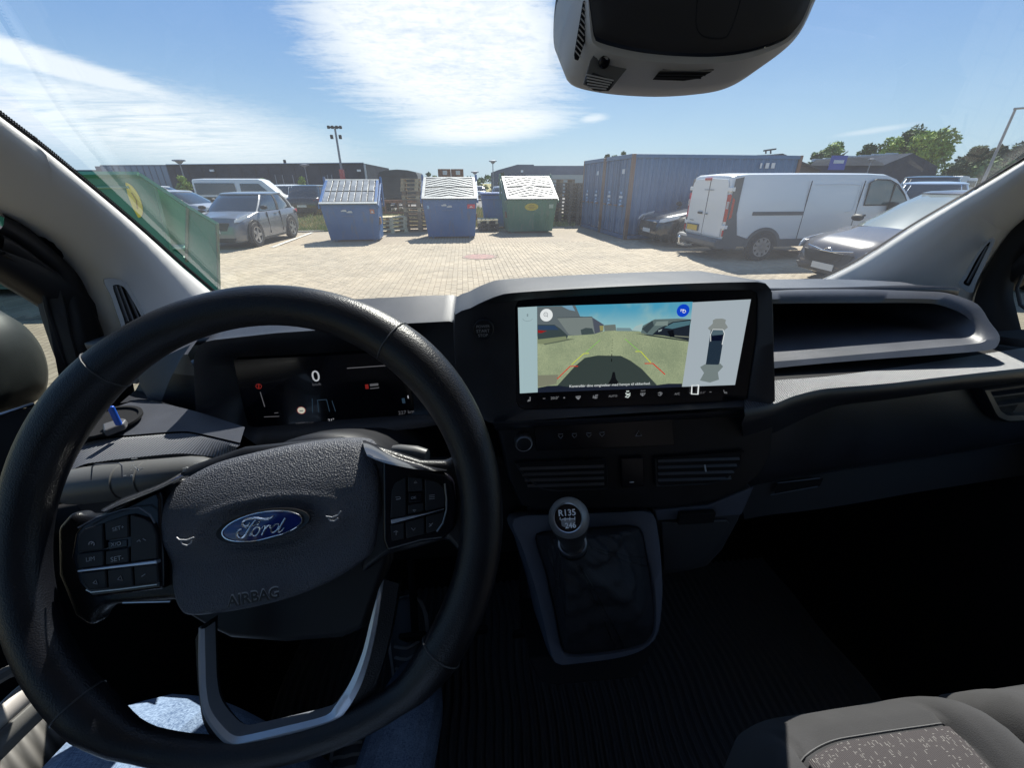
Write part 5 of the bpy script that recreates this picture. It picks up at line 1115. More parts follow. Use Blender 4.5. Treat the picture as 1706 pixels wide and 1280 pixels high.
# paving stones built one by one in front of the van: 0.1 x 0.2 m, recessed joints
PW, PLn = .1046, .2092
def paver_v(x, y, dz):
    a, c_h = .0026, .0035; x0, x1, y0, y1 = x+a, x+PW-a, y+a, y+PLn-a; z = .004+dz
    return [(x0, y0, -.004), (x1, y0, -.004), (x1, y1, -.004), (x0, y1, -.004), (x0, y0, z-c_h), (x1, y0, z-c_h), (x1, y1, z-c_h), (x0, y1, z-c_h), (x0+c_h, y0+c_h, z), (x1-c_h, y0+c_h, z), (x1-c_h, y1-c_h, z), (x0+c_h, y1-c_h, z)]
PF = [(0, 1, 5, 4), (1, 2, 6, 5), (2, 3, 7, 6), (3, 0, 4, 7), (4, 5, 9, 8), (5, 6, 10, 9), (6, 7, 11, 10), (7, 4, 8, 11), (8, 9, 10, 11)]
pb = flat('paving', [(-9.4, 6.4), (9.2, 6.4), (9.2, 14.2), (-9.4, 14.2)], M['joint'], -.0045); tag(pb, 'sand coloured paving stones laid in straight rows in front of the van', kind='structure')
cells = []
ncol = int(18.4/PW)
for i in range(ncol):
    x = -9.3+i*PW
    for j in range(int(7.6/PLn)):
        y = 6.5+j*PLn+(PLn/2 if i % 2 else 0); cells.append((x, y))
mh = (.35, 11.3)
cells = [c for c in cells if math.hypot(c[0]+PW/2-mh[0], c[1]+PLn/2-mh[1]) > .46]
def vis(c):                                                    # nearest stones that show above the dashboard
    d = V((c[0], c[1], -H)); z = d.dot(FW); px = 853+FP*d.dot(RT)/z; py = 640-FP*d.dot(UP)/z
    return (375 < px < 1250 and py < 494-(0 if px < 690 else (px-690)*.04)), c[1]
vc = sorted([c for c in cells if vis(c)[0]], key=lambda c: c[1])[:300]; vset = set(vc)
pm_ = []
for k in range(6):
    me = bpy.data.meshes.new('paving_stone'); vv_ = paver_v(-PW/2, -PLn/2, (k-2.5)*.0006); me.from_pydata(vv_, [], PF); me.materials.append(M['paver']); pm_.append(me)
for c in vc:
    o = link('paving_stone', pm_[random.randrange(6)], pb); o.location = (c[0]+PW/2, c[1]+PLn/2, 0); o.rotation_euler = (random.gauss(0, .002), random.gauss(0, .004), random.gauss(0, .004))
g = G()
for c in cells:
    if c not in vset: g.add(paver_v(c[0], c[1], random.gauss(0, .0011)), PF)
ps = g.obj('paving_stones', M['paver'], pb, smooth=0, recalc=False); tag(ps, kind='stuff')
# manhole
mho = thing('manhole_cover', (mh[0], mh[1], 0), 'round reddish manhole cover set in the paving', 'manhole cover')
M['cover'] = mat('manhole_iron', (.26, .125, .105), .7, var=.3, vs=8, bump=.5, bs=25)
G().lathe((mh[0], mh[1], -.002), [(.46, 0), (.46, .012), (.40, .012), (.395, .008)], 40).obj('cover_ring', mat('cover_ring_concrete', (.28, .22, .18), .9), mho)
G().lathe((mh[0], mh[1], -.002), [(.39, 0), (.39, .013), (.0001, .014)], 40).obj('cover_plate', M['cover'], mho)
M['paint_w'] = mat('line_paint', (.62, .60, .54), .8, var=.25, vs=5)
M['concrete'] = mat('kerb_concrete', (.42, .39, .34), .9, var=.2, vs=4)
# painted line beside the grey car, kerb along the grass
def road_line(name, a, b, wd, lab, z=.012):
    a, b = V((*a, z)), V((*b, z)); d = (b-a).normalized(); n = V((-d.y, d.x, 0))*wd/2
    o = G().prism([a-n, b-n, b+n, a+n], (0, 0, .003)).obj(name, M['paint_w'], None, smooth=0); return tag(o, lab, 'road marking')
road_line('parking_line', (-5.8, 13.7), (-5.95, 17.9), .12, 'pale painted parking line on the paving right of the grey car')
kb = thing('kerb', (-6.2, 18.2, 0), 'low concrete kerb between the paving and the dry grass', 'kerb')
ends = [((-14, 18.2), (-6.2, 18.2)), ((-6.2, 18.2), (6.0, 22.2))]
for a, b in ends:
    a, b = V((*a, 0)), V((*b, 0)); n_ = int((b-a).length/1.0); d = (b-a)/n_
    for i in range(n_):
        q0, q1 = a+d*i, a+d*(i+1)-d*.015; nn = V((-d.y, d.x, 0)).normalized()*.06
        G().prism([q0-nn, q1-nn, q1+nn, q0+nn], (0, 0, .05+random.uniform(-.006, .006))).obj('kerb_stone', M['concrete'], kb, bevel=.008, seg=1)
# dry grass: many blades
def grass(name, lab, region, n, hmin, hmax, cols, seed=1):
    rnd = random.Random(seed); g = G()
    for k in range(n):
        x, y = region(rnd); h = rnd.uniform(hmin, hmax)*(.6+.8*mnoise.noise(V((x*.8, y*.8, 0)))); h = max(h, .08)
        a = rnd.uniform(0, math.pi); lx, ly = rnd.gauss(0, .12)*h*2, rnd.gauss(0, .12)*h*2; wd = rnd.uniform(.012, .03)
        g.cur = 0 if rnd.random() < .55+.4*mnoise.noise(V((x*.5, y*.5, 3))) else 1
        if rnd.random() < .12: g.cur = 2
        dx, dy = math.cos(a)*wd, math.sin(a)*wd
        g.add([(x-dx, y-dy, -.02), (x+dx, y+dy, -.02), (x+dx*.6+lx*.5, y+dy*.6+ly*.5, h*.6), (x+lx, y+ly, h)], [(0, 1, 2), (0, 2, 3)])
    o = g.obj(name, cols, None, smooth=0, recalc=False); return tag(o, lab, 'grass', kind='stuff')
gm = [mat('dry_grass', (.46, .36, .15), .9), mat('green_grass', (.20, .27, .06), .9), mat('straw', (.52, .43, .22), .9)]
def reg2(r): return r.uniform(-12.5, 5.0), 19.5+14*r.random()**1.3
def reg1(r):
    while True:
        x = r.uniform(-16, 5.5); y0 = 18.35 if x < -6.2 else 18.35+(x+6.2)*.328; y = y0+abs(r.gauss(0, 3.2))
        if y < 24: return x, y
grass('dry_grass', 'tall dry grass and weeds in the strip behind the bins', reg1, 26000, .12, .55, gm)
grass('meadow_grass', 'yellow green grass field between the kerb and the parked cars behind', reg2, 26000, .10, .42, gm, 9)
def regf(r): return r.uniform(-6.8, -4.6), 18.3+r.random()*1.2
grass('green_weeds', 'green weeds growing along the kerb left of the first blue bin', regf, 3500, .10, .35, [gm[1], gm[1], gm[0]], 5)
# ---------------------------------------------------------------- paint and common materials outdoors
M['glass_car'] = mat('car_glass', (.012, .02, .028), .06, spec=.9, coat=.6)
M['glass_van'] = mat('cab_glass_light', (.05, .09, .10), .05, spec=.9, coat=.5)
M['tyre'] = mat('tyre', (.018, .018, .019), .8); M['wheelm'] = mat('alloy', (.42, .43, .45), .35, metal=.8); M['wheeld'] = mat('wheel_dark', (.03, .03, .032), .5)
M['trim'] = mat('car_trim_black', (.022, .023, .025), .6); M['lampw'] = mat('headlamp', (.62, .65, .68), .08, coat=.8); M['lampr'] = mat('tail_lamp', (.42, .012, .015), .15, coat=.6)
M['plate'] = mat('plate_white', (.6, .6, .58), .6); M['plate_y'] = mat('plate_yellow', (.62, .42, .05), .6); M['chr'] = mat('car_chrome', (.6, .62, .64), .15, metal=1)
def paint(n, c, r=.22, metal=.0, v=.05): return mat('paint_'+n, c, r, coat=.7, metal=metal, spec=.5)
PT = dict(grey=paint('grey', (.145, .16, .185), .28, .25), white=paint('white', (.72, .73, .73), .3), silver=paint('silver', (.40, .41, .43), .3, .3), dark=paint('dark', (.03, .033, .04)), blue=paint('blue', (.03, .07, .20)), red=paint('red', (.42, .03, .035)), brown=paint('bronze_grey', (.075, .067, .070), .25, .15), peach=paint('cream', (.62, .55, .47)), black=paint('black', (.014, .015, .018)), sky=paint('pale_blue', (.42, .52, .66)))
def wheel_geo(par, x, y, r, w_, side, spokes=5, name='wheel', mats=None):
    Mx = Matrix.Rotation(-side*math.pi/2, 3, 'X')      # axis outwards along +-y
    o = G().lathe((x, y, r), [(r*.60, -w_/2), (r*.94, -w_/2), (r, -w_*.35), (r, w_*.35), (r*.95, w_/2), (r*.70, w_/2+.004), (r*.66, w_/2-.012)], 28, M=Mx).obj(name, M['tyre'], par, smooth=40)
    G().lathe((x, y, r), [(r*.665, w_/2-.02), (r*.665, w_/2+.001), (r*.61, w_/2-.004), (r*.60, w_/2-.05), (.001, w_/2-.06)], 28, M=Mx).obj('rim', M['wheeld'], o, smooth=40)
    g = G()
    g.lathe((x, y, r), [(r*.67, w_/2-.015), (r*.67, w_/2+.004), (r*.60, w_/2+.0), (r*.60, w_/2-.015)], 28, M=Mx)
    for k in range(spokes):
        a = 2*math.pi*k/spokes+.3; ca, sa = math.cos(a), math.sin(a)
        p = [(-.16, .10), (.16, .10), (.09, .63), (-.09, .63)]
        g.prism([V((x, y, r))+V(((u*ca-v*sa)*r, side*(w_/2-.012), (u*sa+v*ca)*r)) for u, v in p], (0, side*.012, 0))
    g.lathe((x, y, r), [(r*.16, w_/2-.03), (r*.15, w_/2+.006), (.001, w_/2+.006)], 16, M=Mx); g.obj('spoke_ring', (mats or M['wheelm']), o, smooth=30)
    return o
def car(name, lab, cat, body_m, L=4.4, Wd=1.82, Hh=1.6, hood=.98, belt=1.02, nose=.62, cowl=.95, wtop=.25, rtop=-1.55, rbase=-2.05, deck=None, wb=(1.35, -1.3), r=.34, glass=None, roof_m=None, spokes=5, group=None, detail=True, two_tone=None, squareness=.0, ground=.20):
    """a car facing +x, built round the origin; returns its root"""
    root = thing(name, (0, 0, 0), lab, cat, group); hw = Wd/2; xf, xr = L/2, -L/2; deck = deck or belt
    st = []                         # x, half width, deck height, bottom
    for x, wv, zt, zb in ((xf, .66, nose*.82, ground+.10), (xf-.04, .78, nose, ground+.04), (xf-.16, .88, nose+.14, ground), (xf-.42, .955, hood-.13, ground), (xf-.8, .985, hood-.06, ground), (cowl+.12, .995, hood, ground), (cowl-.2, 1, belt, ground), (0, 1, belt+.005, ground), (rtop+.3, 1, belt+.02, ground), (rbase+.35, .985, belt+.03, ground), (rbase+.1, .97, deck+.02, ground+.02), (xr+.12, .93, deck-.02, ground+.06), (xr+.03, .88, deck-.12, ground+.12), (xr, .82, deck-.24, ground+.16)):
        st.append((x, wv*hw, zt, zb))
    rings = []
    for x, wv, zt, zb in st:
        zm = zb+(zt-zb)*.35; zs = zb+(zt-zb)*.72
        half = [(0, zb), (wv*.86, zb), (wv*.965, zb+.07), (wv, zm), (wv*.985, zs), (wv*.955, zt-.06), (wv*.90, zt-.012), (wv*.55, zt+.012), (0, zt+.022)]
        rings.append([V((x, y, z)) for y, z in half]+[V((x, -y, z)) for y, z in reversed(half[1:-1])])
    # body skin left uncut; black plates stand for the shaded wheel arch hollows
    bo = G().loft(rings).obj('body', body_m, root, smooth=40)
    gh = []
    def gr_ring(z, x0, x1, wy): n = [(x1, 0), (x1-.02, wy*.55), (x1-.10, wy*.88), (x1-.25, wy), ((x0+x1)/2, wy*1.01), (x0+.25, wy*.985), (x0+.08, wy*.90), (x0+.01, wy*.6), (x0, 0)]; return [V((x, y, z)) for x, y in n]+[V((x, -y, z)) for x, y in reversed(n[1:-1])]
    zb_, zr = belt-.02, Hh-.06
    lev = [(0, cowl+.02, rbase, hw*.935), (.35, cowl-(cowl-wtop)*.33, rbase+(rtop-rbase)*.22, hw*.90), (.7, cowl-(cowl-wtop)*.68, rbase+(rtop-rbase)*.55, hw*.845), (1.0, wtop, rtop, hw*.77)]
    rr_ = [gr_ring(zb_+(zr-zb_)*f, x0, x1, wy) for f, x1, x0, wy in lev]
    G().loft(rr_).obj('windows', glass or M['glass_car'], root, smooth=35)
    # roof skin with rounded edge
    up_ = [[p+V((0, 0, 0))+(p-V((p.x*.5, 0, p.z))).normalized()*.012 for p in rr_[-1]]]
    t1 = rr_[-1]; cxr = V(((wtop+rtop)/2, 0, Hh))
    rf = [[p+V((0, 0, -.035))+V(((p.x-cxr.x)*.03, p.y*.035, 0)) for p in t1], [p+V(((p.x-cxr.x)*.025, p.y*.03, .012)) for p in t1], [p.lerp(V((cxr.x, 0, p.z)), .10)+V((0, 0, .042)) for p in t1], [p.lerp(V((cxr.x, 0, p.z)), .5)+V((0, 0, .064)) for p in t1], [p.lerp(V((cxr.x, 0, p.z)), .97)+V((0, 0, .068)) for p in t1]]
    G().loft(rf).obj('roof', roof_m or body_m, root, smooth=60)
    # pillars : strips just proud of the glass
    idx = {'a': 2.4, 'b': 4, 'c': 5.4, 'd': 6.5}
    for k, f, wd in (('a', 2.45, .30), ('b', 4.0, .13), ('c', 4.85, .12), ('d', 6.15, .85)):
        g = G()
        for sgn in (1, -1):
            A_, B_ = [], []
            for rg in rr_:
                def at(t): 
                    i = int(t); u = t-i; n = len(rg); i0 = i if sgn > 0 else (n-i) % n; i1 = i+1 if sgn > 0 else (n-i-1) % n; return rg[i0].lerp(rg[i1], u)
                a_, b_ = at(f-wd/2), at(f+wd/2); o_ = V((a_.x*.004, a_.y, 0)).normalized()*.012; A_.append(a_+o_); B_.append(b_+o_)
            g.loft([A_, B_], closed=False)
        g.obj('window_pillar', body_m if k in 'ad' else M['trim'], root, smooth=0, solid=.01)
    for xw in wb:
        for s in (1, -1):
            zc = r
            arch = [V((xw+math.cos(a)*(r+.075), s*(hw+.002), max(ground-.02, zc+math.sin(a)*(r+.075)))) for a in [math.pi*i/18 for i in range(-3, 22)]]
            arch = [p for p in arch]; g = G(); g.prism(arch, (0, -s*.30, 0)); g.obj('wheel_arch', M['trim'], bo, smooth=0)
            wheel_geo(root, xw, s*(hw-.075), r, .20, s, spokes)
    if detail:
        for s in (1, -1):
            G().prism([V((xf-.05, s*hw*.80, nose+.10)), V((xf-.17, s*hw*.90, nose+.16)), V((xf-.62, s*hw*.975, nose+.25)), V((xf-.52, s*hw*.985, nose+.13)), V((xf-.14, s*hw*.90, nose+.03)), V((xf-.02, s*hw*.79, nose+.02))], (.02, s*.01, 0)).obj('headlight', M['lampw'], root, bevel=.008)
            G().prism([V((xr+.03, s*hw*.72, deck-.12)), V((xr+.18, s*hw*.965, deck-.06)), V((xr+.42, s*hw*.985, deck-.08)), V((xr+.20, s*hw*.98, deck-.20)), V((xr+.02, s*hw*.74, deck-.22))], (-.012, s*.012, 0)).obj('tail_light', M['lampr'], root, bevel=.006)
            g = G(); g.loft([[V((cowl-.28+math.cos(a)*.07*k2, s*(hw+.02+t), belt+.10+math.sin(a)*.065*k2)) for a in [2*math.pi*i/10 for i in range(10)]] for t, k2 in ((-.03, .6), (.02, 1), (.12, 1), (.18, .7))]); g.obj('side_mirror', M['trim'], root, smooth=50)
            G().box((cowl-1.25, s*(hw*.992), belt-.12), (.18, .03, .028)).obj('door_handle', body_m, root, bevel=.006)
            G().box((cowl-.62, s*(hw*.985), (belt+ground)/2+.05), (.008, .034, belt-ground-.22)).obj('door_gap', M['trim'], root)
            G().box((cowl-1.58, s*(hw*.985), (belt+ground)/2+.05), (.008, .034, belt-ground-.22)).obj('door_gap', M['trim'], root)
            G().box((-.0, s*(hw*.955), ground+.04), (wb[0]-wb[1]-.85, .05, .09)).obj('sill', M['trim'], root, bevel=.01)
        gx = xf-.03
        G().prism([V((gx, -hw*.62, nose+.02)), V((gx, hw*.62, nose+.02)), V((gx+.012, hw*.50, nose-.22)), V((gx+.012, -hw*.50, nose-.22))], (.03, 0, 0)).obj('grille', M['trim'], root, bevel=.01)
        G().prism([V((gx+.02, -hw*.74, ground+.16)), V((gx+.02, hw*.74, ground+.16)), V((gx, hw*.66, ground+.04)), V((gx, -hw*.66, ground+.04))], (.02, 0, 0)).obj('lower_grille', M['trim'], root, bevel=.01)
        G().box((gx+.045, 0, nose-.24), (.012, .50, .11)).obj('number_plate', M['plate'], root)
        G().box((xr-.008, 0, deck-.42), (.012, .50, .11)).obj('number_plate', M['plate'], root)
        G().prism([V((xr+.03, -hw*.84, ground+.34)), V((xr+.03, hw*.84, ground+.34)), V((xr+.06, hw*.78, ground+.10)), V((xr+.06, -hw*.78, ground+.10))], (-.05, 0, 0)).obj('rear_bumper', M['trim'], root, bevel=.02)
    return root
def place(root, x, y, rz): root.matrix_basis = Matrix.Translation((x, y, 0)) @ Matrix.Rotation(rz, 4, 'Z'); return root
# the children were parented while the root was at the origin, so moving the root carries them
# ---- near cars
suv = car('grey_car', 'dark grey crossover parked at the left behind the green skip, nose towards the yard', 'car', PT['grey'], L=4.42, Wd=1.86, Hh=1.66, hood=1.06, belt=1.10, nose=.80, cowl=1.02, wtop=.30, rtop=-1.50, rbase=-2.05, r=.39, wb=(1.38, -1.28))
place(suv, -6.98, 15.25, math.radians(-94)); suv.matrix_basis @= Matrix.Scale(.90, 4)
tint = G().box((0, 0, 0), (.01, .01, .01))
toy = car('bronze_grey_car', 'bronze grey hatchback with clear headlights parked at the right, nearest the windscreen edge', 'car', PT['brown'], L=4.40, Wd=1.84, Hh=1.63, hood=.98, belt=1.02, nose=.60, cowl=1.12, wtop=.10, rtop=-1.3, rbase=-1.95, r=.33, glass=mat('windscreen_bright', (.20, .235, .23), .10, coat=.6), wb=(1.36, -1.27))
dkc = car('dark_car', 'dark crossover parked between the blue container and the white van', 'car', PT['dark'], L=4.4, Wd=1.84, Hh=1.58, hood=1.0, belt=1.04, nose=.68, cowl=1.0, wtop=.3, rtop=-1.4, rbase=-1.95, r=.36, roof_m=PT['grey'])

place(toy, 8.80, 7.25, math.pi); place(dkc, 7.85, 13.3, math.pi+.03)
bpy.data.objects.remove(tint) if 0 else bpy.data.objects.remove(tint) if False else None
# badge ring and bright grille bars on the hatchback
g = G(); g.tube([V((2.19, .16*math.cos(a)*.55, .63+.055*math.sin(a))) for a in [i*2*math.pi/16 for i in range(16)]], .010, 6, closed=True); g.tube([V((2.17, -.52, .68)), V((2.21, -.1, .63)), V((2.21, .1, .63)), V((2.17, .52, .68))], .012, 6)
o = g.obj('grille_emblem', M['chr'], None); o.parent = toy
g = G(); g.tube([V((1.02, -.75, .99)), V((.93, .05, 1.035))], .012, 5); g.tube([V((1.04, .05, 1.0)), V((.93, .72, 1.03))], .012, 5); o = g.obj('wiper', M['trim'], None); o.parent = toy
# ---- white panel van, rear doors towards us
van = thing('white_van', (0, 0, 0), 'white panel van with grey rear corners and twin rear doors, parked at the right', 'van')
VW = PT['white']; GP_ = mat('van_grey_plastic', (.085, .09, .095), .6)
HWv = .95
def vring(x, hw, z0, z1, r=.10, tumble=.05):
    h = [(0, z0), (hw-.02, z0), (hw, z0+.08), (hw+.005, z0+(z1-z0)*.45), (hw-tumble*.6, z0+(z1-z0)*.8), (hw-tumble-.02, z1-r), (hw-tumble-r*.35, z1-r*.25), (hw-tumble-r*1.4, z1), (0, z1+.02)]
    return [V((x, y, z)) for y, z in h]+[V((x, -y, z)) for y, z in reversed(h[1:-1])]
rg = [vring(.0, .86, .50, 1.86), vring(.02, .90, .48, 1.90), vring(.10, .94, .46, 1.93), vring(.4, .95, .46, 1.95), vring(2.0, .95, .46, 1.96), vring(3.4, .95, .46, 1.96), vring(3.9, .95, .46, 1.94), vring(4.2, .945, .46, 1.86, .12), vring(4.5, .94, .46, 1.66, .12), vring(4.8, .93, .46, 1.40, .12), vring(5.1, .90, .46, 1.16, .12), vring(5.32, .80, .46, .90, .1), vring(5.38, .70, .50, .75, .1)]
vb = G().loft(rg).obj('body', VW, van, smooth=40)
for s in (1, -1):
    yy = s*.952
    G().prism([V((.03, yy*.985, 1.84)), V((.24, yy*.965, 1.88)), V((.22, yy*.99, 1.5)), V((.22, yy, 1.1)), V((.34, yy, .62)), V((.75, yy, .50)), V((.75, yy, .36)), V((-.03, yy, .36)), V((.0, yy, .7)), V((.0, yy, 1.2))], (0, s*.012, 0)).obj('corner_panel', GP_, van, smooth=0)
    G().prism([V((.62, yy, 1.14)), V((1.92, yy, 1.14)), V((1.92, yy, 1.06)), V((.62, yy, 1.06))], (0, s*.02, 0)).obj('side_rail', GP_, van, bevel=.008)
    G().prism([V((.70, yy, .52)), V((4.2, yy, .52)), V((4.2, yy, .34)), V((.70, yy, .34))], (0, s*.012, 0)).obj('sill', GP_, van, bevel=.01)
    for xw in (1.05, 4.40):
        G().prism([V((xw+math.cos(a)*.47, yy+s*.006, .34+math.sin(a)*.45)) for a in [math.pi*i/20 for i in range(0, 21)]]+[V((xw-.47, yy+s*.006, .34)), V((xw+.47, yy+s*.006, .34))], (0, s*.014, 0)).obj('arch_trim', GP_, van, smooth=0)
        G().prism([V((xw+math.cos(a)*.40, yy+s*.006, .34+math.sin(a)*.38)) for a in [math.pi*i/20 for i in range(0, 21)]], (0, s*.016, 0)).obj('wheel_arch', M['trim'], van, smooth=0)
        wheel_geo(van, xw, s*.87, .335, .22, s, 9)
    # tall tail lamp, hinges
    G().prism([V((-.015, s*.82, 1.50)), V((-.015, s*.935, 1.52)), V((.10, s*.965, 1.40)), V((.10, s*.97, 1.02)), V((-.01, s*.95, .92)), V((-.02, s*.86, .92))], (0, s*.004, 0)).obj('tail_light', M['lampr'], van, bevel=.004)
    G().box((-.012, s*.90, 1.28), (.03, .07, .16)).obj('tail_light_clear', mat('lamp_clear', (.45, .42, .42), .2) if s > 0 else bpy.data.materials['lamp_clear'], van, bevel=.006)
    G().box((-.012, s*.92, .66), (.03, .05, .14)).obj('fog_lamp', M['lampr'], van, bevel=.006)
    for z in (1.62, .80): G().box((.02, s*.885, z), (.09, .16, .09)).obj('door_hinge', VW, van, bevel=.012)
    # cab side window with divider
    wp = [V((3.46, s*.925, 1.27)), (3.44, s*.905, 1.76), (3.56, s*.895, 1.83), (3.92, s*.893, 1.82), (4.18, s*.905, 1.72), (4.45, s*.92, 1.50), (4.66, s*.93, 1.27)]
    G().prism(wp, (0, s*.035, 0)).obj('cab_window', M['glass_van'], van, bevel=.02)
    G().box((4.12, s*.945, 1.50), (.035, .03, .46)).obj('window_divider', M['trim'], van)
    G().tube([V((p[0], s*.958, p[2])) for p in wp], .014, 5, closed=True).obj('window_rubber', M['trim'], van)
    for x0_ in (1.93, 3.30): G().box((x0_, s*.950, 1.15), (.010, .02, 1.3)).obj('door_gap', M['trim'], van)
    G().tube(cr([V((2.05, s*.948, 1.72)), V((3.1, s*.940, 1.72)), V((3.2, s*.945, 1.6)), V((3.2, s*.957, 1.2)), V((3.0, s*.96, 1.12))], 30), .006, 4).obj('panel_crease', VW, van)
    g = G(); g.box((4.15, s*1.05, 1.22), (.14, .20, .24)); g.obj('side_mirror', M['trim'], van, bevel=.04, seg=3)
    G().box((3.50, s*.965, 1.04), (.18, .03, .04)).obj('door_handle', GP_, van, bevel=.008)
# rear: bumper, doors, gap, plate, handle, high brake light, tow bar
G().prism([V((-.16, -.95, .30)), V((-.16, .95, .30)), V((-.20, .93, .42)), V((-.17, .93, .50)), V((.05, .93, .52)), V((.05, -.93, .52)), V((-.17, -.93, .50)), V((-.20, -.93, .42))], (0, 0, 0)) if 0 else None
G().loft([[V((x, y, z)) for x, z in ((.40, .30), (-.10, .30), (-.19, .36), (-.20, .46), (-.14, .52), (.40, .53))] for y in (-.965, -.93, .93, .965)]).obj('bumper', GP_, van, bevel=.02)
for s in (1, -1): G().prism([V((-.012, s*.012, .56)), V((-.012, s*.83, .56)), V((-.012, s*.845, 1.2)), V((-.012, s*.80, 1.74)), V((.0, s*.72, 1.83)), V((.0, s*.012, 1.86))], (-.018, 0, 0)).obj('rear_door', VW, van, bevel=.008)
G().box((-.022, 0, 1.2), (.012, .012, 1.30)).obj('door_gap', GP_, van)
G().box((-.05, .45, .70), (.03, .60, .16)).obj('plate_recess', GP_, van, bevel=.01)
G().box((-.072, .43, .69), (.012, .50, .13)).obj('number_plate', M['plate_y'], van, bevel=.003)
G().box((-.05, .20, 1.06), (.03, .20, .05)).obj('rear_handle', M['trim'], van, bevel=.008); G().box((-.045, -.12, 1.05), (.02, .09, .04)).obj('rear_lock', M['chr'], van, bevel=.006)
G().box((-.03, .10, 1.84), (.06, .26, .055)).obj('brake_light', M['lampr'], van, bevel=.01)
G().box((-.034, -.02, 1.60), (.006, .42, .022)).obj('name_strip', M['silver'], van); G().box((-.034, .58, .86), (.006, .20, .018)).obj('name_strip', M['silver'], van)
g = G(); g.tube([V((.1, .35, .30)), V((-.38, .35, .30)), V((-.42, .35, .34)), V((-.42, .35, .42))], .025, 8); g.lathe((-.42, .35, .40), [(.001, 0), (.04, .02), (.045, .05), (.03, .085), (.001, .095)], 14); g.box((-.25, .35, .27), (.22, .40, .05)); g.obj('tow_bar', M['chr'], van, smooth=40)
place(van, 6.15, 10.86, math.radians(.5))
# ---------------------------------------------------------------- shipping containers
def rust_paint(n, c, rust=(.16, .075, .04), th=(.56, .70), sc=1.8):
    m = mat(n, c, .55, bump=.15, bs=30); t = NT(m.node_tree); b = t.n['Principled BSDF']; co_ = t.new('ShaderNodeTexCoord').outputs['Object']
    mp = t.new('ShaderNodeMapping'); t.l.new(co_, mp.inputs[0]); mp.inputs['Scale'].default_value = (3, 3, .7)
    f = t.ss(t.noise(mp.outputs[0], sc, 7, .7), *th); v = t.mix(t.noise(co_, .9, 4), (*tuple(q*.8 for q in c), 1), (*tuple(min(1, q*1.25) for q in c), 1))
    t.l.new(t.mix(f, v, (*rust, 1)), b.inputs['Base Color']); t.l.new(t.m('ADD', .45, t.m('MULTIPLY', f, .4)), b.inputs['Roughness']); return m
M['cont'] = rust_paint('container_blue', (.045, .125, .25), sc=1.2, th=(.62, .78)); M['cont_rust'] = rust_paint('container_rust', (.15, .09, .07), sc=1.5, th=(.45, .7))
M['sticker'] = mat('sticker_white', (.6, .62, .64), .6); M['sticker_b'] = mat('sticker_blue', (.25, .42, .62), .6)
def container(lab, x, y, rz, Lc=6.06):
    c = thing('shipping_container', (0, 0, 0), lab, 'shipping container', 'blue shipping containers side by side'); Wc, Hc = 2.44, 2.59
    # end doors face -x at x=0 ; body runs to +x ; near side at y=0, far side y=Wc
    def corr(p0, p1, z0, z1, out, nm, m):
        p0, p1 = V(p0), V(p1); d = p1-p0; n_ = max(2, int(d.length/.28)); pts = []
        for i in range(n_):
            for f, o_ in ((0, 0), (.30, 0), (.5, 1), (.80, 1)): pts.append(p0+d*((i+f)/n_)+V(out)*(-.036*o_))
        pts.append(p1); G().loft([[p+V((0, 0, z0)) for p in pts], [p+V((0, 0, z1)) for p in pts]], closed=False).obj(nm, m, c, smooth=0)
    corr((.06, -.0, 0), (Lc-.06, 0, 0), .16, Hc-.10, (0, -1, 0), 'side_panel', M['cont']); corr((.06, Wc, 0), (Lc-.06, Wc, 0), .16, Hc-.10, (0, 1, 0), 'side_panel', M['cont'])
    corr((Lc, 0, 0), (Lc, Wc, 0), .16, Hc-.10, (1, 0, 0), 'end_panel', M['cont'])
    G().box((Lc/2, Wc/2, Hc-.03), (Lc-.02, Wc-.02, .02)).obj('roof', M['cont'], c)
    for x_ in (.05, Lc-.05):
        for y_ in (.0, Wc): G().box((x_, y_+(.04 if y_ == 0 else -.04), Hc/2), (.12, .12, Hc)).obj('corner_post', M['cont_rust'], c, bevel=.01)
        for z_ in (.07, Hc-.06): G().box((x_, Wc/2, z_), (.11, Wc-.14, .13)).obj('end_rail', M['cont'], c, bevel=.01)
    for y_ in (.0, Wc):
        for z_ in (.08, Hc-.06): G().box((Lc/2, y_+(.02 if y_ == 0 else -.02), z_), (Lc-.16, .08, .11)).obj('side_rail', M['cont'], c, bevel=.01)
    for k in range(2):
        y0_ = .13+k*1.10; dr_ = None; pts = []
        for i in range(5):
            for f, o_ in ((0, 0), (.6, 0), (.7, 1), (.9, 1)): pts.append(V((.0+.03*o_, y0_+1.08*(i+f)/5, 0)))
        pts.append(V((0, y0_+1.08, 0))); dr_ = G().loft([[p+V((0, 0, .16)) for p in pts], [p+V((0, 0, Hc-.14)) for p in pts]], closed=False).obj('door', M['cont'], c, smooth=0)
        for yb in (.25, .82):
            G().tube([V((-.04, y0_+yb, .12)), V((-.04, y0_+yb, Hc-.12))], .018, 8).obj('lock_rod', M['cont'], dr_)
            G().box((-.05, y0_+yb, 1.05), (.04, .22, .05)).obj('rod_handle', M['cont_rust'], dr_)
        for zz_, w_, m_ in ((2.1, .22, M['sticker']), (1.45, .16, M['sticker_b']), (1.32, .30, M['sticker']), (1.2, .16, M['sticker_b']), (1.08, .22, M['sticker_b'])):
            if k == 0 or zz_ < 1.5: G().box((-.008, y0_+.50, zz_), (.006, w_, .075 if zz_ < 2 else .14)).obj('door_label', m_, dr_)
    return place(c, x, y, rz)
rzc = math.radians(3.0)
ca = container('blue corrugated shipping container nearest the dark car, long side along the yard', 5.42, 14.50, rzc)
cb = container('blue corrugated shipping container behind the nearer one, its doors beside the dark pallets', 5.42-math.sin(rzc)*2.5, 14.50+2.52, rzc)
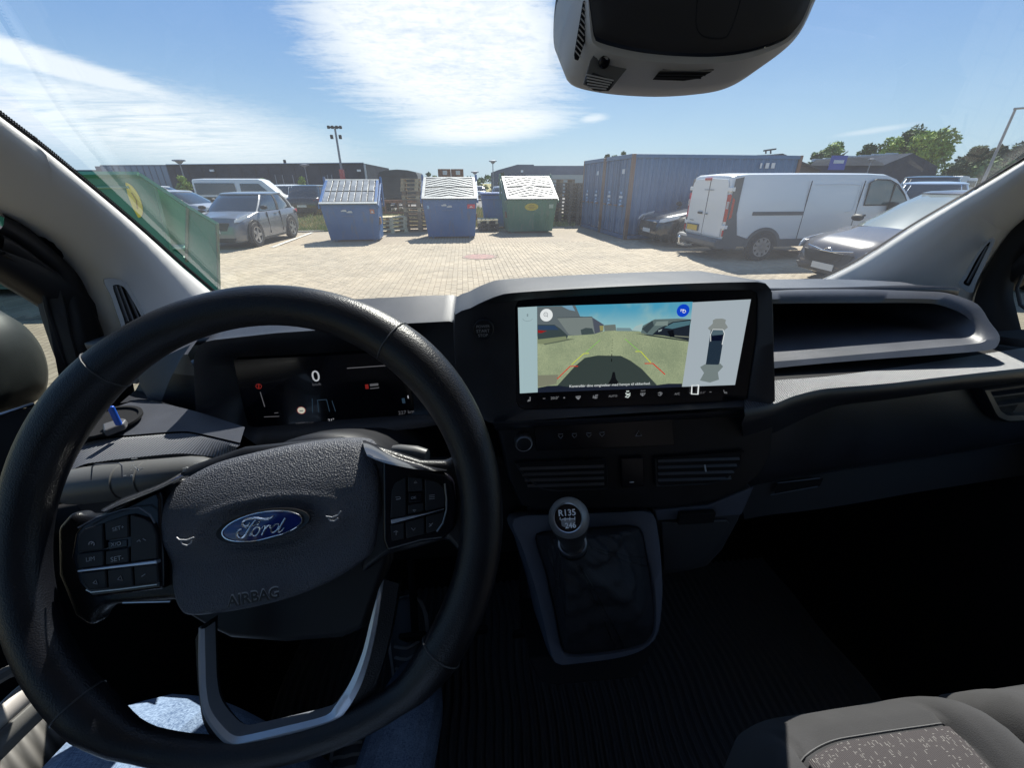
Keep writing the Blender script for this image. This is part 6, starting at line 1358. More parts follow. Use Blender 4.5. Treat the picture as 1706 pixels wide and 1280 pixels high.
for x0_ in (4.55, 4.78, 5.0): 
    o = G().box((x0_, -.03, 2.28), (.13 if x0_ > 4.6 else .06, .01, .16)).obj('side_label', M['sticker'], None); o.parent = ca
# ---------------------------------------------------------------- waste containers
M['bin_blue'] = rust_paint('bin_blue', (.028, .115, .30), rust=(.10, .13, .19), th=(.5, .72)); M['bin_green'] = rust_paint('bin_green', (.06, .19, .125), rust=(.15, .21, .15), th=(.5, .72))
M['lid_white'] = mat('lid_white', (.44, .45, .43), .5, var=.12, vs=5); M['lid_grey'] = mat('lid_grey', (.30, .31, .32), .32, var=.25, vs=3); M['lid_dark'] = mat('lid_dark', (.03, .032, .035), .6)
def skipbin(lab, m, lid, x, y, rz, W=1.8, hf=1.2, hr=1.9, dep=1.3, hinge_r=True):
    b = thing('waste_container', (0, 0, 0), lab, 'dumpster', 'three lidded waste containers in a row'); hw = W/2
    base = [V((-hw*.88, .24, .05)), V((hw*.88, .24, .05)), V((hw*.88, dep, .05)), V((-hw*.88, dep, .05))]
    mid = [V((-hw*.97, .03, hf-.10)), V((hw*.97, .03, hf-.10)), V((hw*.97, dep, hf-.10)), V((-hw*.97, dep, hf-.10))]
    G().loft([base, mid, [V((-hw*.97, .03, hf)), V((hw*.97, .03, hf)), V((hw*.97, dep, hr)), V((-hw*.97, dep, hr))]]).obj('body', m, b, smooth=0, bevel=.012)
    for s in (1, -1):
        G().box((s*hw*.70, .75, .03), (.10, .9, .06)).obj('skid', m, b, bevel=.01)
        G().prism([V((s*hw*.985, -.02, hf-.02)), V((s*hw*.985, dep+.03, hr-.02)), V((s*hw*.985, dep+.03, hr-.12)), V((s*hw*.985, -.02, hf-.12))], (s*.05, 0, 0)).obj('side_rim', m, b, bevel=.008)
        G().prism([V((s*hw*.99, dep-.05, hr-.8)), V((s*hw*.99, dep+.10, hr-.7)), V((s*hw*.99, dep+.12, hr+.10)), V((s*hw*.99, dep+.02, hr+.13)), V((s*hw*.99, dep-.02, hr+.02))], (s*.06, 0, 0)).obj('lift_bracket', m, b, bevel=.01)
        G().box((s*hw*.93, .42, hf*.55), (.10, .26, .22)).obj('lift_pocket', mat('pocket_rust', (.20, .12, .07), .8) if 'pocket_rust' not in bpy.data.materials else bpy.data.materials['pocket_rust'], b, bevel=.01)
    # sloping lid frame
    def LP(u, v, h=0.0): p = V((u*hw*.99, -.05, hf+.01)).lerp(V((u*hw*.97, dep+.02, hr+.01)), v); return p+V((0, -.45, .9)).normalized()*h
    G().prism([LP(-1, 0), LP(1, 0), LP(1, 1), LP(-1, 1)], LP(0, 0, .02)-LP(0, 0)).obj('lid_base', M['lid_dark'], b)
    fm_ = M['lid_white']
    for q in ([(-1, -.02), (1, -.02), (1, .05), (-1, .05)], [(-1, .96), (1, .96), (1, 1), (-1, 1)], [(-1, .05), (-.90, .05), (-.90, .96), (-1, .96)], [(.90, .05), (1, .05), (1, .96), (.90, .96)]):
        G().prism([LP(*p, .022) for p in q], LP(0, 0, .02)-LP(0, 0)).obj('lid_frame', fm_ if lid == 'chevron' or q[0][1] < 0 else (m if abs(q[0][0]+q[1][0]) > 1.5 else fm_), b, bevel=.004)
    if lid == 'chevron':
        for half, v0, v1 in ((0, .06, .48), (1, .52, .95)):
            n_ = 4
            for k in range(-3, n_+1):
                va = v0+(v1-v0)*(k/n_); th = (v1-v0)/n_*.48; rise = (v1-v0)*.52
                us = (-.88, -.30, .0, .30, .88); f = lambda u: va+rise*(1-min(1, (abs(u)/.88)**1.2))
                top_ = [(u, f(u)+th) for u in us]; bot = [(u, f(u)) for u in us]
                cl = lambda v: max(v0, min(v1, v))
                if f(0)+th <= v0 or f(.88) >= v1: continue
                up = [LP(u, cl(v), .022) for u, v in top_]; dn = [LP(u, cl(v), .022) for u, v in bot]
                if max((a-b_).length for a, b_ in zip(up, dn)) < .01: continue
                off = LP(0, 0, .016)-LP(0, 0); G().loft([dn, up, [p+off for p in up], [p+off for p in dn]], closed=False, wrap=True).obj('lid_rib', M['lid_white'], b, smooth=0)
    else:
        for half, v0, v1 in ((0, .07, .46), (1, .50, .95)):
            for k in range(8):
                u0 = -.89+1.78*k/8; u1 = u0+1.78/8-.040; bow = .0
                G().prism([LP(u0, v0, .022), LP(u1, v0, .022), LP(u1, v1, .022), LP(u0, v1, .022)], LP(0, 0, .02)-LP(0, 0)).obj('lid_panel', M['lid_grey'], b, bevel=.006, seg=1)
    return place(b, x, y, rz), W, hf
def on_front(b, u, z, w_, h_, m, nm, shape=None, hf=1.2, hw=.9):
    t = (z-.05)/(hf-.15); yy = .24+(.03-.24)*t-.014; X = u*hw*(.88+.09*t)
    sl_ = (-.21)/(hf-.15)
    if shape == 'oval': pts = [V((X+math.cos(a)*w_/2, yy+sl_*math.sin(a)*h_/2, z+math.sin(a)*h_/2)) for a in [2*math.pi*i/28 for i in range(28)]]
    elif shape == 'tri': pts = [V((X-w_/2, yy-sl_*h_/2, z-h_/2)), V((X+w_/2, yy-sl_*h_/2, z-h_/2)), V((X, yy+sl_*h_/2, z+h_/2))]
    else: pts = [V((X-w_/2, yy-sl_*h_/2, z-h_/2)), V((X+w_/2, yy-sl_*h_/2, z-h_/2)), V((X+w_/2, yy+sl_*h_/2, z+h_/2)), V((X-w_/2, yy+sl_*h_/2, z+h_/2))]
    o = G().prism(pts, (0, -.006, 0)).obj(nm, m, None, smooth=0); o.parent = b; return o
b1, _, _ = skipbin('blue waste container with a grey panelled lid, leftmost of the three', M['bin_blue'], 'panel', -3.62, 14.72, math.radians(3), W=1.78, hf=1.14, hr=1.82)
b2, _, _ = skipbin('blue waste container with a white ribbed lid, middle of the three', M['bin_blue'], 'chevron', -.47, 15.32, math.radians(0), W=1.86, hf=1.26, hr=1.90)
b3, _, _ = skipbin('green waste container with white ribbed lid and yellow oval sign, rightmost of three', M['bin_green'], 'chevron', 2.56, 16.75, math.radians(4), W=1.98, hf=1.2, hr=1.95)
so_ = mat('sticker_orange', (.45, .16, .10), .6); sr_ = mat('sticker_red', (.55, .06, .09), .6); sy_ = mat('sign_yellow', (.55, .45, .04), .5); sb_ = mat('print_brown', (.30, .22, .03), .6); sg_ = mat('sticker_pale', (.40, .52, .42), .6); sdb = mat('print_faint_blue', (.10, .17, .32), .6)
def marks(b, hf, hw):
    for u, z, w_ in ((-.22, hf-.19, .17), (-.02, hf-.23, .17)): 
        on_front(b, u, z, w_, .035, M['sticker'], 'printed_logo', hf=hf, hw=hw); on_front(b, u+.02, z+.03, w_*.6, .018, M['sticker'], 'printed_logo', hf=hf, hw=hw)
    for k in range(5): on_front(b, -.28+k*.09, hf-.34, .05, .03, sdb, 'printed_digit', hf=hf, hw=hw)
marks(b1, 1.14, .89); marks(b2, 1.26, .93)
on_front(b1, .80, .93, .13, .13, so_, 'sticker', hf=1.14, hw=.89); on_front(b1, .80, .93, .08, .08, M['sticker'], 'sticker_mark', 'tri', hf=1.14, hw=.89).location = (0, -.004, 0)
on_front(b2, .80, 1.04, .26, .13, sr_, 'sticker', hf=1.26, hw=.93); on_front(b2, .80, 1.03, .14, .05, M['sticker'], 'sticker_mark', 'tri', hf=1.26, hw=.93).location = (0, -.004, 0)
on_front(b2, -.82, 1.02, .07, .10, M['sticker_b'], 'sticker_mark', hf=1.26, hw=.93)
o = on_front(b3, -.02, .94, .52, .26, sy_, 'yellow_sign', 'oval', hf=1.2, hw=.99)
for k, (w_, dz) in enumerate(((.20, .055), (.30, .0), (.20, -.055))): on_front(b3, -.02, .94+dz, w_, .026, sb_, 'sign_print', hf=1.2, hw=.99).location = (0, -.004, 0)
on_front(b3, .78, .96, .17, .14, sg_, 'sticker', hf=1.2, hw=.99)
# small closed blue bin behind, between the middle and the green one
sb = thing('blue_bin', (0, 0, 0), 'plain blue container behind the green one with only its left side showing', 'dumpster')
G().loft([[V((-.55, 0, .08)), V((.6, 0, .08)), V((.6, 1.0, .08)), V((-.55, 1.0, .08))], [V((-.68, -.08, 1.30)), V((.7, -.08, 1.30)), V((.7, 1.05, 1.30)), V((-.68, 1.05, 1.30))]]).obj('body', M['bin_blue'], sb, smooth=0, bevel=.01)
G().box((0, .48, 1.36), (1.44, 1.2, .07)).obj('lid', mat('lid_blue', (.05, .13, .36), .5), sb, bevel=.02); G().box((0, -.12, 1.20), (1.42, .05, .06)).obj('rim', M['bin_blue'], sb)
place(sb, 1.42, 18.7, 0)
# ---------------------------------------------------------------- green roll-off skip, front left
sk = thing('green_skip', (-7.5, 8.0, 0), 'large green steel skip with a yellow emblem and a sloping open end, front left', 'skip')
M['skip'] = rust_paint('skip_green', (.05, .21, .13), rust=(.12, .22, .15), th=(.55, .8), sc=2.0); M['skip_l'] = rust_paint('skip_green_inside', (.07, .30, .16), rust=(.10, .24, .14), th=(.55, .8)); M['skip_d'] = rust_paint('skip_rim', (.10, .17, .12), th=(.5, .7))
YS = 7.9
def SKP(px, py, y=YS): return P(px, py, Y=y)
tl = SKP(233, 291); zt_ = tl.z
left_top = V((-11.2, YS, zt_)); left_bot = V((-11.2, YS, .18))
s_r = SKP(320, 412); s_b = V((-4.75, YS, .18))
G().prism([left_top, tl, SKP(256, 309), SKP(285, 420), V((SKP(300, 470).x, YS, .18)), left_bot], (0, .05, 0)).obj('side_wall', M['skip'], sk, smooth=0)
G().prism([SKP(256, 309, YS+.13), SKP(312, 347, YS+.13), SKP(312, 455, YS+.13), SKP(287, 455, YS+.13), SKP(284, 420, YS+.13)], (0, .04, 0)).obj('recessed_panel', M['skip_l'], sk, smooth=0)
G().prism([SKP(283, 407, YS+.10), SKP(310, 407, YS+.10), SKP(309, 412, YS-.02), SKP(285, 412, YS-.02)], (0, 0, -.03)).obj('step', mat('skip_pale', (.20, .42, .30), .6), sk)
G().prism([SKP(313, 346), SKP(361, 374), SKP(363, 478), SKP(311, 436)], (0, .05, 0)).obj('end_panel', M['skip'], sk, smooth=0)
G().prism([SKP(283, 412, YS-.01), SKP(311, 432, YS-.01), SKP(364, 474, YS-.01), SKP(366, 487, YS-.01), SKP(330, 482, YS-.01), SKP(270, 425, YS-.01)], (0, .05, 0)).obj('lower_panel', M['skip'], sk, smooth=0)
for a, b, r in (((233, 291), (312, 344), .035), ((312, 344), (363, 374), .03), ((312, 342), (310, 436), .022), ((362, 372), (365, 482), .028), ((258, 312), (286, 420), .03)):
    G().tube([SKP(*a, YS-.02), SKP(*b, YS-.02)], r, 4).obj('rim_bar', M['skip_d'] if r < .029 else M['skip'], sk)
G().tube([left_top+V((0, -.02, 0)), tl+V((0, -.02, 0))], .045, 4).obj('top_rail', M['skip'], sk)
G().tube([V((-11.2, YS-.02, zt_-.22)), SKP(215, 312, YS-.02)], .018, 4).obj('side_crease', mat('skip_crease', (.22, .40, .27), .6), sk)
for i in range(5): G().box((-6.4-i*.95, YS-.03, zt_/2), (.10, .07, zt_-.35)).obj('side_rib', M['skip'], sk) if i > 0 else None
G().box((-9.0, YS+2.3, .95), (4.4, .05, 1.75)).obj('far_wall', M['skip_l'], sk); G().box((-8.4, YS+1.15, .16), (5.6, 2.3, .06)).obj('floor', M['skip_d'], sk); G().box((-11.2, YS+1.15, .95), (.05, 2.3, 1.75)).obj('back_wall', M['skip'], sk)
ec = SKP(228, 334, YS-.012)
hp = [ec+V((math.cos(a)*.13, 0, math.sin(a)*.26)) for a in [math.pi*(-.5+i/14) for i in range(15)]]
eb = G().prism([p+V((-.07, 0, 0)) for p in hp]+[ec+V((-.10, 0, .1)), ec+V((-.10, 0, -.1))], (0, -.006, 0)).obj('yellow_emblem', mat('emblem_yellow', (.62, .56, .06), .5), sk, smooth=0)
G().tube([ec+V((-.03, -.01, .12)), ec+V((0, -.01, 0)), ec+V((-.03, -.01, -.12))], .008, 4).obj('emblem_mark', sb_, eb)
# ---------------------------------------------------------------- pallets, each one a thing
def wood(n, c): return mat(n, c, .85, var=.35, vs=9)
WP = [wood('pallet_wood_pale', (.50, .36, .19)), wood('pallet_wood_brown', (.26, .165, .09)), wood('pallet_wood_dark', (.085, .07, .06)), wood('pallet_wood_cream', (.62, .53, .33))]
def pallet_mesh(m, i):
    g = G()
    for k in range(5): g.box((-.34+.17*k, 0, .133), (.10 if k % 2 else .145, 1.2, .022)) if 0 else g.box((0, -.335+.1675*k, .133), (1.2, .12 if k % 2 else .145, .026))
    for x in (-.5275, 0, .5275): g.box((x, 0, .111), (.145, .8, .022))
    for x in (-.5275, 0, .5275):
        for y in (-.35, 0, .35): g.box((x, y, .061), (.145, .10, .078))
    for y in (-.35, 0, .35): g.box((0, y, .011), (1.2, .10, .022))
    return g.mesh('wooden_pallet', m, smooth=0)
PM = [pallet_mesh(m, i) for i, m in enumerate(WP)]
def pstack(x, y, rz, n, pick, lab, group):
    for k in range(n):
        me = PM[pick(k)]; o = bpy.data.objects.new('wooden_pallet', me); COL.objects.link(o)
        o.location = (x+random.uniform(-.02, .02), y+random.uniform(-.02, .02), k*.1465+.001); o.rotation_euler = (0, 0, rz+random.uniform(-.02, .02))
        ordn = ('bottom', 'second', 'third', 'fourth', 'fifth', 'sixth', 'seventh', 'eighth', 'ninth', 'tenth', 'eleventh', 'twelfth', 'thirteenth')
        lb = ('topmost' if k == n-1 else 'bottom' if k == 0 else ordn[k]+' up')+' pallet of '+lab
        tag(o, lb, 'pallet', group)
pstack(-1.78, 18.3, .03, 13, lambda k: 0 if k in (12, 11, 10, 8, 5) else 1, 'the tall brown stack left of the middle blue container', 'pallets stacked left of the middle container')
pstack(-2.92, 17.7, .35, 4, lambda k: 3, 'the low cream stack between the two blue containers', 'pale pallets in the low stack')
pstack(.95, 18.2, 1.57, 3, lambda k: 3 if k == 2 else 2, 'the small stack between the middle and green containers', 'pallets in the small stack')
pstack(4.40, 20.7, .0, 13, lambda k: 2 if k % 4 else 1, 'the tall dark stack left of the shipping containers', 'dark pallets left of the shipping containers')
pstack(5.15, 20.5, 1.57, 12, lambda k: 2, 'the dark stack touching the shipping container', 'dark pallets against the shipping container')
# ---------------------------------------------------------------- more vehicles
def second(src, lab, x, y, rz, remat, group='cars parked in the car park behind'): return copy_tree(src, loc=(x, y, 0), rz=rz, label=lab, group=group, remat=remat)
sedan = car('parked_car', 'silver hatchback parked behind the green skip, left of the grey car', 'car', PT['silver'], L=4.3, Wd=1.8, Hh=1.47, hood=.92, belt=.96, nose=.6, cowl=1.0, wtop=.2, rtop=-1.35, rbase=-1.95, r=.33, group='cars parked in the car park behind')
place(sedan, -12.3, 21.3, math.radians(-8))
suvw = car('parked_car', 'cream white crossover behind the left lamp post', 'car', PT['peach'], L=4.5, Wd=1.85, Hh=1.66, hood=1.03, belt=1.05, nose=.7, cowl=1.0, wtop=.3, rtop=-1.5, rbase=-2.0, r=.36, group='cars parked in the car park behind')
place(suvw, -20.3, 27.0, math.radians(-5))
mpv = thing('passenger_van', (0, 0, 0), 'white over dark grey passenger van with a long row of dark windows', 'van', 'cars parked in the car park behind')
rgm = [vring(-2.45, .84, .35, 1.90), vring(-2.40, .90, .32, 1.95), vring(-2.0, .94, .30, 1.98), vring(1.1, .94, .30, 1.98), vring(1.35, .94, .30, 1.90), vring(1.85, .93, .30, 1.42), vring(2.1, .92, .32, 1.15), vring(2.38, .86, .35, 1.0), vring(2.45, .74, .42, .75)]
G().loft(rgm).obj('body', PT['white'], mpv, smooth=40)
for s in (1, -1):
    y_ = s*.962
    G().prism([V((-2.44, y_*.99, 1.02)), V((2.3, y_*.96, .92)), V((2.4, y_*.90, .45)), V((2.0, y_, .32)), V((-2.35, y_, .32)), V((-2.44, y_*.95, .5))], (0, s*.015, 0)).obj('lower_body', PT['dark'], mpv, smooth=0)
    for a, b_, c__ in ((-2.3, -.15, 1.75), (.10, 1.55, 1.72)):
        q = [V((a, y_, 1.13)), V((b_+(.15 if a > 0 else 0), y_, 1.13)), V((b_-.05 if a < 0 else 1.12, y_*.965, c__)), V((a, y_*.965, c__))]
        G().prism(q, (0, s*.018, 0)).obj('side_window', M['glass_car'], mpv, smooth=0)
    for xw in (-1.5, 1.5): wheel_geo(mpv, xw, s*.87, .34, .22, s, 5)
    G().box((1.35, s*1.03, 1.18), (.14, .18, .2)).obj('side_mirror', M['trim'], mpv, bevel=.03)
place(mpv, -13.6, 30.2, math.radians(8))
wh = second(suvw, 'white hatchback seen from behind right of the passenger van, dark rear window', -11.6, 33.0, math.radians(80), {PT['peach'].name: PT['white']})
second(sedan, 'small grey car half hidden right of the passenger van', -17.9, 37.5, math.radians(60), {PT['silver'].name: PT['grey']})
second(suvw, 'dark estate car hidden behind the first blue container, left side showing', -8.5, 27.5, math.radians(86), {PT['peach'].name: PT['black']})
second(suvw, 'white car with a bright roof above the left container lid', -8.1, 33.5, math.radians(5), {PT['peach'].name: PT['white']})
second(sedan, 'white car with red lamps right of the leftmost container', -6.4, 31.0, math.radians(100), {PT['silver'].name: PT['white']})
second(suvw, 'pale blue car at the right end of the rear row, behind the pallet stack', -5.9, 38.0, math.radians(80), {PT['peach'].name: PT['sky']})
for x, y, rz, c, lb in ((-30, 50, .1, 'white', 'white car far left under the glass front'), (-24.5, 52, 1.5, 'silver', 'silver car in front of the long dark building'), (-21, 52, 1.6, 'dark', 'black car in front of the long dark building'), (-17.5, 53, 1.5, 'white', 'white car in front of the long dark building, right part'), (-13.5, 54, 1.6, 'blue', 'blue car in front of the building corner'), (-10, 50, 1.5, 'silver', 'silver car left of the tarpaulin truck, far back'), (.2, 45, 1.55, 'white', 'white car far back between the middle and green containers'), (1.6, 52, 1.6, 'silver', 'grey car far back left of the lamp post'), (3.6, 44, 1.5, 'sky', 'pale car far back behind the green container'), (-1.8, 55, 1.6, 'red', 'red car far back above the middle container')):
    second(sedan, lb, x, y, rz, {PT['silver'].name: PT[c]})
# tarpaulin truck and rusty flat trailer behind the pallets
tt = thing('tarpaulin_truck', (0, 0, 0), 'dark truck body with a rounded tarpaulin top behind the tall pallet stack', 'truck')
prf = [(-1.2, .9), (-1.2, 2.15), (-1.1, 2.36), (-.6, 2.46), (0, 2.5), (.6, 2.46), (1.1, 2.36), (1.2, 2.15), (1.2, .9)]
G().loft([[V((x, y, z)) for x, z in prf] for y in (0, 4.5)]).obj('tarpaulin', mat('tarpaulin', (.035, .045, .055), .7, var=.2, vs=2), tt, smooth=30)
G().box((0, 2.2, .75), (2.2, 4.4, .2)).obj('chassis', M['trim'], tt)
for k in range(5): G().box((0, -.012, 1.05+k*.27), (2.3, .01, .02)).obj('tarpaulin_seam', M['trim'], tt)
for s in (1, -1): wheel_geo(tt, s*1.0, 1.0, .42, .25, 1, 5) if 0 else G().lathe((s*1.0, 1.2, .42), [(.42, -.12), (.42, .12), (.001, .12)], 20, M=Matrix.Rotation(math.pi/2, 3, 'Y')).obj('wheel', M['tyre'], tt)
place(tt, -3.95, 29.0, 0)
ft = thing('flat_trailer', (0, 0, 0), 'low rusty brown trailer frame behind the cream pallets', 'trailer'); M['rust'] = mat('rusty_steel', (.22, .095, .05), .85, var=.4, vs=6)
for z, h in ((.95, .12), (.45, .10)): G().box((0, 0, z), (3.2, .10, h)).obj('rail', M['rust'], ft, bevel=.01)
for k in range(6): G().box((-1.5+k*.6, 0.02, .70), (.07, .08, .42)).obj('stake', M['rust'], ft)
G().box((0, .9, .9), (3.2, 1.8, .05)).obj('deck', M['rust'], ft)
for s in (-1, 1): G().lathe((s*1.1, .5, .32), [(.32, -.1), (.32, .1), (.001, .1)], 20, M=Matrix.Rotation(math.pi/2, 3, 'X')).obj('wheel', M['tyre'], ft)
place(ft, -3.5, 22.4, 0)
for k, (x, z) in enumerate(((-1.85, 2.12), (-.95, 2.12))):
    cr_ = thing('brick_red_crate', (0, 0, 0), 'brick red crate on a rack, %s of two above the middle container' % ('left' if k == 0 else 'right'), 'crate')
    G().box((0, 0, .26), (.86, .8, .5)).obj('crate_body', M['rust'], cr_, bevel=.02); G().box((.05, -.41, .28), (.30, .01, .26)).obj('crate_label', M['sticker'], cr_)
    cr_.matrix_basis = Matrix.Translation((x+.6, 33, z))
rk = thing('steel_rack', (0, 0, 0), 'dark steel rack carrying the brick red crates', 'rack')
for x_ in (-.95, .95): 
    for y_ in (-.35, .35): G().box((x_, y_, 1.05), (.07, .07, 2.1)).obj('post', M['trim'], rk)
G().box((0, 0, 2.08), (2.1, .85, .06)).obj('shelf', M['trim'], rk); place(rk, -.8, 33, 0)
# right hand background vehicles
pk = second(suvw, 'dark tall car with a pale flat roof behind the white van cab', 21.0, 18.8, math.radians(45), {PT['peach'].name: PT['black']}, 'cars parked at the right'); pk.scale = (1, 1, 1)
pk.matrix_basis = pk.matrix_basis @ Matrix.Scale(1.22, 4)
second(suvw, 'pale blue small van behind the white van cab', 16.2, 14.3, math.radians(44), {PT['peach'].name: PT['sky']}, 'cars parked at the right').matrix_basis @= Matrix.Scale(1.08, 4)
second(sedan, 'red car seen through the side window of the white van', 14.6, 16.6, math.radians(178), {PT['silver'].name: PT['red']}, 'cars parked at the right')
second(sedan, 'blue car in the distance above the bronze car roof', 30, 21, math.radians(200), {PT['silver'].name: PT['blue']}, 'cars parked at the right').matrix_basis @= Matrix.Scale(1.2, 4)
second(sedan, 'white car far off at the edge of the right pillar', 33, 20, math.radians(190), {PT['silver'].name: PT['white']}, 'cars parked at the right')
lorry = thing('refuse_lorry', (0, 0, 0), 'white lorry with slanted body parts below the trees at the right', 'lorry')
for k in range(4): G().prism([V((-2.4+k*1.25, 0, 1.2)), V((-1.3+k*1.25, 0, 1.2)), V((-1.0+k*1.25, 0, 2.8+.15*k)), V((-2.0+k*1.25, 0, 2.9+.15*k))], (0, 2.2, 0)).obj('body_section', PT['white'], lorry, bevel=.05)
G().box((3.2, 1.1, 1.9), (1.6, 2.2, 2.3)).obj('cab', PT['white'], lorry, bevel=.15); G().box((3.2, -.02, 2.3), (1.2, .04, .8)).obj('cab_window', M['glass_car'], lorry); G().box((.6, 1.1, .9), (6.6, 2.1, .4)).obj('chassis', M['trim'], lorry)
for x_ in (-1.6, -.4, 3.0): G().lathe((x_, .1, .5), [(.5, -.15), (.5, .15), (.001, .15)], 20, M=Matrix.Rotation(math.pi/2, 3, 'X')).obj('wheel', M['tyre'], lorry)
lp_ = P(1585, 290, Y=42); place(lorry, lp_.x, 42, -.15); lorry.matrix_basis @= Matrix.Scale(.72, 4)
# ---------------------------------------------------------------- buildings
M['clad'] = mat('dark_cladding', (.055, .065, .085), .9, spec=0, var=.12, vs=.6); M['clad2'] = mat('blue_grey_cladding', (.10, .13, .18), .9, spec=0, var=.1, vs=.5); M['glassb'] = mat('facade_glass', (.10, .17, .27), .12, spec=.8); M['roof_m'] = mat('roof_sheet', (.05, .056, .065), .9, spec=.0, var=.15, vs=.5)
bl = thing('office_building', (-37, 84, 0), 'long dark clad building with a glass front at its left end, on the left horizon', 'building')
zl_ = lambda px, py, Y: P(px, py, Y=Y)
A_, B_ = P(277, 275, Y=80), P(606, 272, Y=80)
G().prism([V((A_.x, 80, 0)), V((B_.x, 80, 0)), B_, A_], (0, 26, 0)).obj('main_block', M['clad'], bl)
for i in range(15):
    x_ = A_.x+(B_.x-A_.x)*(i+.5)/15; G().box((x_, 79.96, 2.2), (.07, .06, 4.1)).obj('facade_joint', M['roof_m'], bl)
G().tube([A_+V((0, -.1, .04)), B_+V((0, -.1, .04))], .09, 4).obj('roof_edge', M['silver'], bl)
gx0, gx1 = P(166, 275, Y=80), P(277, 275, Y=80); gb0 = P(180, 300, Y=80).x
G().prism([V((gb0, 80, 0)), V((gx1.x, 80, 0)), gx1+V((0, -.0, .05)), gx0], (0, 20, 0)).obj('glass_block', M['clad2'], bl)
for i in range(11):
    f0, f1 = (i+.06)/11, (i+.94)/11; q = lambda f, top: (gx0.lerp(gx1, f)+V((0, -.06, -.12)) if top else V((gb0+(gx1.x-gb0)*f, 79.94, .3)))
    G().prism([q(f0, 0), q(f1, 0), q(f1, 1), q(f0, 1)], (0, -.05, 0)).obj('window', M['glassb'], bl)
lb0 = P(135, 283, Y=90); G().box((lb0.x+1.5, 94, lb0.z/2), (8, 8, lb0.z)).obj('rear_block', M['clad2'], bl); G().box((lb0.x+2.5, 94, lb0.z+.3), (3, 4, .7)).obj('plant_room', M['clad2'], bl)
G().box((A_.x+16, 86, A_.z+.5), (.35, .35, 1.2)).obj('vent_stack', M['roof_m'], bl)
for px in (353, 598): G().box(P(px, 284, Y=79.6), (.6, .25, .3)).obj('wall_lamp', mat('lamp_white', (.8, .8, .8), .4) if px == 353 else bpy.data.materials['lamp_white'], bl)
s2 = P(622, 281, Y=100); G().prism([V((B_.x+.05, 81, 0)), V((s2.x, 100, 0)), V((s2.x, 100, s2.z)), V((B_.x+.05, 81, B_.z-.1))], (-3, 0, 0)).obj('side_wing', M['clad2'], bl)
G().box((B_.x+.1, 79.9, 2.3), (.25, .2, 4.6)).obj('corner_strip', M['silver'], bl)
bm_ = thing('warehouse', (11, 72, 0), 'grey blue warehouse behind the green container', 'building')
p0, p1, p2, p3 = P(830, 283, Y=70), P(862, 274, Y=70), P(889, 274, Y=70), P(1002, 276, Y=70)
G().prism([V((p0.x, 70, 0)), V((p3.x, 70, 0)), p3, P(890, 276, Y=70), p2, p1, p0], (0, 18, 0)).obj('main_block', M['clad2'], bm_)
q0 = P(880, 291, Y=66); G().box(((q0.x+p3.x)/2+.5, 68, q0.z/2), (p3.x-q0.x+1, 4, q0.z)).obj('low_annex', mat('pale_cladding', (.32, .36, .38), .6), bm_)
for i in range(8): G().box((q0.x+1.2+i*1.2, 65.96, q0.z*.45), (.7, .05, .9)).obj('window', M['glassb'], bm_)
G().box((p0.x+3.6, 69.9, p1.z-.9), (.35, .1, .3)).obj('wall_lamp', bpy.data.materials['lamp_white'], bm_)
br_ = thing('low_hall', (50, 50, 0), 'long low dark hall with pale skylights and a blue sign, behind the white van', 'building')
YB = 52
pa, pb_, pc2, pd = P(1352, 270, Y=YB), P(1470, 262, Y=YB), P(1521, 255, Y=YB), P(1562, 275, Y=YB)
G().prism([V((P(1345, 290, Y=YB).x, YB, 0)), V((P(1470, 290, Y=YB).x, YB, 0)), P(1470, 276, Y=YB), P(1352, 276, Y=YB)], (0, 14, 0)).obj('front_wall', M['clad'], br_)
G().prism([P(1352, 276, Y=YB-.3), P(1470, 276, Y=YB-.3), P(1521, 256, Y=YB+9), P(1362, 267, Y=YB+9)], (0, .2, .12)).obj('roof', M['roof_m'], br_)
G().prism([V((P(1470, 290, Y=YB).x, YB, 0)), V((P(1566, 290, Y=YB).x, YB, 0)), P(1562, 277, Y=YB), pc2, P(1470, 276, Y=YB)], (0, 12, 0)).obj('gable', M['clad'], br_)
for px, py in ((1363, 267), (1381, 265.5), (1399, 264.5), (1419, 262), (1440, 260.5), (1462, 258.5), (1485, 257)): G().box(P(px, py, Y=YB+9), (1.6, .5, .35)).obj('skylight', M['sticker'], br_)
sgn = P(1396, 271, Y=YB-1); G().box(sgn, (2.0, .15, 1.5)).obj('blue_sign', mat('sign_blue', (.05, .08, .38), .5), br_); G().box(sgn+V((0, -.09, .1)), (1.3, .02, .35)).obj('sign_print', M['sticker'], br_)
G().box(V((sgn.x, YB-1, 1.0)), (.15, .15, 2.0)).obj('sign_post', M['trim'], br_)
gbd = thing('gabled_shed', (16, 26, 0), 'dark gabled shed just behind the blue container with blue graffiti', 'shed')
YG = 21.5
G().prism([V((P(1262, 300, Y=YG).x, YG, 0)), V((P(1366, 300, Y=YG).x, YG, 0)), P(1366, 281, Y=YG), P(1306, 256.5, Y=YG), P(1262, 258, Y=YG)], (0, 8, 0)).obj('gable_wall', mat('shed_wall', (.07, .068, .072), .7, var=.2, vs=2), gbd)
G().prism([P(1304, 255.5, Y=YG-.3), P(1369, 282, Y=YG-.3), P(1369, 285, Y=YG-.3), P(1304, 258.5, Y=YG-.3)], (0, 8.6, 0)).obj('roof_edge', M['roof_m'], gbd)
for pts in ([(1305, 268), (1309, 277), (1312, 270), (1315, 268)], [(1306, 279), (1312, 274), (1316, 280)]): G().tube([P(*q, Y=YG-.05) for q in pts], .05, 5).obj('graffiti', M['sticker_b'], gbd)
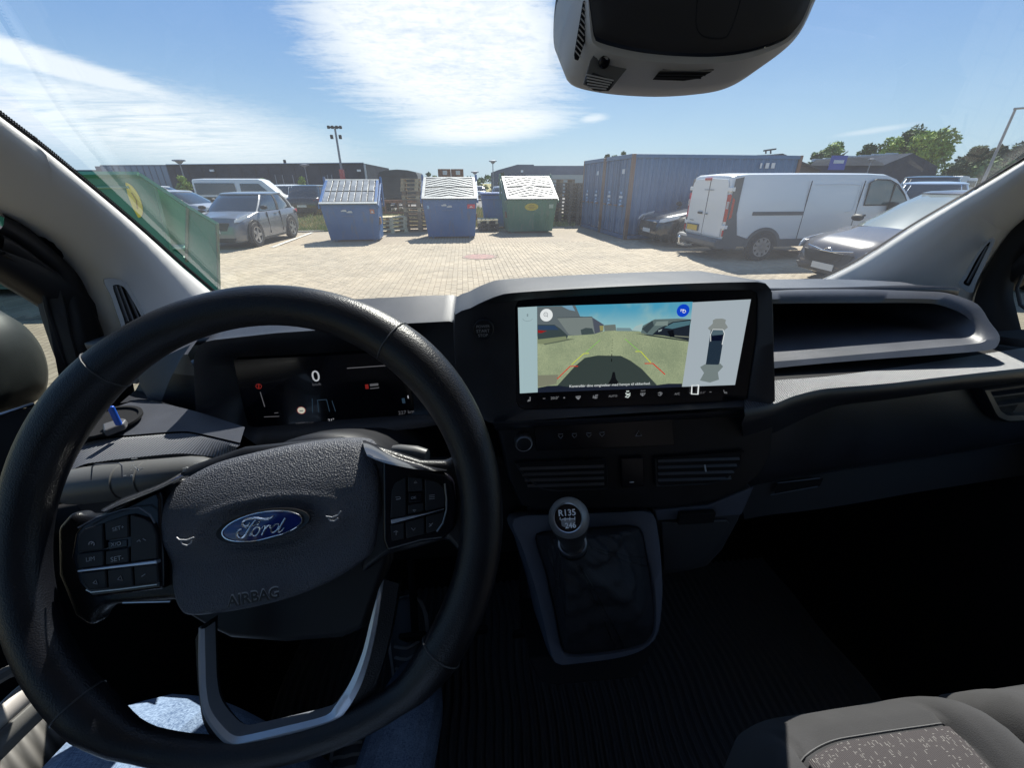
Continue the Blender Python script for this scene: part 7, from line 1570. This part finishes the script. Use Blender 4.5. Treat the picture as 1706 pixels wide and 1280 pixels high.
for a, b in (((1272, 251), (1293, 248)), ((1276, 256), (1276, 251)), ((1284, 256), (1284, 250))): G().tube([P(*a, Y=YG-.1), P(*b, Y=YG-.1)], .035, 5).obj('roof_antenna', M['trim'], gbd)
# ---------------------------------------------------------------- lamp posts, masts
M['pole'] = mat('pole_steel', (.25, .26, .28), .5, metal=.3)
def lamp(px, py, Y, lab, head=.9, style='T', name='street_lamp', cat='lamp post', group='lamp posts', r=.06):
    t_ = P(px, py, Y=Y); l = thing(name, (t_.x, Y, 0), lab, cat, group)
    G().tube([V((t_.x, Y, 0)), V((t_.x, Y, t_.z))], [r, r*.7], 8).obj('pole', M['pole'], l)
    if style == 'T': G().loft([[V((t_.x+math.cos(a)*head*k, Y+math.sin(a)*head*.5*k, t_.z+dz)) for a in [2*math.pi*i/16 for i in range(16)]] for k, dz in ((.25, -.22), (.6, -.05), (1, .0), (.95, .08), (.3, .12))]).obj('lamp_head', M['pole'], l, smooth=40)
    return l, t_
lamp(298, 268, 42, 'street lamp with a flat wide head behind the green skip', .55)
lamp(507, 275, 62, 'lamp with a round head in front of the long dark building', .6)
lamp(821, 269, 50, 'street lamp with a flared head above the small blue bin', .42)
lamp(791, 287, 58, 'small distant lamp right of the middle container', .5)
lamp(1452, 266, 48, 'thin lamp post in front of the low hall', .4)
for k, px in enumerate((458, 470, 487, 545, 552)):
    fp, t_ = lamp(px, 291, 70, 'thin pale pole before the long dark building, %s from the left' % ('first', 'second', 'third', 'fourth', 'fifth')[k], .3, 'F', 'flag_pole', 'pole', 'thin poles before the dark building', .07)
ml, t_ = lamp(558, 214, 48, 'tall telescopic mast with floodlights and a red base', .3, 'M', 'light_mast', 'mast', 'lamp posts', .13)
G().tube([V((t_.x, 47.9, 0)), V((t_.x, 47.9, t_.z*.46))], .26, 8).obj('red_base', PT['red'], ml)
G().box(t_+V((0, 0, .1)), (1.3, .3, .12)).obj('lamp_bar', M['trim'], ml)
for dx in (-.55, -.2, .2, .55): G().box(t_+V((dx, -.1, .1)), (.24, .22, .26)).obj('floodlight', M['trim'], ml, bevel=.03)
for dx in (-.4, .4): G().box(t_+V((dx, -.1, -.7)), (.25, .25, .35)).obj('camera', M['trim'], ml, bevel=.03)
t_ = P(1692, 181, Y=30); rl = thing('street_lamp', (t_.x, 30, 0), 'tall lamp post with a long side arm at the right edge', 'lamp post', 'lamp posts')
G().tube([V((t_.x, 30, 0)), t_], [.11, .07], 8).obj('pole', M['pole'], rl); G().tube([t_+V((-.1, 0, 0)), t_+V((1.6, 0, .12))], .07, 6).obj('arm', M['pole'], rl); G().box(t_+V((1.7, 0, .12)), (1.3, .35, .16)).obj('lamp_head', M['pole'], rl, bevel=.05)
# ---------------------------------------------------------------- trees
LF = [mat('leaf_mid', (.13, .20, .06), .8), mat('leaf_dark', (.05, .085, .038), .85), mat('leaf_light', (.28, .38, .08), .75), mat('leaf_pine', (.04, .07, .036), .9)]
BARK = mat('bark', (.10, .08, .06), .9, bump=.5, bs=20)
for m_ in LF: m_.node_tree.nodes['Principled BSDF'].inputs['Specular IOR Level'].default_value = .2
def tree(name, lab, px, py, Y, wpx, mats, seed=0, n=2600, leaf=.30, shape=1.0, group='trees on the right horizon', lobes=9):
    r = random.Random(seed); top_ = P(px, py, Y=Y); R = wpx/FP*Y*.5/1.15; Ht = top_.z; base = V((top_.x, Y, 0))
    t = thing(name, base, lab, 'tree', group)
    g = G(); g.tube([base, base+V((.1, 0, Ht*.3)), base+V((-.1, .1, Ht*.62)), base+V((.05, 0, Ht*.85))], [.035*Ht, .028*Ht, .016*Ht, .006*Ht], 8)
    for k in range(7):
        a = r.uniform(0, 6.28); z0 = Ht*r.uniform(.28, .6); e_ = base+V((math.cos(a)*R*.75, math.sin(a)*R*.6, z0+Ht*r.uniform(.08, .3))); g.tube([base+V((0, 0, z0)), base.lerp(e_, .5)+V((0, 0, z0*.55)), e_], [.013*Ht, .009*Ht, .004*Ht], 6)
    g.obj('trunk', BARK, t, smooth=40)
    cz = Ht*.60; L_ = []
    for k in range(lobes):
        a = r.uniform(0, 6.28); d = R*r.uniform(.25, .72); z = cz+(Ht-cz)*r.uniform(-.95, .62)*shape; rad = R*r.uniform(.30, .52)
        zc = min(z, Ht-rad*.75); L_.append((base.x+math.cos(a)*d, base.y+math.sin(a)*d*.8, zc, rad))
    L_.append((base.x, base.y, Ht-R*.42, R*.42)); L_.append((base.x, base.y, cz, R*.62))
    g = G(); tot = sum(q[3]**2 for q in L_)
    for lx, ly, lz, lr in L_:
        for k in range(int(n*lr*lr/tot)):
            v = V((r.gauss(0, 1), r.gauss(0, 1), r.gauss(0, 1))).normalized(); rr = lr*(1-.45*r.random()**2)*(1+.28*mnoise.noise(V((lx, ly, lz))*.7+v*1.9)); p = V((lx, ly, lz))+V((v.x, v.y, v.z*.82))*rr
            if p.z < Ht*.16: continue
            nz_ = mnoise.noise(p*.45)+.5*mnoise.noise(p*1.3); g.cur = 0 if nz_ < .15 else 1
            s = leaf*r.uniform(.55, 1.25); a = V((r.gauss(0, 1), r.gauss(0, 1), r.gauss(0, .6))).normalized(); b = a.cross(v+V((r.gauss(0, .4), r.gauss(0, .4), r.gauss(0, .4)))).normalized()
            g.add([p-a*s, p+b*s*.55, p+a*s, p-b*s*.55], [(0, 1, 2, 3)])
    g.obj('crown', mats, t, smooth=0, recalc=False); return t
tr = [('leafy_tree', 'grey green leafy tree left of the blue sign', 1366, 250, 78, 52, (0, 1)), ('leafy_tree', 'pair of loose leafy tree crowns above the blue sign', 1396, 233, 80, 60, (0, 2)), ('leafy_tree', 'rounded grey green tree behind the low hall', 1451, 237, 82, 50, (0, 1)),
      ('leafy_tree', 'tall pale green tree left of the dark oak', 1492, 224, 76, 66, (2, 0)), ('leafy_tree', 'tall dark tree, the highest crown of the group', 1533, 207, 78, 78, (1, 0)), ('leafy_tree', 'broad yellow green tree in front of the dark one', 1563, 215, 68, 100, (2, 0)),
      ('pine_tree', 'dark flat topped pine right of the yellow green tree', 1634, 240, 60, 60, (3, 1)), ('pine_tree', 'dark pine behind the tall lamp post', 1672, 240, 62, 66, (3, 1)), ('pine_tree', 'dark pine at the right edge beside the pillar', 1712, 232, 60, 80, (3, 1)), ('leafy_tree', 'dark green bushy tree below the pines', 1655, 262, 50, 80, (1, 0)), ('leafy_tree', 'dark green shrub tree under the yellow green tree', 1600, 268, 52, 60, (1, 0))]
for i, (nm, lb, px, py, Y, wp_, mm) in enumerate(tr): tree(nm, lb, px, py, Y, wp_, [LF[mm[0]], LF[mm[1]]], seed=i+3, n=3400 if wp_ > 70 else 2300, leaf=.34)
for i, (px, py, Y, w_, lb) in enumerate(((628, 292, 95, 22, 'small tree right of the long dark building'), (643, 290, 92, 22, 'bushy tree left of the tarpaulin truck'), (714, 287, 95, 16, 'narrow tree right of the tarpaulin truck'), (724, 292, 90, 20, 'low tree above the middle container'), (1012, 257, 40, 16, 'green treetop showing over the left container roof'), (1024, 258, 41, 22, 'leafy treetop in the middle over the container roof'), (1039, 253, 42, 12, 'pointed treetop over the container roof'), (300, 292, 40, 26, 'young bright green tree beside the left lamp'), (437, 297, 44, 14, 'young tree right of the passenger van'), (502, 294, 50, 16, 'young tree above the white hatchback'), (836, 289, 60, 12, 'small tree left of the warehouse'))):
    tree('leafy_tree', lb, px, py, Y, w_, [LF[2 if 'young' in lb else 0], LF[1 if 'young' not in lb else 0]], seed=40+i, n=900, leaf=.16 if Y < 60 else .3, group='small background trees', lobes=6)
# far hedge line
g = G(); r_ = random.Random(4)
for k in range(9000):
    x = r_.uniform(-130, 150); y = 112+r_.uniform(0, 6); h = (2.4+1.3*mnoise.noise(V((x*.08, 0, 0)))+.8*mnoise.noise(V((x*.4, 1, 0))))*1.0; z = h*r_.random()**.6; s = .5; a = V((r_.gauss(0, 1), r_.gauss(0, 1), r_.gauss(0, .6))).normalized(); b = a.cross(V((r_.gauss(0, 1), -1, r_.gauss(0, 1)))).normalized(); p = V((x, y, z)); g.cur = r_.randrange(2)
    g.add([p-a*s, p+b*s*.6, p+a*s, p-b*s*.6], [(0, 1, 2, 3)])
tag(g.obj('far_hedge', [LF[0], LF[1]], None, smooth=0, recalc=False), 'far line of dark green hedges and woods on the horizon', 'hedge', kind='stuff')
if 'tint' in globals():
    try: bpy.data.objects.remove(tint)
    except Exception: pass
